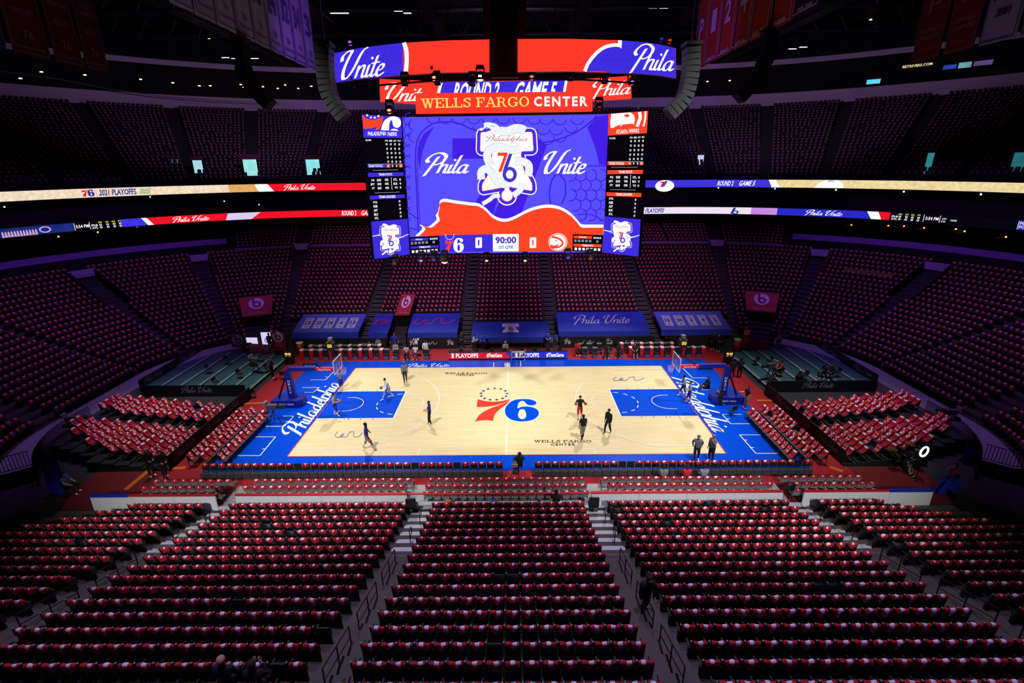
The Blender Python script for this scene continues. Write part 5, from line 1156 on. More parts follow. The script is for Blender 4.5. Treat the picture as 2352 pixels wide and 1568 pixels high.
for sx, nm in ((-1, 'left'), (1, 'right')):
    t = empty('basketball_stand', (sx*17.3, 0, .014), 0, 'basketball stand with glass backboard and blue padded base, %s end of court' % nm, 'basketball stand')
    X = lambda x: sx*(x-17.3)*1.0
    b = MB(); b.prism([(X(18.5), -.62), (X(16.5), -.62), (X(16.1), -.3), (X(16.1), .45), (X(16.6), .7), (X(18.5), .7)] if sx > 0 else [(X(18.5), .7), (X(16.6), .7), (X(16.1), .45), (X(16.1), -.3), (X(16.5), -.62), (X(18.5), -.62)], 0, .62); base = b.build('base', padblue, t)
    digits(base, "that's game", 1.15, .26, (X(17.3), -.626, .33), (1, 0), mat('pad_lettering', 'd8dce8', .6)); digits(base, 'NBA', .22, .2, (X(18.2 if sx < 0 else 16.7), -.626, .34), (1, 0), MATS['pad_lettering'])
    b = MB(); b.add([(X(17.25), -.2, .5), (X(16.7), -.2, .5), (X(16.7), .2, .5), (X(17.25), .2, .5), (X(17.3), -.17, 2.9), (X(16.9), -.17, 3.2), (X(16.9), .17, 3.2), (X(17.3), .17, 2.9)], [(0, 1, 5, 4), (1, 2, 6, 5), (2, 3, 7, 6), (3, 0, 4, 7), (4, 5, 6, 7)]); mast = b.build('mast', padblue, t)
    a = Art()
    for i, ch_ in enumerate('NBA TV'.replace(' ', '')): a.fit(text(ch_, .03), (-.1, 2.2-i*.24), (.1, 2.2-i*.24), (.1, 2.02-i*.24), (-.1, 2.02-i*.24))
    a.lay('lettering', MATS['pad_lettering'], lambda x, z: (X(17.02)+x, -.215, z-.0), mast)
    MB().tube([(X(18.1), 0, .6), (X(17.2), 0, 2.7)], .08, 8).build('strut', mat('strut_black', '101020', .5), t)
    b = MB(); b.box((X(15.9), 0, 3.08), (2.1, .3, .3)); b.build('arm', padblue, t)
    ra = MB().box((X(14.15), 0, 3.05), (1.45, .26, .24)).build('arm_pad', padred, t); digits(ra, 'State Farm', .95, .14, (X(14.15), -.135, 3.05), (1, 0), MATS['pad_lettering'])
    bb = MB().box((X(13.1), 0, 3.43), (.03, 1.8, 1.05)).build('backboard', glass, t)
    fr = MB(); w_, h0, h1 = .915, 2.9, 3.97
    for y in (-w_, w_): fr.box((X(13.1), y, (h0+h1)/2), (.05, .06, h1-h0))
    for z in (h0, h1): fr.box((X(13.1), 0, z), (.05, 2*w_, .06))
    fr.build('board_frame', mat('frame_white', 'd8dce0', .4), bb)
    fr = MB(); 
    for y in (-.3, .3): fr.box((X(13.08), y, 3.28), (.012, .05, .45))
    for z in (3.05, 3.5): fr.box((X(13.08), 0, z), (.012, .65, .05))
    fr.build('target_square', MATS['frame_white'], bb)
    rm = MB(); cx = X(12.72); rm.tube([(cx+.23*math.cos(q), .23*math.sin(q), 3.05) for q in np.linspace(0, 2*math.pi, 17)], .02, 6); rm.box((X(13.0), 0, 3.03), (.16, .14, .08)); rim = rm.build('rim', rimor, t)
    nt_ = MB()
    for i in range(12):
        for d_ in (-1, 1):
            pts = []
            for j in range(5): f = j/4; r_ = .23-.1*f+.02*(f > .8); q = 2*math.pi*(i+d_*f*1.2)/12; pts.append((cx+r_*math.cos(q), r_*math.sin(q), 3.04-.45*f))
            nt_.tube(pts, .007, 3, cap=False)
    nt_.build('net', netw, rim)
    sc_ = MB(); sc_.tube([(X(13.4), .0, 3.9), (X(13.5), .0, 4.6)], .04, 6); sc_.box((X(13.45), 0, 4.95), (.55, .5, .62)); clk = sc_.build('shot_clock', clockblk, t); digits(clk, '00', .36, .3, (X(13.45), -.256, 5.02), (1, 0))
    MB().box((X(13.45), .1, 5.45), (.3, .35, .25)).build('clock_camera', mat('cam_grey', '505058', .5), t); MB().tube([(X(13.5), .1, 3.9), (X(14.6), 0, 3.2)], .05, 6).build('clock_strut', clockblk, t)
    # game clock on a trolley behind the bench
    gx = atz(666 if sx < 0 else 1671, 835, 0); gc = empty('game_clock', (gx[0], gx[1], 0), 0, 'black game clock box with yellow digits on a stand, %s of the benches' % nm, 'clock')
    MB().box((0, 0, .35), (.7, .5, .7)).build('stand', clockblk, gc); bx = MB().box((0, 0, .98), (.85, .3, .52)).build('clock_box', clockblk, gc); digits(bx, '90:00', .6, .24, (0, -.156, 1.05), (1, 0)); digits(bx, '10  10', .5, .1, (0, -.156, .84), (1, 0), emit('clock_white', 'c8c8c8', 1))
    pb = MB().box((0, 0, .3), (1.35, .12, .6)); q = atz(714 if sx < 0 else 1620, 848, 0); pb = pb.build('floor_board', mat('board_navy', '0a2050', .5), loc=(q[0], q[1], .02), label='low navy sign board with pale lettering on the blue floor, %s far corner' % nm, cat='sign'); digits(pb, 'NBA Playoffs', 1.0, .22, (0, -.066, .34), (1, 0), mat('sign_cyan', '8cc8e0', .6))
# ------------------------------------------------------------------ scorer's table, ball rack
st = empty('scorers_table', (0, 9.85, .014), 0, 'long black scorers table with lit red and blue front at the far sideline', 'table')
MB().box((-.03, .1, .38), (11.6, .7, .76)).build('table_body', black, st)
a = Art().quad((-5.8, .72), (-.2, .72), (.15, .12), (-5.8, .12)); Lp = lambda l: (lambda x, z: (x, -.26-.004*l, z))
MB().box((-.03, -.25, .42), (11.6, .012, .62)).build('front_display', emit('table_blue', '2a34d0', 1.0, .2, 2), st)
a.lay('display_red', emit('table_red', 'd8202c', 1.0, .15, 2), Lp(1), st)
a = Art()
for x0, x1, t_ in ((-5.1, -2.9, 'PLAYOFFS'), (-2.1, -.6, '#ThatsGame'), (1.1, 3.0, 'PLAYOFFS'), (3.7, 5.4, '#ThatsGame')): a.fit(text(t_, .03), (x0, .66), (x1, .66), (x1, .2), (x0, .2))
for x in (-5.4, .8): a.rect(x-.1, .2, x+.1, .66)
a.lay('display_lettering', E_WHITE, Lp(2), st)
for i, x in enumerate((-4.6, -3.1, -1.6, -.4, 1.4, 2.6, 3.9, 5.0)):
    m_ = empty('monitor', (x, 9.95, .775), R(170+20*random.random()), 'small dark monitor, %s from left on the scorers table' % ORD(i+1), 'monitor', 'monitors on the scorers table'); MB().box((0, 0, .16), (.4, .03, .26)).build('screen', clockblk, m_); MB().box((0, .05, .015), (.24, .18, .03)).build('stand', clockblk, m_)
orange = mat('ball_orange', 'b4572a', .6)
rk = empty('ball_rack', (.95, 9.05, .02), 0, 'white framed ball rack in front of the scorers table', 'rack')
for dx in (-.62, .62): MB().tube([(dx, -.1, 0), (dx, -.1, 1.05)], .03, 6).build('upright', MATS['frame_white'], rk)
for z in (.45, .95): MB().box((0, -.1, z), (1.24, .1, .04)).build('shelf', MATS['frame_white'], rk)
MB().box((0, -.1, 1.0), (1.2, .05, .18)).build('sign_plate', MATS['frame_white'], rk)
ballme = MB().sphere((0, 0, 0), .12, 12, 8).mesh('ball', orange, True)
for i, (x, z, s_) in enumerate(((.27, .6, 'lower left'), (.6, .6, 'lower inner left'), (1.3, .6, 'lower inner right'), (1.63, .6, 'lower right'), (.27, 1.1, 'upper left'), (1.63, 1.1, 'upper right'))): inst(ballme, 'basketball', None, (x, 9.1, z+.02-.0), 0, label='orange basketball at the %s of the ball rack' % s_, cat='ball', group='basketballs on the rack')
# ------------------------------------------------------------------ team benches
benchpad = mat('bench_black', '1a1c20', .45); pillow = mat('bench_grey', '8f9aa0', .5); redst = mat('stand_red', 'c41420', .5); towel = mat('towel', 'efeae4', .9)
bk_me = back_mb(.52, .5, .95, .08, .05).mesh('backrest', benchpad); st_me = MB().box((0, .24, .44), (.52, .5, .14)).mesh('seat', benchpad); top_me = MB().box((0, .0, .92), (.5, .14, .10)).mesh('head_pad', pillow); lg_me = MB().box((0, .24, .19), (.46, .4, .36)).mesh('leg_frame', mat('bench_frame', '5a5a90', .5))
def bench(x, y, label): e = empty('bench_chair', (x, y, .0), math.pi, label, 'chair', 'padded bench chairs on the far sideline'); inst(bk_me, 'backrest', e); inst(st_me, 'seat', e); inst(top_me, 'head_pad', e); inst(lg_me, 'leg_frame', e)
rs_me = MB(); rs_me.box((0, 0, .45), (.36, .55, .9)); rs_me.box((0, -.2, .3), (.30, .2, .5)); rs_me = rs_me.mesh('cabinet', redst); tw_me = MB().box((0, -.02, .95), (.34, .42, .1)).mesh('towel_stack', towel)
def redstand(x, y, label): e = empty('towel_stand', (x, y, 0), 0, label, 'towel stand', 'red towel stands between the bench chairs'); inst(rs_me, 'cabinet', e); inst(tw_me, 'towel_stack', e)
for nm, fr, bk in (('left', (698, 720, 741, 764, 787, 808, 831, 855, 879), (717, 739, 762, 784, 806, 829, 851, 874)), ('right', (1446, 1471, 1493, 1517, 1541, 1565, 1589, 1611), (1426, 1450, 1471, 1493, 1517, 1540))):
    for r, (xs, v, y) in enumerate(((fr, 829, 10.25), (bk, 812, 11.5))):
        X_ = [aty(u, v, y)[0] for u in xs]
        for i, x in enumerate(X_): redstand(x, y, 'red towel stand, %s from left in the %s row of the %s bench' % (ORD(i+1), ('front', 'back')[r], nm))
        for i in range(len(X_)-1): bench((X_[i]+X_[i+1])/2, y+.05, 'black bench chair, %s from left in the %s row of the %s bench' % (ORD(i+1), ('front', 'back')[r], nm))
for i, (u, v, y) in enumerate(((890, 829, 10.3), (912, 829, 10.3), (935, 829, 10.3), (981, 829, 10.3), (1342, 826, 10.3), (1365, 826, 10.3), (1392, 826, 10.3), (1422, 826, 10.3), (1458, 826, 10.3), (1332, 810, 11.5), (1352, 810, 11.5), (1375, 810, 11.5), (1398, 810, 11.5))): bench(aty(u, v, y)[0], y, 'black bench chair, %s of the loose ones beside the scorers table' % ORD(i+1))
for i, u in enumerate((715, 738, 783, 806, 827, 850)): chair(FB, 'black_folding_chair', (aty(u, 795, 12.4)[0], 12.4, 0), math.pi, 'black folding chair, %s from left behind the left bench' % ORD(i+1), 'chair', 'loose black folding chairs')
for i, u in enumerate((1345, 1375, 1398, 1421, 1444, 1467, 1490, 1533, 1557)): chair(FB, 'black_folding_chair', (aty(u, 795, 12.4)[0], 12.4, 0), math.pi, 'black folding chair, %s from left behind the right bench' % ORD(i+1), 'chair', 'loose black folding chairs')
for u, v, lb in ((858, 800, 0), (1693, 790, 1)): pass
for u, v, nm in ((690, 800, 'left'), (1692, 800, 'right')):
    p = aty(u, 800, 11.6); e = empty('drink_cooler', (p[0], 11.6, 0), 0, 'red drink cooler with white lid beside the %s bench' % nm, 'cooler'); MB().lathe([(0, 0), (.32, 0), (.34, 1.15), (0, 1.15)], 14).build('tub', redst, e, True); MB().lathe([(0, 1.15), (.36, 1.15), (.34, 1.28), (0, 1.3)], 14).build('lid', towel, e, True)
# far boards
for x0, x1, nm, its in ((-10.45, -5.2, 'left', ((-9.9, '76'), (-6.0, '76'), (-8.0, '~'))), (-16.5, -12.65, 'far left', ((-14.6, '~'),)), (5.3, 15.1, 'right', ((6.1, '76'), (8.2, '~'), (10.4, '76'), (12.6, '~')))):
    f = MB().box(((x0+x1)/2, 12.95, .58), (x1-x0, .1, 1.16)).build('wall_far_boards', banner_blk, kind='structure', label='black far boards with white marks behind the %s bench' % nm)
    a = Art(); lo = min(p[0] for p in snake); 
    for x, t_ in its:
        if t_ == '~': a.stroke([(x-.5+(p[0]-lo)*.0026, .62-(p[1]-1085)*.0030) for p in snake], .055)
        else: a.fit(text('76', .04), (x-.34, .82), (x+.34, .82), (x+.34, .38), (x-.34, .38)); a.ellipse((x-.1, .92), .16, .1, 12, (.12, .07))
    a.lay('lettering', ltext, lambda x, z: (x, 12.885, z), f)
b = MB()
for sx in (-1, 1): b.box((sx*19.5, 13.0, .55), (5.6, .1, 1.1))
b.build('wall_far_corner_boards', dkwall, kind='structure', label='dark boards at the far corners')
t = empty('media_desk', (-.6, 12.6, 0), 0, 'long black media desk under the centre blue cover', 'desk'); MB().box((.6, 0, .74), (7.0, .6, .06)).build('desk_top', black, t); MB().box((.6, .25, .36), (7.0, .05, .72)).build('front_panel', blackcloth, t)
# ------------------------------------------------------------------ blue seat covers
coverblue = mat('cover_blue', '2436b8', .7, var=.1, scale=3); cardm = mat('cover_card', 'c4c6ee', .75, var=.05); coverl = mat('cover_blue_light', '5a60d0', .7, var=.06)
def cover(name_lb, xa, xb, y0, z0, y1, z1, skew=.0, drop=.55):
    """cloth from the front edge (y0,z0) up to (y1,z1) with a hanging front"""
    b = MB(); nx, ny = 16, 5; rg = random.Random(int(xa*10))
    pts = []
    for j in range(ny+1):
        for i in range(nx+1):
            f, g_ = i/nx, j/ny; sag = .03*math.sin(f*14+j)*math.sin(math.pi*g_)
            pts.append((xa+(xb-xa)*f, y0+(y1-y0)*g_, z0+(z1-z0)*g_+sag))
    b.add(pts, [(j*(nx+1)+i, j*(nx+1)+i+1, (j+1)*(nx+1)+i+1, (j+1)*(nx+1)+i) for j in range(ny) for i in range(nx)])
    pts = [(xa+(xb-xa)*i/nx, y0-.02*math.sin(i*2.1)-.03*j, z0-drop*j/2) for j in range(3) for i in range(nx+1)]
    b.add(pts, [(j*(nx+1)+i, (j+1)*(nx+1)+i, (j+1)*(nx+1)+i+1, j*(nx+1)+i+1) for j in range(2) for i in range(nx)])
    o = b.build('seat_cover', coverblue, label=name_lb, cat='seat cover', smooth=True)
    L = math.hypot(y1-y0, z1-z0)
    def mp(x, s, l=1): g_ = s/L; return (x, y0+(y1-y0)*g_-.0, z0+(z1-z0)*g_+.035+.004*l)
    return o, mp, L
covers = [(-22.6, -15.6), (-14.6, -12.5), (-10.5, -5.3), (-3.85, 4.25), (5.2, 14.7), (15.85, 23.2)]
nums = {0: ('15', '32', '24', '6', '13'), 5: ('10', '34', '3', '4', '2')}
lbs = ('blue seat cover with five pale number cards, leftmost of the far side', 'narrow blue seat cover left of the red tunnel hood', 'blue seat cover with faint red scribble right of the red hood', 'blue seat cover with white emblem behind the scorers table', 'blue seat cover with large white script lettering', 'blue seat cover with five pale number cards, rightmost of the far side')
for i, (xa, xb) in enumerate(covers):
    o, mp, L = cover(lbs[i], xa, xb, 13.55, 1.55, 17.3, 2.55) if i != 3 else cover(lbs[i], xa, xb, 12.75, 1.2, 15.9, 1.95)
    if i in nums:
        Art().rect(xa+.1, .1, xb-.1, L-.1).lay('cover_field', coverl, lambda x, s: mp(x, s, 0), o)
        a, b2 = Art(), Art(); n = 5; w = (xb-xa-1.0)/n
        for q, t_ in enumerate(nums[i]):
            cx = xa+.5+w*(q+.5); a.rect(cx-.42, .9, cx+.42, 3.0); b2.fit(text(t_, .04), (cx-.27 if len(t_) > 1 else cx-.14, 2.4), (cx+.27 if len(t_) > 1 else cx+.14, 2.4), (cx+.27 if len(t_) > 1 else cx+.14, 1.6), (cx-.27 if len(t_) > 1 else cx-.14, 1.6)); b2.rect(cx-.25, 2.7, cx+.25, 2.8); b2.rect(cx-.08, 1.15, cx+.12, 1.3)
        a.lay('number_card', cardm, lambda x, s: mp(x, s, 1), o); b2.lay('number', mat('card_ink', '2c2c50', .7), lambda x, s: mp(x, s, 2), o)
    if i == 4: Art().fit(script('Phila Unite', .22), (6.9, 3.3), (13.0, 3.3), (13.0, 1.2), (6.9, 1.2)).lay('lettering', ltext, lambda x, s: mp(x, s, 1), o)
    if i == 3:
        fn = lambda p: (-.65+(p[0]-130)*.00175, 2.95-(p[1]-80)*.00165); em = mat('emblem_white', 'dfe0f0', .7)
        a = fat(Art(), [fn(p) for p in bell], .1); a.lay('emblem', em, lambda x, s: mp(x, s, 1), o)
        Art().poly([fn(p) for p in ((470, 600), (640, 600), (640, 640), (535, 930), (480, 930), (580, 655), (470, 655))]).lay('emblem_seven', courtred, lambda x, s: mp(x, s, 2), o)
        a = Art().poly([fn(p) for p in ((665, 620), (722, 620), (650, 840), (600, 930), (556, 930), (580, 850))]); a.ellipse(fn((678, 975)), .21, .22, 20, (.11, .12)); a.lay('emblem_six', MATS['card_ink'], lambda x, s: mp(x, s, 2), o)
    if i in (1, 2): a = Art(); lo = min(p[0] for p in snake); a.stroke([(xa+.4+(p[0]-lo)*(xb-xa-.8)/440, 2.2-(p[1]-1085)*.012) for p in snake], .35); a.lay('scribble', mat('cover_scribble', '7a34a0', .7), lambda x, s: mp(x, s, 1), o)
# ------------------------------------------------------------------ tunnel hoods, pull-up banners
hoodred = mat('hood_red', 'b83040', .7, var=.08); roundel = mat('roundel_white', 'dcd4ee', .7); beatred = mat('roundel_red', 'a01c34', .7)
def bmark(a, b2, c, rx, ry):
    a.ellipse(c, rx, ry, 28); b2.ellipse((c[0]+rx*.05, c[1]-ry*.18), rx*.55, ry*.55, 24, (rx*.27, ry*.27)); b2.rect(c[0]-rx*.5, c[1]-ry*.2, c[0]-rx*.22, c[1]+ry*.9)
def hood(label, corners, scx=1.0):
    tl, tr, br, bl = [np.array(p, float) for p in corners]; b = MB(); n_ = np.array([0, 0, -.12])
    v = [tl, tr, br, bl]; b.add([tuple(p) for p in v]+[tuple(p+n_) for p in v], [(3, 2, 1, 0), (4, 5, 6, 7), (0, 1, 5, 4), (1, 2, 6, 5), (2, 3, 7, 6), (3, 0, 4, 7)]); o = b.build('tunnel_hood', hoodred, label=label, cat='tunnel hood')
    def mp(l): return lambda x, y: tuple((bl*(1-x)+br*x)*(1-y)+(tl*(1-x)+tr*x)*y+np.array([0, -.006, .008])*l)
    a, b2 = Art(), Art(); bmark(a, b2, (.5, .6), .3*scx, .3); a.lay('roundel', roundel, mp(1), o); b2.lay('mark', beatred, mp(2), o)
    Art().fit(script('Phila Unite', .22), (.2, .2), (.8, .2), (.8, .04), (.2, .04)).lay('lettering', mat('hood_lettering', 'e09aa4', .7), mp(1), o); return o
for sx, nm, px in ((-1, 'left', ((553, 708), (628, 703), (622, 738), (561, 743))), (1, 'right', ((1714, 674), (1793, 680), (1783, 722), (1719, 714)))):
    q = R(66); ux, uy = sx*math.cos(q), math.sin(q); tv = np.array([-uy, ux, 0])*(1 if sx < 0 else -1); tv = np.array([uy*1.0, -ux, 0]) if sx < 0 else np.array([uy, -ux, 0])
    c0 = np.array([sx*21.98, 4.45, 0]); C_ = lambda d, z: c0+np.array([ux, uy, 0])*(8.5+d)+np.array([0, 0, z]); dirx = np.array([abs(uy), -ux*(1 if uy > 0 else -1), 0])
    wt, wb = 1.75, 1.45
    hood('red sloping tunnel hood with white roundel in the far %s corner' % nm, (C_(8.0, 4.1)-dirx*wt, C_(8.0, 4.1)+dirx*wt, C_(4.7, 2.75)+dirx*wb, C_(4.7, 2.75)-dirx*wb), .8)
    t = empty('tunnel', tuple(C_(4, 0)), 0, 'dark tunnel mouth under the red hood in the far %s corner' % nm, 'tunnel'); inv = Matrix.Translation(-Vector(C_(4, 0)))
    b = MB(); 
    for s in (-1, 1): p0, p1 = C_(.4, 0)+dirx*s*1.7, C_(7.9, 0)+dirx*s*1.7; b.add([tuple(p0), tuple(p1), tuple(p1+np.array([0, 0, 3.9])), tuple(p0+np.array([0, 0, 1.3]))], [(0, 1, 2, 3)])
    o = b.build('side_walls', dkwall, t); o.matrix_parent_inverse = inv
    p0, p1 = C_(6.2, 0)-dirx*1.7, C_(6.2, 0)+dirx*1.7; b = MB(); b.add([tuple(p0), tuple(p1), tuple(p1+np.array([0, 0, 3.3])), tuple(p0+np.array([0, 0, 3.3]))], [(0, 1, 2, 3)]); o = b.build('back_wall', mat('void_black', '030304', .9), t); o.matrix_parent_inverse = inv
    b = MB(); pp = [C_(-.6, .03)-dirx*1.0, C_(-.6, .03)+dirx*1.0, C_(6.2, 1.3)+dirx*1.0, C_(6.2, 1.3)-dirx*1.0]; b.add([tuple(p) for p in pp], [(0, 1, 2, 3)]); o = b.build('carpet_ramp', mat('dark_red_carpet', '5a1018', .95), t); o.matrix_parent_inverse = inv
hood('narrow red tunnel hood with white roundel between the blue covers', ((-12.35, 20.6, 3.95), (-10.75, 20.6, 3.95), (-10.75, 16.4, 2.7), (-12.35, 16.4, 2.7)), 1.0)
t = empty('tunnel', (-11.55, 14.5, 0), 0, 'dark tunnel mouth between the blue covers', 'tunnel')
for s in (-1, 1): MB().add([(s*.95, -1.6, 0), (s*.95, 6, 0), (s*.95, 6, 3.8), (s*.95, -1.4, 1.5)], [(0, 1, 2, 3)]).build('side_wall', dkwall, t)
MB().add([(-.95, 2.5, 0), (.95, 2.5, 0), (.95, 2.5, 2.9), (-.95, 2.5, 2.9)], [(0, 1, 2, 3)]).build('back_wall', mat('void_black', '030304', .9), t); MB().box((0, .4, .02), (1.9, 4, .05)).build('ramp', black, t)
for u0, u1, v0, v1, lb in ((536, 560, 770, 808, 'red pull-up banner left of the left tunnel'), (629, 652, 763, 812, 'red pull-up banner right of the left tunnel'), (1702, 1725, 753, 802, 'red pull-up banner left of the right tunnel'), (1778, 1798, 764, 812, 'red pull-up banner right of the right tunnel')):
    y = 12.2 if 600 < u0 < 1750 else 11.6; p0, p1 = aty(u0, v1, y), aty(u1, v0, y); w = p1[0]-p0[0]; z0 = max(.1, p0[2]); h = p1[2]
    o = MB().box((0, 0, (z0+h)/2), (w, .05, h-z0)).build('pull_up_banner', mat('banner_red', 'a8182c', .7), loc=((p0[0]+p1[0])/2, y, 0), label=lb, cat='banner')
    MB().box((0, .1, .5*z0+.03), (w*.9, .3, z0+.04)).build('foot', black, o)
    a, b2 = Art(), Art(); bmark(a, b2, (0, h-.45), w*.4, w*.4); mp = lambda l: (lambda x, z: (x, -.028-.004*l, z)); a.lay('roundel', roundel, mp(1), o); b2.lay('mark', beatred, mp(2), o)
    Art().fit(script('Phila', .24), (-.3*w, h*.55), (.3*w, h*.55), (.3*w, h*.42), (-.3*w, h*.42)).fit(script('Unite', .24), (-.3*w, h*.42), (.3*w, h*.42), (.3*w, h*.29), (-.3*w, h*.29)).lay('lettering', MATS['hood_lettering'], mp(1), o)
for u0, u1, v0, v1, i in ((572, 590, 775, 812, 0), (605, 620, 763, 800, 1), (613, 632, 773, 806, 2)):
    y = 13.6; p0, p1 = aty(u0, v1, y), aty(u1, v0, y); o = MB().box(((p0[0]+p1[0])/2, y, (p0[2]+p1[2])/2), (p1[0]-p0[0], .06, p1[2]-p0[2])).build('lit_screen', emit('tunnel_screen', 'd6cdf4', 1.0), label=('bright white screen standing left of the left tunnel mouth', 'tall bright screen right of the left tunnel mouth', 'low bright screen right of the left tunnel mouth')[i], cat='screen')
    c = ((p0[0]+p1[0])/2, y-.035, (p0[2]+p1[2])/2); Art().ellipse((0, 0), .22, .26, 14, (.12, .15)).lay('print', emit('screen_ink', '6a60c8', 1), lambda x, z, c=c: (c[0]+x, c[1], c[2]+z), o)
# ------------------------------------------------------------------ people
SK = {'light': mat('skin_light', 'd0a088', .6, var=.05), 'tan': mat('skin_tan', 'a8765a', .6, var=.05), 'dark': mat('skin_dark', '5a3826', .6, var=.05)}
def cloth(c): return mat('cloth_'+c, c, .85, var=.1, scale=12)
def pose_joints(kind='stand', stride=0.0, lean=0.0, arms='down', crouch=0.0, twist=0.0):
    J = {}
    if kind == 'stand':
        hz = .97-crouch; J['pelvis'] = (0, 0, hz); kx = .11
        fwd, bwd = stride*.55, -stride*.45
        J['ra'] = (kx, fwd, .09); J['la'] = (-kx, bwd, .09+.05*min(1, stride*2)); J['rk'] = (kx+.01, fwd*.62+.03+crouch*.55, hz*.53); J['lk'] = (-kx-.01, bwd*.30+.03+crouch*.55, hz*.53)
        J['rh'] = (.095, 0, hz-.03); J['lh'] = (-.095, 0, hz-.03); ux, uz = lean, 1
        L = lambda s: (0, math.sin(lean)*s, hz+math.cos(lean)*s)
    else:
        hz = {'sit': .52, 'floor': .13, 'kneel': .45}[kind]; J['pelvis'] = (0, 0, hz); J['rh'] = (.1, .02, hz); J['lh'] = (-.1, .02, hz)
        if kind == 'sit': J['rk'] = (.15, .44, hz+.02); J['lk'] = (-.15, .44, hz+.02); J['ra'] = (.15, .46, .09); J['la'] = (-.16, .40, .09)
        elif kind == 'floor': J['rk'] = (.14, .42, .34); J['lk'] = (-.14, .45, .14); J['ra'] = (.14, .7, .08); J['la'] = (-.16, .88, .08)
        else: J['rk'] = (.14, .36, .47); J['lk'] = (-.12, .12, .08); J['ra'] = (.14, .34, .09); J['la'] = (-.12, -.3, .08)
        L = lambda s: (0, math.sin(lean)*s, hz+math.cos(lean)*s)
    J['spine'] = L(.2); J['chest'] = L(.42); J['neck'] = L(.58); n = np.array(L(.58)); J['head'] = tuple(np.array(L(.70))+(0, .02, 0)); J['top'] = tuple(np.array(L(.80))+(0, .02, 0)); J['nose'] = tuple(np.array(J['head'])+(0, .105, -.005))
    S = np.array(L(.52)); J['rs'] = tuple(S+(.19, 0, 0)); J['ls'] = tuple(S+(-.19, 0, 0))
    def arm(side, mode):
        s = 1 if side == 'r' else -1; o = np.array(J[side+'s'])
        P = {'down': ((.05, .0, -.30), (.06, .06, -.56)), 'front': ((.06, .04, -.29), (-.07, .26, -.36)), 'ball': ((.10, .06, -.26), (-.05, .30, -.30)), 'hips': ((.18, -.05, -.24), (.02, .06, -.42)), 'side': ((.16, .02, -.26), (.20, .14, -.48)),
             'up': ((.1, .18, .02), (-.06, .20, .24)), 'face': ((.08, .14, -.22), (-.08, .2, .06)), 'knee': ((.04, .10, -.28), (-.02, .34, -.38)), 'back': ((.1, -.16, -.26), (.06, -.26, -.5)), 'fwd': ((.05, .16, -.24), (.0, .42, -.2)), 'carry': ((.13, -.02, -.26), (.12, .22, -.20))}[mode]
        e, w_ = [o+np.array((s*p[0], p[1], p[2])) for p in P]; J[side+'e'] = tuple(e); J[side+'w'] = tuple(w_); d = (w_-e)/np.linalg.norm(w_-e); J[side+'p'] = tuple(w_+d*.08)
    am = arms if isinstance(arms, tuple) else (arms, arms)
    arm('r', am[0]); arm('l', am[1])
    for s in 'rl': a_ = np.array(J[s+'a']); J[s+'t'] = tuple(a_+(.03 if s == 'r' else -.03, .17, -.05))
    return J
BONES = [('pelvis', 'spine', 'hips'), ('spine', 'chest', 'torso'), ('chest', 'neck', 'torso'), ('neck', 'head', 'head'), ('head', 'top', 'head'), ('head', 'nose', 'head'), ('chest', 'rs', 'torso'), ('chest', 'ls', 'torso'), ('rs', 're', 'uparm'), ('ls', 'le', 'uparm'), ('re', 'rw', 'forearm'), ('le', 'lw', 'forearm'), ('rw', 'rp', 'hand'), ('lw', 'lp', 'hand'),
         ('pelvis', 'rh', 'hips'), ('pelvis', 'lh', 'hips'), ('rh', 'rk', 'thigh'), ('lh', 'lk', 'thigh'), ('rk', 'ra', 'shin'), ('lk', 'la', 'shin'), ('ra', 'rt', 'foot'), ('la', 'lt', 'foot')]
RAD = {'pelvis': .135, 'spine': .13, 'chest': .155, 'neck': .058, 'head': .096, 'top': .078, 'nose': .018, 'rs': .075, 'ls': .075, 're': .05, 'le': .05, 'rw': .034, 'lw': .034, 'rp': .036, 'lp': .036, 'rh': .105, 'lh': .105, 'rk': .068, 'lk': .068, 'ra': .046, 'la': .046, 'rt': .036, 'lt': .036}
PEOPLE = []
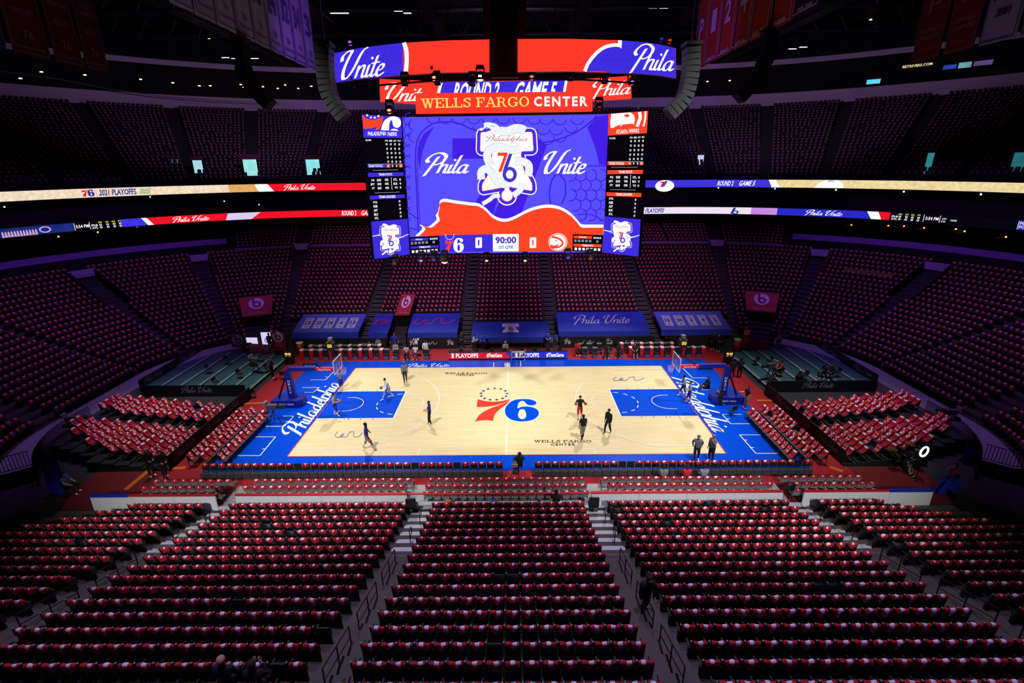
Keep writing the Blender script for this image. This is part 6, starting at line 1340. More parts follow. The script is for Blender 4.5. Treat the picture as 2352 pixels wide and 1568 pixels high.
def person(label, loc, rz, shirt, pants, skin='light', shoes='e8e8e8', hair='2a1c14', sleeve='long', leg='long', sock=None, h=1.85, wide=1.0, mask=None, **pz):
    h *= 1.04
    J = pose_joints(**pz); names = list(J); idx = {n: i for i, n in enumerate(names)}; sc = h/1.85
    vs = [tuple(np.array(J[n])*sc) for n in names]; ed = [(idx[a], idx[b]) for a, b, _ in BONES]; rad = [RAD[n]*sc*(wide*1.18 if n in ('pelvis', 'spine', 'chest', 'rh', 'lh', 'rs', 'ls') else 1.22 if n in ('rk', 'lk', 're', 'le') else 1.08) for n in names]
    roots = [0]; segs = [(np.array(J[a])*sc, np.array(J[b])*sc, t) for a, b, t in BONES]
    for s in 'rl':     # five fingers on each palm, bent
        w_, p_ = np.array(J[s+'w']), np.array(J[s+'p']); d = (p_-w_)/np.linalg.norm(p_-w_); sgn = 1 if s == 'r' else -1
        side_ = np.cross(d, (0, 1, 0.01)); side_ /= np.linalg.norm(side_); cur = np.array((0, 1, 0))-d*d[1]; cur /= (np.linalg.norm(cur)+1e-6); side_ = np.cross(d, cur)
        for k, (off, ln) in enumerate(((-.03, .075), (-.01, .085), (.01, .08), (.028, .062), (0, .055))):
            if k < 4: a_ = p_+side_*off; b_ = a_+d*ln*.55+cur*.012; c_ = b_+d*ln*.3+cur*.03
            else: a_ = w_+d*.03+cur*.02-side_*.02*sgn; b_ = a_+d*.03+cur*.035; c_ = b_+d*.03+cur*.01
            i0 = len(vs); vs += [tuple(q*sc) for q in (a_, b_, c_)]; ed += [(i0, i0+1), (i0+1, i0+2)]; rad += [.011*sc, .010*sc, .008*sc]; roots.append(i0); segs.append((a_*sc, c_*sc, 'hand'))
    me = bpy.data.meshes.new('body'); me.from_pydata(vs, ed, []); o = bpy.data.objects.new('body', me); COL.objects.link(o)
    m = o.modifiers.new('skin', 'SKIN'); m.use_smooth_shade = True
    sv = me.skin_vertices[0].data
    for i, r in enumerate(rad): sv[i].radius = (r, r*(.82 if i < len(names) and names[i] in ('pelvis', 'spine', 'chest') else 1)); sv[i].use_root = i in roots
    s2 = o.modifiers.new('sub', 'SUBSURF'); s2.levels = 1; s2.render_levels = 1
    PEOPLE.append((o, segs, dict(label=label, loc=loc, rz=rz, shirt=shirt, pants=pants, skin=skin, shoes=shoes, hair=hair, sleeve=sleeve, leg=leg, sock=sock, mask=mask, J=J, sc=sc)))
def F(u, v, z=0.03): p = atz(u, v, z); return (p[0], p[1], z)
def Yp(u, y, z): p = aty(u, 800, y); return (p[0], y, z)
rt_, lf_, cam_, away = -math.pi/2, math.pi/2, math.pi, 0.0
G1, BLU, PUR, BLK, RED_, NAVY = '8c8f94', '1c2cb0', '3a2a90', '121316', 'c01828', '161a2c'
person('player in grey shirt and purple shorts under the left basket', F(785, 896), lf_-.5, G1, PUR, 'dark', sleeve='short', leg='short', arms='front', sock='e8e8e8')
person('man in grey tee and blue shorts holding a ball on left key', F(772, 955), rt_, 'a4a6a4', BLU, 'light', sleeve='short', leg='short', arms='ball', stride=.35, wide=1.12, sock='e8e8e8', hair='101010')
person('player in white top crouching with a ball at left free throw line', F(895, 912), lf_+.4, 'dfe3ea', 'a8aab0', 'light', leg='tights', tights='dfe3ea', stride=.75, lean=.35, crouch=.12, arms=('down', 'ball'), hair='1a1210') if False else person('player in white top crouching with a ball at left free throw line', F(895, 912), lf_+.4, 'dfe3ea', 'a8aab0', 'light', leg='short', sock='dfe3ea', stride=.75, lean=.35, crouch=.12, arms='front', hair='1a1210')
person('man in grey top and black trousers with red shoes on far left court', F(931, 877), cam_+.4, '74777c', BLK, 'dark', shoes='d03030', stride=.3, arms='down', hair='b0683c')
person('man in blue top and black trousers facing left near left arc', F(988, 975), lf_, '2a2a9c', BLK, 'light', sleeve='short', arms='front', stride=.2)
person('player in blue jersey and grey shorts dribbling on near left court', F(845, 1032), rt_+.2, '1a2ca4', 'a0a2b0', 'dark', sleeve='short', leg='short', sock='ececec', shoes='d8d8e0', stride=.65, arms='side', hair='0c0a0a', h=1.95)
person('player in black tee and red shorts carrying two balls', F(1331, 962), cam_, BLK, 'd01c28', 'light', sleeve='short', leg='short', sock='d8d8d8', shoes='202020', arms='carry', stride=.15)
person('player in black tee grey shorts and black leggings with red shoes', F(1338, 1009), away+.35, BLK, '8e9098', 'light', sleeve='short', leg='short', sock=BLK, shoes='d02030', arms='down', stride=.3)
person('man in black tracksuit with green shoes on right court', F(1396, 995), lf_+.7, '18161a', '1c1c20', 'light', shoes='60a040', arms=('down', 'down'), stride=.4, mask='101010')
person('balding man in grey sweater looking down at near right corner', F(1598, 1058), cam_-.3, '7a8089', NAVY, 'light', hair='8a7c70', arms='back', lean=.12, stride=.35, wide=1.15)
person('man in grey sweater with hand raised at near right corner', F(1632, 1059), lf_+.5, '6f757c', NAVY, 'light', hair='c07050', arms=('down', 'face'), wide=1.15)
person('player in grey shirt walking, farther of two on right baseline', F(1569, 910), lf_, '9a9ca0', PUR, 'dark', sleeve='long', leg='short', sock='e8e8e8', stride=.5, arms='front', lean=.1)
person('player in grey shirt standing, nearer of two on right baseline', F(1582, 925), lf_-.2, '9a9ca0', PUR, 'tan', sleeve='long', leg='short', sock='e8e8e8', stride=.25, arms='front')
person('person in black sitting on blue floor behind right baseline', F(1628, 890), lf_, BLK, BLK, 'light', kind='floor', arms='knee', lean=.2)
person('photographer in black kneeling beside the right basket base', F(1655, 928), lf_, BLK, BLK, 'light', kind='kneel', arms='face', lean=.2)
person('photographer in black tee and khaki trousers right of the basket', F(1712, 938), lf_+.1, BLK, 'a8946c', 'light', sleeve='short', arms=('fwd', 'down'), shoes='d8d8d8')
person('man in dark suit behind the right basket, left of two', F(1680, 869), away, '101114', '101114', 'light', arms='down')
person('man in dark suit behind the right basket, right of two', F(1697, 867), away-.2, '141416', '101114', 'light', arms='front')
person('person in black bending at the right stage edge', (21.25, 1.3, .01), rt_+.5, BLK, BLK, 'tan', lean=.5, stride=.5, arms='fwd')
person('person in red shirt sitting on the right stage', F(1790, 862, .45), lf_, 'c81c2c', '26262c', 'tan', sleeve='short', kind='sit', arms='knee')
person('person in dark jacket on the right stage beside red shirt', F(1832, 886, .35), away, '18181c', '202028', 'light', kind='kneel', arms='knee')
person('person in black sitting at right stage centre, left of two', F(1893, 868, .5), lf_, '141416', '18181c', 'light', kind='sit', arms='knee', lean=.2)
person('person in black sitting at right stage centre, right of two', F(1908, 870, .55), lf_+.4, '141416', '18181c', 'tan', kind='sit', arms='knee')
person('guard in dark jacket with pale print on right stage front', (aty(1832, 890, 2.4)[0], 2.4, .345), away, '141416', '18181c', 'light', hair='b0a8a0', kind='kneel', arms='down')
person('man in dark suit standing by the left stage and red carpet', F(627, 868, .26), rt_, '101114', '101114', 'light', arms='front')
person('man in black suit by the left banner fence, left of two', F(350, 1093), rt_-.4, '0e0e10', '0e0e10', 'light', hair='a08c78', arms='front')
person('man in black suit by the left banner fence, right of two', F(381, 1097), rt_-.6, '0e0e10', '0e0e10', 'light', arms='front', stride=.3)
person('person in light blue shirt sitting at the lower left entrance', F(160, 1132), rt_, '4a86c8', '1a1c24', 'light', sleeve='short', kind='sit', arms='knee')
person('person in magenta shirt sitting at the lower right entrance', F(2182, 1112), lf_+.4, '8c1c70', '1a1c24', 'tan', sleeve='short', kind='sit', arms='face')
person('person in black dress standing beside the drum kit', F(2098, 1092), lf_, '121214', '121214', 'tan', leg='short', shoes='e0e0e0', arms='front')
person('man in dark clothes walking up the right near aisle', (4.93, -23.05, rowz(11)+.02), cam_+.2, '16171a', '14151a', 'light', arms='down', stride=.35, lean=.25, wide=1.15)
person('person in grey top sitting among right folding chairs', (aty(1524, 1095, -11.2)[0], -11.15, .012), away, '70787c', '26262c', 'dark', kind='sit', arms='knee', wide=1.1, hair='0c0a0a')
person('person in red top and cap sitting among right folding chairs', (aty(1578, 1095, -11.2)[0], -11.15, .012), away, 'c01c2c', '26262c', 'tan', kind='sit', arms='knee', hair='14204c')
person('person in lilac grey top sitting among right folding chairs', (aty(1617, 1095, -11.2)[0], -11.15, .012), away, '8486a0', '26262c', 'dark', kind='sit', arms='knee', hair='0c0a0a')
person('bald person at the bottom left edge of the picture', (aty(516, 1550, -27.25)[0], -27.25, rowz(17)-.05), away, '1a1a20', '1a1a20', 'light', hair='c09080', kind='sit', arms='knee', h=1.8)
person('dark haired person standing at the bottom left edge', (aty(576, 1530, -27.0)[0], -26.98, rowz(16)-.3), away, '121216', '121216', 'tan', kind='sit', arms='face', h=1.95)
person('person in black at the media tables in the board gap', (aty(1278, 1140, -13.5)[0], -13.55, .1), away, BLK, BLK, 'light', kind='sit', arms='fwd', hair='181010')
person('camera operator in black in the gap of the sideline row', (.85, -9.55, .02), away, BLK, BLK, 'light', kind='kneel', arms='face')
B = 12.0
person('person in red and blue jacket standing at the hooded tunnel', Yp(908, 12.3, .02), cam_, '3a2cb0', '1c2c9c', 'light', arms='side', hair='8c3030', leg='long')
person('person in grey sitting behind the left bench', Yp(870, 12.3, .02), cam_, '84888c', '20202c', 'tan', kind='sit', arms='knee')
person('person in grey tee seated at the right end of left bench', Yp(909, 10.9, .02), cam_, '9aa096', '20202c', 'tan', kind='sit', arms='knee', sleeve='short')
person('player in navy shorts seated on left bench front row', Yp(933, 10.1, .02), cam_, 'a8a8ac', '202858', 'dark', kind='sit', leg='short', sleeve='short', arms='knee')
person('player in white jersey seated on left bench front row', Yp(954, 10.1, .02), cam_, 'd0d0d8', '2a2a60', 'dark', kind='sit', leg='short', sleeve='none', arms='knee')
person('player in black seated beside the white jersey player', Yp(957, 11.4, .02), cam_, 'e4e4ec', '3a3a50', 'dark', sleeve='none', arms='face')
person('person in white shirt sitting right of left bench', Yp(977, 11.3, .02), cam_, 'e8e8ea', '15151a', 'tan', kind='sit', arms='knee')
person('man in dark suit standing in aisle left of centre cover', Yp(1061, 12.5, .02), cam_, '24242a', '15151a', 'light', arms='front')
person('person in white jacket leaning at the media desk', Yp(1087, 11.7, .02), rt_, 'c8c8bc', '101014', 'dark', arms='fwd', lean=.15)
person('person in blue top behind the left part of media desk', Yp(1110, 11.8, .02), cam_, '2034c0', '15151a', 'light', arms='fwd')
person('person in pale grey top seated behind the scorers table', Yp(1161, 10.9, .02), cam_, 'a8acb0', '202024', 'light', kind='sit', arms='fwd', hair='c8b898')
person('person in blue tee beside the centre cover, left of two', Yp(1258, 12.3, .02), cam_+.4, '2a44b8', '28305c', 'light', sleeve='short', arms='front')
person('person in blue tee beside the centre cover, right of two', Yp(1274, 12.2, .02), away, '2038b0', '20264a', 'light', sleeve='short', arms='down')
person('person in red jacket sitting left of the right bench', Yp(1326, 10.9, .02), cam_, 'cc1c2c', '101014', 'dark', kind='sit', arms='knee')
person('player in black seated on right bench front, left of three', Yp(1392, 10.05, .02), cam_, '141416', '18181c', 'dark', kind='sit', leg='short', arms='knee', sleeve='short')
person('player in black seated on right bench front, middle of three', Yp(1421, 10.05, .02), cam_-.3, '1a1616', '18181c', 'dark', kind='sit', leg='short', arms='knee', sleeve='short')
person('player in black seated on right bench front, right of three', Yp(1458, 10.05, .02), cam_, '141416', '18181c', 'light', kind='sit', leg='short', arms='front', sleeve='short')
person('man in black suit with white shirt near right cooler', Yp(1648, 11.4, .02), cam_, '16161a', '101014', 'light', arms='front')
person('man in black suit standing left of the white shirt man', Yp(1636, 12.0, .02), cam_, '14161c', '101014', 'tan', arms='down')
person('person in grey coat standing at the left tunnel screens', Yp(622, 12.6, .02), away, '4a4c54', '26262c', 'light', arms='down')
dg = bpy.context.evaluated_depsgraph_get()
for o, segs, k in PEOPLE:
    me = bpy.data.meshes.new_from_object(o.evaluated_get(dg)); n = len(me.polygons); c = np.zeros(n*3); me.polygons.foreach_get('center', c); c = c.reshape(-1, 3)
    best = np.full(n, 9e9); which = np.zeros(n, int); tt = np.zeros(n)
    for i, (a_, b_, t) in enumerate(segs):
        ab = b_-a_; q = np.clip(((c-a_)@ab)/(ab@ab+1e-9), 0, 1); dd = np.linalg.norm(c-(a_+q[:, None]*ab), axis=1)
        dd = dd/{'torso': .165, 'hips': .15, 'thigh': .095, 'shin': .062, 'uparm': .066, 'forearm': .046, 'hand': .034, 'head': .095, 'foot': .05}[t]
        m_ = dd < best; best[m_] = dd[m_]; which[m_] = i; tt[m_] = q[m_]
    sk, sh, pa, fo = SK[k['skin']], cloth(k['shirt']), cloth(k['pants']), cloth('shoe_'+k['shoes']) if False else cloth(k['shoes']); so = cloth(k['sock']) if k['sock'] else (sk if k['leg'] == 'short' else pa)
    ms = [sk, sh, pa, fo, so]; mi = np.zeros(n, int); kinds = [s_[2] for s_ in segs]
    for i in range(n):
        t = kinds[which[i]]; q = tt[i]
        if t == 'torso': mi[i] = 1
        elif t == 'hips': mi[i] = 1 if (which[i] == 0 and q > .3) else 2
        elif t == 'head': mi[i] = 0
        elif t == 'uparm': mi[i] = 1 if (k['sleeve'] != 'none' and (k['sleeve'] == 'long' or q < .75)) else 0
        elif t == 'forearm': mi[i] = 1 if k['sleeve'] == 'long' and q < .92 else 0
        elif t == 'hand': mi[i] = 0
        elif t == 'thigh': mi[i] = 2
        elif t == 'shin': mi[i] = (2 if (k['leg'] == 'long' or q < .08) else (4 if q > .35 and k['sock'] else 0))
        elif t == 'foot': mi[i] = 3
    for m_ in ms: me.materials.append(m_)
    me.materials.clear()
    for m_ in ms: me.materials.append(m_)
    me.polygons.foreach_set('material_index', mi.astype(np.int32)); me.polygons.foreach_set('use_smooth', [True]*n); me.update()
    old = o.data; o.modifiers.clear(); o.data = me; bpy.data.meshes.remove(old); o.name = 'person'; me.name = 'person'; o.location = k['loc']; o.rotation_euler = (0, 0, k['rz']); tag(o, k['label'], 'person')
    J, sc = k['J'], k['sc']; hd = (np.array(J['head'])+np.array(J['top']))/2*sc
    b = MB(); b.sphere((hd[0], hd[1]-.018, hd[2]+.03), (.104)*sc, 12, 8, sc=(1, 1.06, 1.0)); keep = [f for f in b.f if np.mean([b.v[i][2] for i in f]) > hd[2]+.015+(.055 if np.mean([b.v[i][1] for i in f]) > hd[1]+.02 else -.06)]; b.f = keep; b.m = [0]*len(keep); b.build('hair', mat('hair_'+k['hair'], k['hair'], .8), o, True)
    b = MB()
    for s in (-1, 1): b.sphere((s*.034*sc, hd[1]+.082*sc, hd[2]-.005), .011*sc, 6, 4)
    b.build('eyes', mat('eye_dark', '0c0a0a', .3), o)
    if k['mask']: MB().sphere((0, hd[1]+.045*sc, hd[2]-.07*sc), .065*sc, 10, 6).build('face_mask', cloth(k['mask']), o, True)
    else: MB().box((0, hd[1]+.086*sc, hd[2]-.075*sc), (.045*sc, .012, .012*sc)).build('mouth', mat('lip', '803c38', .5), o)
    b = MB()
    for s in (-1, 1): b.sphere((s*.092*sc, hd[1]-.005, hd[2]-.01), .022*sc, 6, 4, sc=(.5, .8, 1.2))
    b.build('ears', sk, o)
for (px_, z_, rz_, lb) in ((F(160, 1132), 0, rt_, 'black folding chair under the light blue shirt'), (F(2182, 1112), 0, lf_+.4, 'black folding chair under the magenta shirt'), (F(1790, 862, .45), .35, lf_, 'black folding chair under the red shirt on right stage')):
    chair(FB, 'black_folding_chair', (px_[0]-.2*-math.sin(rz_), px_[1]-.2*math.cos(rz_), z_), rz_, lb, 'chair', 'loose black folding chairs')
def ball(u, v, y, lb): p = aty(u, v, y); inst(ballme, 'basketball', None, tuple(p), 0, label=lb, cat='ball')
def handball(label, who, side, off):
    for o, segs, k in PEOPLE:
        if k['label'] == who:
            J = k['J']; p = np.array(J[side+'p'])*k['sc'] if side != 'both' else (np.array(J['rp'])+np.array(J['lp']))/2*k['sc']; p = p+np.array(off); c_, s_ = math.cos(k['rz']), math.sin(k['rz'])
            inst(ballme, 'basketball', None, (k['loc'][0]+p[0]*c_-p[1]*s_, k['loc'][1]+p[0]*s_+p[1]*c_, k['loc'][2]+p[2]), 0, label=label, cat='ball'); return
handball('basketball held by man in grey tee on left key', 'man in grey tee and blue shorts holding a ball on left key', 'both', (0, .08, .02))
handball('basketball low in front of the crouching player in white', 'player in white top crouching with a ball at left free throw line', 'both', (0, .08, -.04))
handball('basketball dribbled by player in blue jersey', 'player in blue jersey and grey shorts dribbling on near left court', 'r', (.05, .06, -.14))
handball('basketball in right hand of player in red shorts', 'player in black tee and red shorts carrying two balls', 'r', (.03, .07, .08))
handball('basketball in left hand of player in red shorts', 'player in black tee and red shorts carrying two balls', 'l', (-.03, .07, .08))
# ------------------------------------------------------------------ roof steel, banners, speakers, lamps
trussm = mat('truss_steel', '24222a', .6, .3)
for i, y in enumerate((-6, 6, 18, 30, 42, 54)):
    b = MB()
    for z in (34.6, 37.4): b.tube([(-62, y, z), (62, y, z)], .14, 5)
    for j in range(31):
        x = -62+j*4; b.tube([(x, y, 34.6), (x+2, y, 37.4), (x+4, y, 34.6)], .07, 4, cap=False)
    b.build('roof_truss', trussm, label='long dark roof truss, %s from the camera' % ORD(i+1), cat='truss', group='roof trusses')
for i, x in enumerate((-36, -21, -8.5, 8.5, 21, 36)):
    b = MB().box((x, 24, 33.9), (1.3, 76, .12)); 
    for s in (-1, 1): b.tube([(x+s*.6, -14, 34.9), (x+s*.6, 62, 34.9)], .03, 4)
    b.build('catwalk', trussm, label='narrow dark roof catwalk, %s from left' % ORD(i+1), cat='catwalk', group='roof catwalks')
lampw = emit('strip_white', 'e6f4e8', 3.0); lampwarm = emit('lamp_warm', 'ffd28a', 5.0); lampblue = emit('lamp_blue', 'a8c0ff', 8.0)
def xat(u, v, x): d = ray(u, v); return CAM+d*((x-CAM[0])/d[0])
CWL = [(770, 30, 35), (790, 30, 35), (915, 25, 37), (935, 30, 37), (1392, 18, 37), (1415, 18, 37), (1500, 18, 37), (1525, 18, 37), (518, 132, 33.8), (540, 134, 33.8), (585, 134, 33.8), (1820, 112, 33.8), (1845, 108, 33.8)]
for i, (u, v, z) in enumerate(CWL):
    p = atz(u, v, z); t = empty('roof_lamp', tuple(p), 0, 'pale strip lamp in the roof, number %s counted from left' % ORD(sorted(range(len(CWL)), key=lambda q: CWL[q][0]).index(i)+1), 'lamp', 'roof strip lamps'); MB().box((0, 0, .06), (1.2, .3, .12)).build('housing', trussm, t); MB().box((0, -.02, -.02), (1.1, .24, .05)).build('diffuser', lampw, t)
WL = [(95, 165), (195, 172), (323, 182), (397, 190), (47, 180), (458, 197), (483, 197), (553, 194), (560, 200), (604, 199), (638, 203), (655, 195), (685, 203), (715, 198), (1625, 187), (1676, 185), (480, 88), (2000, 45), (1855, 68)]
for i, (u, v) in enumerate(WL):
    p = atring(u, v, 49); t = empty('lounge_lamp', tuple(p), 0, 'tiny warm lounge lamp above the fascia ring, %s from left' % ORD(sorted(range(len(WL)), key=lambda q: WL[q][0]).index(i)+1), 'lamp', 'warm lounge lamps'); MB().box((0, 0, .1), (.3, .3, .1)).build('cap', trussm, t); MB().lathe([(0, -.05), (.2, -.05), (.15, .08), (0, .08)], 8).build('bulb', lampwarm, t)
SL = [(10, 475), (345, 452), (515, 462), (595, 470), (1650, 431), (1780, 433), (1920, 436), (2076, 440), (2253, 446)]
for i, (u, v) in enumerate(SL):
    p = atring(u, v, 22.3); t = empty('suite_spot', tuple(p), 0, 'small blue white spot lamp under the upper ribbon, %s from left' % ORD(i+1), 'lamp', 'suite spot lamps'); MB().box((0, .1, .1), (.16, .2, .14)).build('housing', trussm, t); MB().sphere((0, 0, 0), .09 if u > 1000 else .07, 8, 6).build('lens', lampblue, t)
TL = [(1955, 518), (2040, 520), (2076, 521), (2122, 525), (2195, 528), (2215, 533), (2310, 546), (225, 535), (315, 522), (135, 545)]
for i, (u, v) in enumerate(TL):
    p = atring(u, v, 24); t = empty('suite_table', (p[0], p[1], p[2]-.4), 0, 'suite table lit warm yellow below the lower ribbon, %s from left' % ORD(sorted(range(len(TL)), key=lambda q: TL[q][0]).index(i)+1), 'table', 'suite tables'); MB().box((0, 0, .4), (1.5, .7, .06)).build('table_top', mat('table_wood', '8a6a40', .5), t); MB().box((0, 0, .2), (.1, .1, .4)).build('leg', trussm, t); MB().sphere((0, 0, .5), .09, 6, 5).build('lamp', emit('lamp_amber', 'ffb84a', 2.5), t)
# hanging banners
def bannerset(xp, spans, z0, z1, cols, fields, side_, word, grp):
    for i, ((ya, yb), c_, f_) in enumerate(zip(spans, cols, fields)):
        b = MB(); n = 6
        pts = [(0, (yb-ya)*(k/n-.5)*-1, -(z1-z0)*j/4) for j in range(5) for k in range(n+1)]; pts = [(.05*math.sin(p[1]*3+i)*(-p[2]/(z1-z0)), p[1], p[2]) for p in pts]
        pts2 = [(p[0]+.02, p[1], p[2]) for p in pts]; fs = [(j*(n+1)+k, j*(n+1)+k+1, (j+1)*(n+1)+k+1, (j+1)*(n+1)+k) for j in range(4) for k in range(n)]; b.add(pts, fs); b.add(pts2, [q[::-1] for q in fs])
        o = b.build('hanging_banner', mat('banner_'+c_, c_, .85, var=.08, scale=2), label='hanging %s banner, %s from the camera in the %s roof row' % (word[i] if isinstance(word, (list, tuple)) else word, ORD(i+1), side_), cat='banner', group=grp, loc=(xp, (ya+yb)/2, z1), smooth=True)
        MB().tube([(0, -(yb-ya)/2-.05, 0), (0, (yb-ya)/2+.05, 0)], .04, 5).build('hanging_bar', trussm, o)
        s = 1 if xp < 0 else -1; hw = (yb-ya)/2; H_ = z1-z0; mp = lambda y, z: (s*.12, s*y, z); a = Art()
        ink_ = mat('banner_ink_'+f_[0], f_[0], .85)
        for q, (t_, zz, hh, ww) in enumerate(f_[1]):
            a.fit(text(t_, .03), (-hw*ww, -H_*zz), (hw*ww, -H_*zz), (hw*ww, -H_*(zz+hh)), (-hw*ww, -H_*(zz+hh)))
        for k in (-1, 1): a.rect(k*hw*.93-.04, -H_+.2, k*hw*.93+.04, -.2)
        a.rect(-hw*.93, -H_+.16, hw*.93, -H_+.24); a.lay('banner_print', ink_, mp, o)
wf = lambda t: ('6a5a8a', [(t, .25, .3, .6), ('76', .74, .08, .25), ('Philadelphia', .86, .05, .7)])
bannerset(-19.3, [(-2.3+2.62*i, .2+2.62*i) for i in range(9)], 27, 33.3, ['c4bcd4']*9, [wf(t) for t in ('2', '6', '10', '13', '15', '24', '32', '34', '3')], 'left inner', 'white number', 'white banners in the roof')
rf = lambda y_: ('8a6a70', [('WORLD', .08, .07, .5), ('CHAMPIONS', .18, .07, .75), (y_, .42, .08, .55), ('76', .68, .12, .3), ('Philadelphia', .88, .05, .75)])
bannerset(-40.4, [(6.3, 10.1), (10.6, 14.3), (14.8, 17.9), (18.3, 21.1)], 27, 33.2, ['1c2a90', '6a1426', '6a1426', '6a1426'], [rf('1966-67'), rf('1982-83'), rf('1976-77'), rf('2000-01')], 'left outer', ['blue', 'red', 'red', 'red'], 'outer left banners')
of = lambda t, y_: ('d8c8e0', [(t, .3, .3, .4), (y_, .92, .05, .6)])
bannerset(19.6, [(.0+3.3*i, 3.1+3.3*i) for i in range(7)], 27, 33.3, ['3a1c60', 'c2381c', 'c2381c', 'c2381c', 'c2381c', 'c2381c', 'c2381c'], [of(a_, b_) for a_, b_ in (('1', '1982-2000'), ('16', '1969-84'), ('7', '1971-77'), ('4', '1972-84'), ('2', '1984-92'), ('1', '1967-71'), ('P', '1967'))], 'right inner', 'orange number', 'orange banners in the roof')
r2 = lambda a_: ('b06a70', [('P', .12, .25, .4), (a_, .55, .07, .75), ('CHAMPIONS', .65, .07, .75), ('1976-77', .82, .06, .5)])
bannerset(40.0, [(4.6, 8.5), (8.9, 12.2), (12.7, 15.9), (16.4, 19.9)], 27, 33.2, ['b8a4d0', 'b8a4d0', '8c1c30', '8c1c30'], [('4a3c70', [('NATIONAL', .3, .08, .7), ('LACROSSE', .42, .08, .7), ('1998', .6, .1, .4)]), ('4a3c70', [('NATIONAL', .3, .08, .7), ('DIVISION', .42, .08, .7), ('2001', .6, .1, .4)]), r2('CAMPBELL'), r2('STANLEY')], 'right outer', ['lilac', 'lilac', 'red', 'red'], 'outer right banners')
# line array speakers
def linearray(label, px, y, m, w=1.1, n=12):
    P = catmull([tuple(aty(u, v, y)[[0, 2]]) for u, v in px], 8); D = np.array(P); L = np.concatenate([[0], np.cumsum(np.linalg.norm(np.diff(D, axis=0), axis=1))]); top = D[0]
    t = empty('line_array', (top[0], y, top[1]), 0, label, 'loudspeaker')
    for i in range(n):
        s = (i+.5)/n*L[-1]; x, z = np.interp(s, L, D[:, 0]), np.interp(s, L, D[:, 1]); s2 = min(L[-1], s+.1); dx, dz = np.interp(s2, L, D[:, 0])-x, np.interp(s2, L, D[:, 1])-z; an = math.atan2(dx, -dz); M_ = Matrix.Rotation(-an, 3, 'Y')
        MB().box((x-top[0], 0, z-top[1]), (w*.75, w, L[-1]/n*.88), M=M_).build('cabinet', m, t)
    MB().tube([(0, 0, 0), (0, 0, 36-top[1])], .05, 5).build('chain', trussm, t); MB().box((0, 0, .15), (w*.9, w*1.1, .15)).build('frame_bar', trussm, t)
spk = mat('speaker_dark', '1a1a1e', .6); spkl = mat('speaker_grey', '14121a', .6)
linearray('dark curved line array speaker left of the scoreboard under white banners', [(553, 95), (558, 150), (580, 200), (622, 243)], 6, spk); linearray('dark curved line array speaker right of the scoreboard under orange banners', [(1768, 75), (1760, 130), (1738, 180), (1695, 228)], 6, spk)
linearray('black line array speaker hanging at the left edge of the scoreboard', [(746, 110), (748, 170), (760, 225), (792, 272)], -7.5, mat('speaker_black', '050506', .6), .9); linearray('lilac lit line array speaker hanging at the right edge of the scoreboard', [(1588, 110), (1585, 170), (1570, 225), (1535, 264)], -7.5, spkl, .9)
# moving head lamps
def movinghead(label, u, v, y, col, st=6.0, r=.2, dark=False):
    p = aty(u, v, y); t = empty('stage_light', tuple(p), 0, label, 'stage light', 'stage lights on the scoreboard')
    MB().box((0, .1, .45), (.36, .36, .16)).build('base', black, t); b = MB()
    for s in (-1, 1): b.box((s*.2, .1, .2), (.05, .14, .5))
    b.build('yoke', black, t); MB().lathe([(0, .22), (r*.7, .22), (r, -.1), (r*.95, -.16)], 12, (0, .0, 0)).build('head', black, t); MB().sphere((0, -.06, -.04), r*.72, 10, 8).build('lens', emit('lens_'+col, col, st), t)
movinghead('dazzling violet white stage light under the left upper screen', 1103, 176, -7.4, 'f0e0ff', 14, .26); movinghead('bright red stage light above the left wing screen', 895, 253, -6.6, 'ff5040', 9, .2); movinghead('bright red stage light under the main screen', 1021, 594, -5.0, 'ff6048', 12, .36)
for i, (u, v, y, c_, s_) in enumerate(((805, 97, -4.5, '9a50e0', 1.2), (968, 597, -5, 'b090f0', 1.2), (997, 595, -4.5, '7030d0', 1.0), (998, 178, -6.5, 'ff8060', 3), (1221, 176, -6.5, 'ff7050', 1.5), (1451, 188, -4.5, 'a080ff', 1.2), (1518, 90, -3.5, '3020c0', 1), (1537, 93, -3.5, 'e03820', 1.0), (1376, 246, -5, 'c02030', .6), (907, 603, -5, 'c03020', .6), (1304, 590, -4.5, '8040f0', 1.0), (1355, 592, -4.5, 'd04030', .8), (1206, 597, -4, 'ffb090', 1.5), (1118, 597, -4, 'ffd0a0', 1.2))): movinghead('small coloured stage light, number %s of those round the scoreboard' % ORD(i+1), u, v, y, c_, s_, .2)
for i, (u, v, y) in enumerate(((815, 200, -4.6), (930, 190, -6.3), (1005, 188, -6.6), (1085, 190, -6.9), (1310, 178, -6.5), (1388, 185, -5.6))): movinghead('dark moving head lamp under the upper screens, %s from left' % ORD(i+1), u, v, y, '281848', .5, .17)
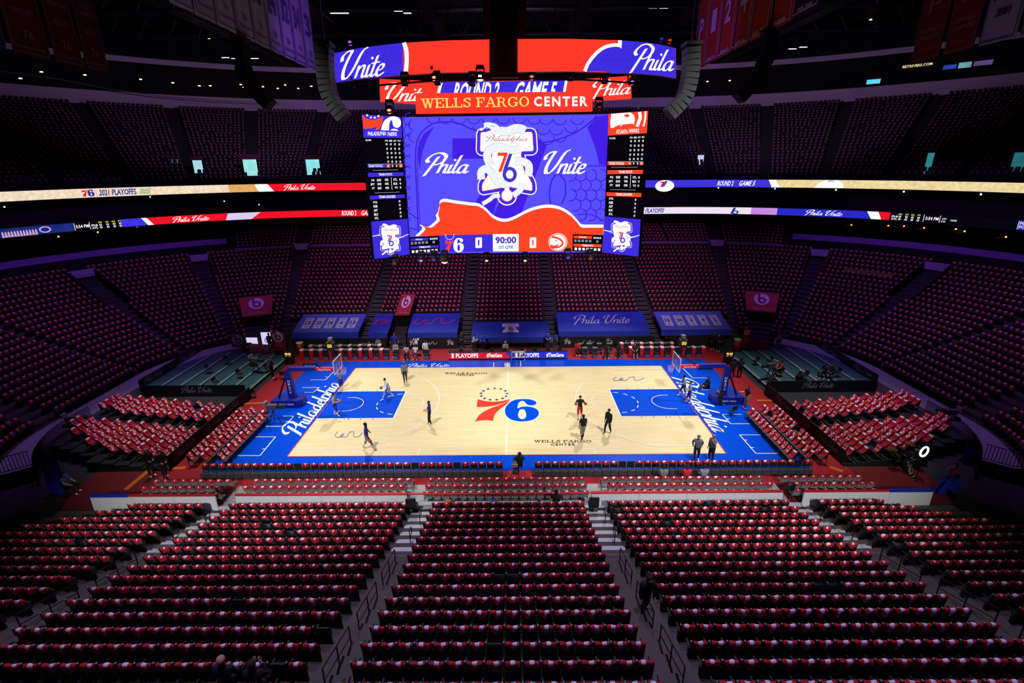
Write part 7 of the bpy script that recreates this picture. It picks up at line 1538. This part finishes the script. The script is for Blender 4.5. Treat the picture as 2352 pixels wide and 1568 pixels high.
# lit doorways of the upper deck
def atdeck(u, v):
    d = 23.2
    while d < 45:
        p = atring(u, v, d)
        if p[2] <= 15.9+.494*(d-23.1): return p, d
        d += .4
    return p, d
def doorway(i, u0, u1, v0, v1, col, strength, label, dd=None):
    if dd: p = atring((u0+u1)/2, v1, dd)
    else: p, dd = atdeck((u0+u1)/2, v1)
    pt = atring((u0+u1)/2, v0, dd); h = pt[2]-p[2]; q = AX @ (p-CAM); w = (u1-u0)*q[2]/FPX; cx, cy = p[0]-21.98*np.sign(p[0]) if abs(p[0]) > 21.98 else 0, p[1]-4.45; rz = math.atan2(cy, cx)-math.pi/2
    o = MB().box((0, .35, h/2), (w*1.25, .1, h*1.12)).build('door_%d' % i, dkwall, kind='structure', label=label, loc=tuple(p), rz=rz)
    MB().box((0, .28, h/2), (w, .06, h)).build('lit_opening', emit('door_'+col, col, strength, .35, 1.2), o)
    for s in (-1, 1): MB().box((s*w*.58, .1, h/2), (w*.1, .5, h)).build('jamb', dkwall, o)
    MB().box((0, .05, h*1.14), (w*1.5, .2, h*.28)).build('lintel_sign', mat('sign_maroon', '5c1a2c', .7), o)
doorway(1, 450, 468, 368, 402, 'a8e0e8', 1.0, 'narrow lit doorway in the left upper deck'); doorway(2, 565, 593, 366, 407, '9ae6e6', 1.0, 'lit doorway with kiosk glow in the left upper deck'); doorway(3, 706, 736, 366, 403, '8adce0', 1.1, 'lit cyan doorway beside the scoreboard'); doorway(4, 1601, 1615, 356, 381, 'c8d0ff', 1.0, 'small lit doorway right of the scoreboard'); doorway(5, 2120, 2134, 351, 400, '3a9098', .8, 'tall cyan doorway in the right upper deck'); doorway(6, 2318, 2352, 350, 398, '2c7c88', .7, 'cyan doorway at the right picture edge'); doorway(7, 398, 415, 366, 380, '4a8890', .6, 'dim doorway in the left upper deck')
doorway(8, 1992, 2018, 182, 192, '58c8e8', 1.2, 'bright window above the fascia ring on the right', 47); doorway(9, 1982, 2000, 236, 264, '88dcf0', 1.2, 'bright window under the fascia ring on the right', 45)
for i, (u0, u1, v0, v1, c_) in enumerate(((2165, 2198, 147, 160, '2840a0'), (2200, 2233, 141, 157, '6aa0a8'), (2235, 2282, 136, 152, '504070'))):
    p0, p1 = atring(u0, v1, 48), atring(u1, v0, 48); o = MB(); o.add([(p0[0], p0[1], p0[2]), (p1[0], p1[1], p0[2]), (p1[0], p1[1], p1[2]), (p0[0], p0[1], p1[2])], [(0, 1, 2, 3)]); o.add([(p0[0]+.1, p0[1]+.1, p0[2]), (p1[0]+.1, p1[1]+.1, p0[2]), (p1[0]+.1, p1[1]+.1, p1[2]), (p0[0]+.1, p0[1]+.1, p1[2])], [(3, 2, 1, 0)]); o.build('lounge_screen', emit('tv_'+c_, c_, 1.0, .6, 1.0), label='lit lounge screen at upper right, %s from left' % ORD(i+1), cat='screen', group='lounge screens')
a = Art().fit(text('BETRIVERS.COM', .02), (2073, 151), (2142, 143), (2142, 149), (2073, 157)); o = MB().box(tuple(atring(2107, 150, 48.4)), (5, .1, .9), rz=-.65).build('lounge_sign', black, label='dark lounge sign with small gold lettering at upper right', cat='sign'); o2 = a.lay('lettering', emit('sign_gold', 'e8d8a0', 1.0), lambda u, v: tuple(atring(u, v, 47.7)), o)
b = MB(); tubem = mat('rail_pale', 'a89ac0', .3, .5)
b.tube([tuple(atring(u, v, 44)) for u, v in ((0, 163), (130, 181), (260, 206), (380, 222), (500, 231), (640, 236))], .06, 5); b.build('trim_4', tubem, kind='structure', label='thin pale cable line across the left fascia')
b = MB(); b.tube([tuple(atring(u, v, 43)) for u, v in ((1698, 281), (1850, 278), (2000, 268), (2150, 254), (2352, 222))], .06, 5); b.build('trim_5', tubem, kind='structure', label='thin pale cable line across the right fascia')
p0, p1 = atbowl(1937, 628, .3), atbowl(2050, 640, .3); c = (p0+p1)/2; o = MB().box((0, 0, .35), (float(np.linalg.norm(p1-p0)), .08, .5)).build('ledge_banner', mat('ledge_olive', '8a7a40', .7), label='long olive yellow ledge banner in the right corner stand', cat='banner', loc=tuple(c), rz=math.atan2(p1[1]-p0[1], p1[0]-p0[0]))
# ------------------------------------------------------------------ broadcast gear, band corner
def tvcam(label, loc, rz):
    t = empty('tv_camera', loc, rz, label, 'camera', 'broadcast cameras'); lg = MB().tube([(0, 0, 1.1), (0, .5, 0)], .03, 5).mesh('tripod_leg', trussm)
    for i in range(3): inst(lg, 'tripod_leg', t, (0, 0, 0), i*2*math.pi/3)
    MB().box((0, 0, 1.35), (.34, .7, .36)).build('camera_body', mat('cam_grey', '505058', .5), t); ln_ = MB().lathe([(0, 0), (.14, 0), (.16, .5), (0, .5)], 10).build('lens', black, t, True); ln_.rotation_euler = (-math.pi/2, 0, 0); ln_.location = (0, .35, 1.36)
    MB().box((0, -.45, 1.62), (.5, .1, .3)).build('viewfinder', mat('cam_pale', '9a9490', .5), t); MB().box((0, -.5, .9), (.4, .3, .1)).build('pan_plate', black, t)
def Fz(u, v, z): p = atz(u, v, z); return (p[0], p[1], z)
tvcam('grey broadcast camera by the left riser corner', Fz(178, 1000, .05), yaw_to(1, .2)); tvcam('grey broadcast camera by the right riser corner', Fz(2172, 985, .05), yaw_to(-1, .2)); tvcam('low broadcast camera in the gap of the sideline row', (.55, -10.15, .0), 0); [o for o in bpy.data.objects if o.get('label') == 'low broadcast camera in the gap of the sideline row'][0].scale = (.75, .75, .65); tvcam('black camera on the left stage front', Fz(592, 858, .26), yaw_to(1, -.3)); tvcam('black camera on the right stage beside seated people', Fz(1765, 872, .26), yaw_to(-1, -.3)); tvcam('black camera by the left baseline chairs', Fz(632, 972, .014), yaw_to(1, 0))
drum = mat('drum_shell', '18181c', .3); skinw = mat('drum_head', 'b8ac98', .6); brass = mat('cymbal_brass', 'b09048', .3, .9)
p = Fz(2078, 1078, 0); t = empty('drum_kit', p, 0, 'drum kit with pale bass drum on the red carpet at right', 'drum kit')
o = MB().lathe([(0, 0), (.36, 0), (.36, .45), (0, .45)], 18).build('bass_drum', drum, t, True); o.rotation_euler = (math.pi/2, 0, .3); o.location = (-.1, 0, .4); o2 = MB().lathe([(0, 0), (.33, 0)], 18).build('drum_head', skinw, o); o2.location = (0, 0, .455)
for i, (x, y, r, z) in enumerate(((.4, .1, .24, .6), (-.5, .15, .22, .7), (.1, .35, .2, .85))):
    o = MB().lathe([(0, z-.28), (r, z-.28), (r, z), (0, z)], 14).build('tom_drum', drum, t, True); o.location = (x, y, 0); MB().tube([(0, 0, 0), (0, 0, z-.28)], .02, 5).build('drum_leg', trussm, o)
for x, y, z in ((.75, .2, 1.2), (-.8, .3, 1.25), (.5, .7, 1.35)): o = MB().lathe([(0, .03), (.26, 0)], 16).build('cymbal', brass, t); o.location = (x, y, z); MB().tube([(0, 0, -z), (0, 0, .02)], .015, 4).build('cymbal_stand', trussm, o)
p = atz(2123, 1037, 1.9); t = empty('ring_light', (p[0], p[1], 0), .3, 'glowing white ring light on a stand beside the drum kit', 'ring light'); MB().tube([(.3*math.cos(q), 0, 1.9+.3*math.sin(q)) for q in np.linspace(0, 2*math.pi, 25)], .05, 8).build('ring', emit('ring_white', 'f4f8ff', 3.0), t); MB().tube([(0, 0, 0), (0, 0, 1.6)], .025, 5).build('stand_pole', trussm, t)
lg = MB().tube([(0, 0, .3), (0, .4, 0)], .02, 4).mesh('stand_leg', trussm)
for i in range(3): inst(lg, 'stand_leg', t, (0, 0, 0), i*2.1)
for u, v, h, w, lb in ((132, 1135, 2.2, .9, 'tall blue drape hanging at the lower left entrance'), (2182, 1140, 1.0, 1.2, 'blue cover over equipment at the lower right entrance'), (2233, 1068, 1.0, .9, 'blue wrapped equipment behind the right bar fence')):
    q = Fz(u, v, 0); b = MB(); n = 8; pts = [((i/n-.5)*w*(1 if j else .8), .06*math.sin(i*1.9)+.25*j*(0 if h > 2 else 1), h*(1-j)) for j in range(2) for i in range(n+1)]; b.add(pts, [(i, n+1+i, n+2+i, i+1) for i in range(n)]); b.add([(x, y+.25, z) for x, y, z in pts], [(i, i+1, n+2+i, n+1+i) for i in range(n)]); b.add([], []); b.build('blue_drape', mat('drape_blue', '1a30c8', .7), label=lb, cat='drape', loc=q)
orm = mat('ramp_orange', 'd0641c', .7)
for i, (a_, b_, lb) in enumerate((((290, 1125), (352, 1074), 'long orange cable ramp on the left red carpet'), ((398, 1077), (428, 1075), 'short orange cable ramp beside the left near sideline row'), ((560, 929), (615, 926), 'orange cable ramp in front of the left stage corner'), ((1738, 921), (1776, 921), 'orange cable ramp behind the right baseline chairs'), ((1906, 1074), (1936, 1084), 'orange cable ramp on the right red carpet'))):
    p0, p1 = atz(*a_, 0), atz(*b_, 0); c = (p0+p1)/2; L = float(np.linalg.norm(p1-p0)); b = MB(); b.prism([(-L/2, -.15), (L/2, -.15), (L/2, .15), (-L/2, .15)], 0, .05); b.build('cable_ramp', orm, label=lb, cat='cable ramp', loc=(c[0], c[1], .016), rz=math.atan2(p1[1]-p0[1], p1[0]-p0[0]))
for sx, nm in ((-1, 'left'), (1, 'right')):     # tunnel side of the near corner stands
    q = R(41); ux, uy = sx*math.cos(q), -math.sin(q); G = lambda d: (sx*21.98+ux*(8.5+d), -4.45+uy*(8.5+d)); D_ = np.linspace(.1, 15, 12); top = lambda d: max(1.0, prof(d)+.7)
    t = empty('corner_fence', (*G(0), 0), 0, 'black wall and bar fence along the tunnel side of the near %s corner stand' % nm, 'fence'); inv = Matrix.Translation((-G(0)[0], -G(0)[1], 0))
    b = MB()
    for d0, d1 in zip(D_, D_[1:]): b.add([(*G(d0), 0), (*G(d1), 0), (*G(d1), top(d1)), (*G(d0), top(d0))], [(0, 1, 2, 3)])
    o = b.build('side_wall', blackcloth, t); o.matrix_parent_inverse = inv
    for dz, n2 in ((1.05, 'top_rail'), (.12, 'bottom_rail')): o = MB().tube([(*G(d), top(d)+dz) for d in D_], .025, 5).build(n2, rail_m, t); o.matrix_parent_inverse = inv
    b = MB()
    for d in np.arange(.2, 15, .16): p = G(d); b.box((p[0], p[1], top(d)+.58), (.025, .025, .95))
    o = b.build('bars', rail_m, t, kind='stuff'); o.matrix_parent_inverse = inv
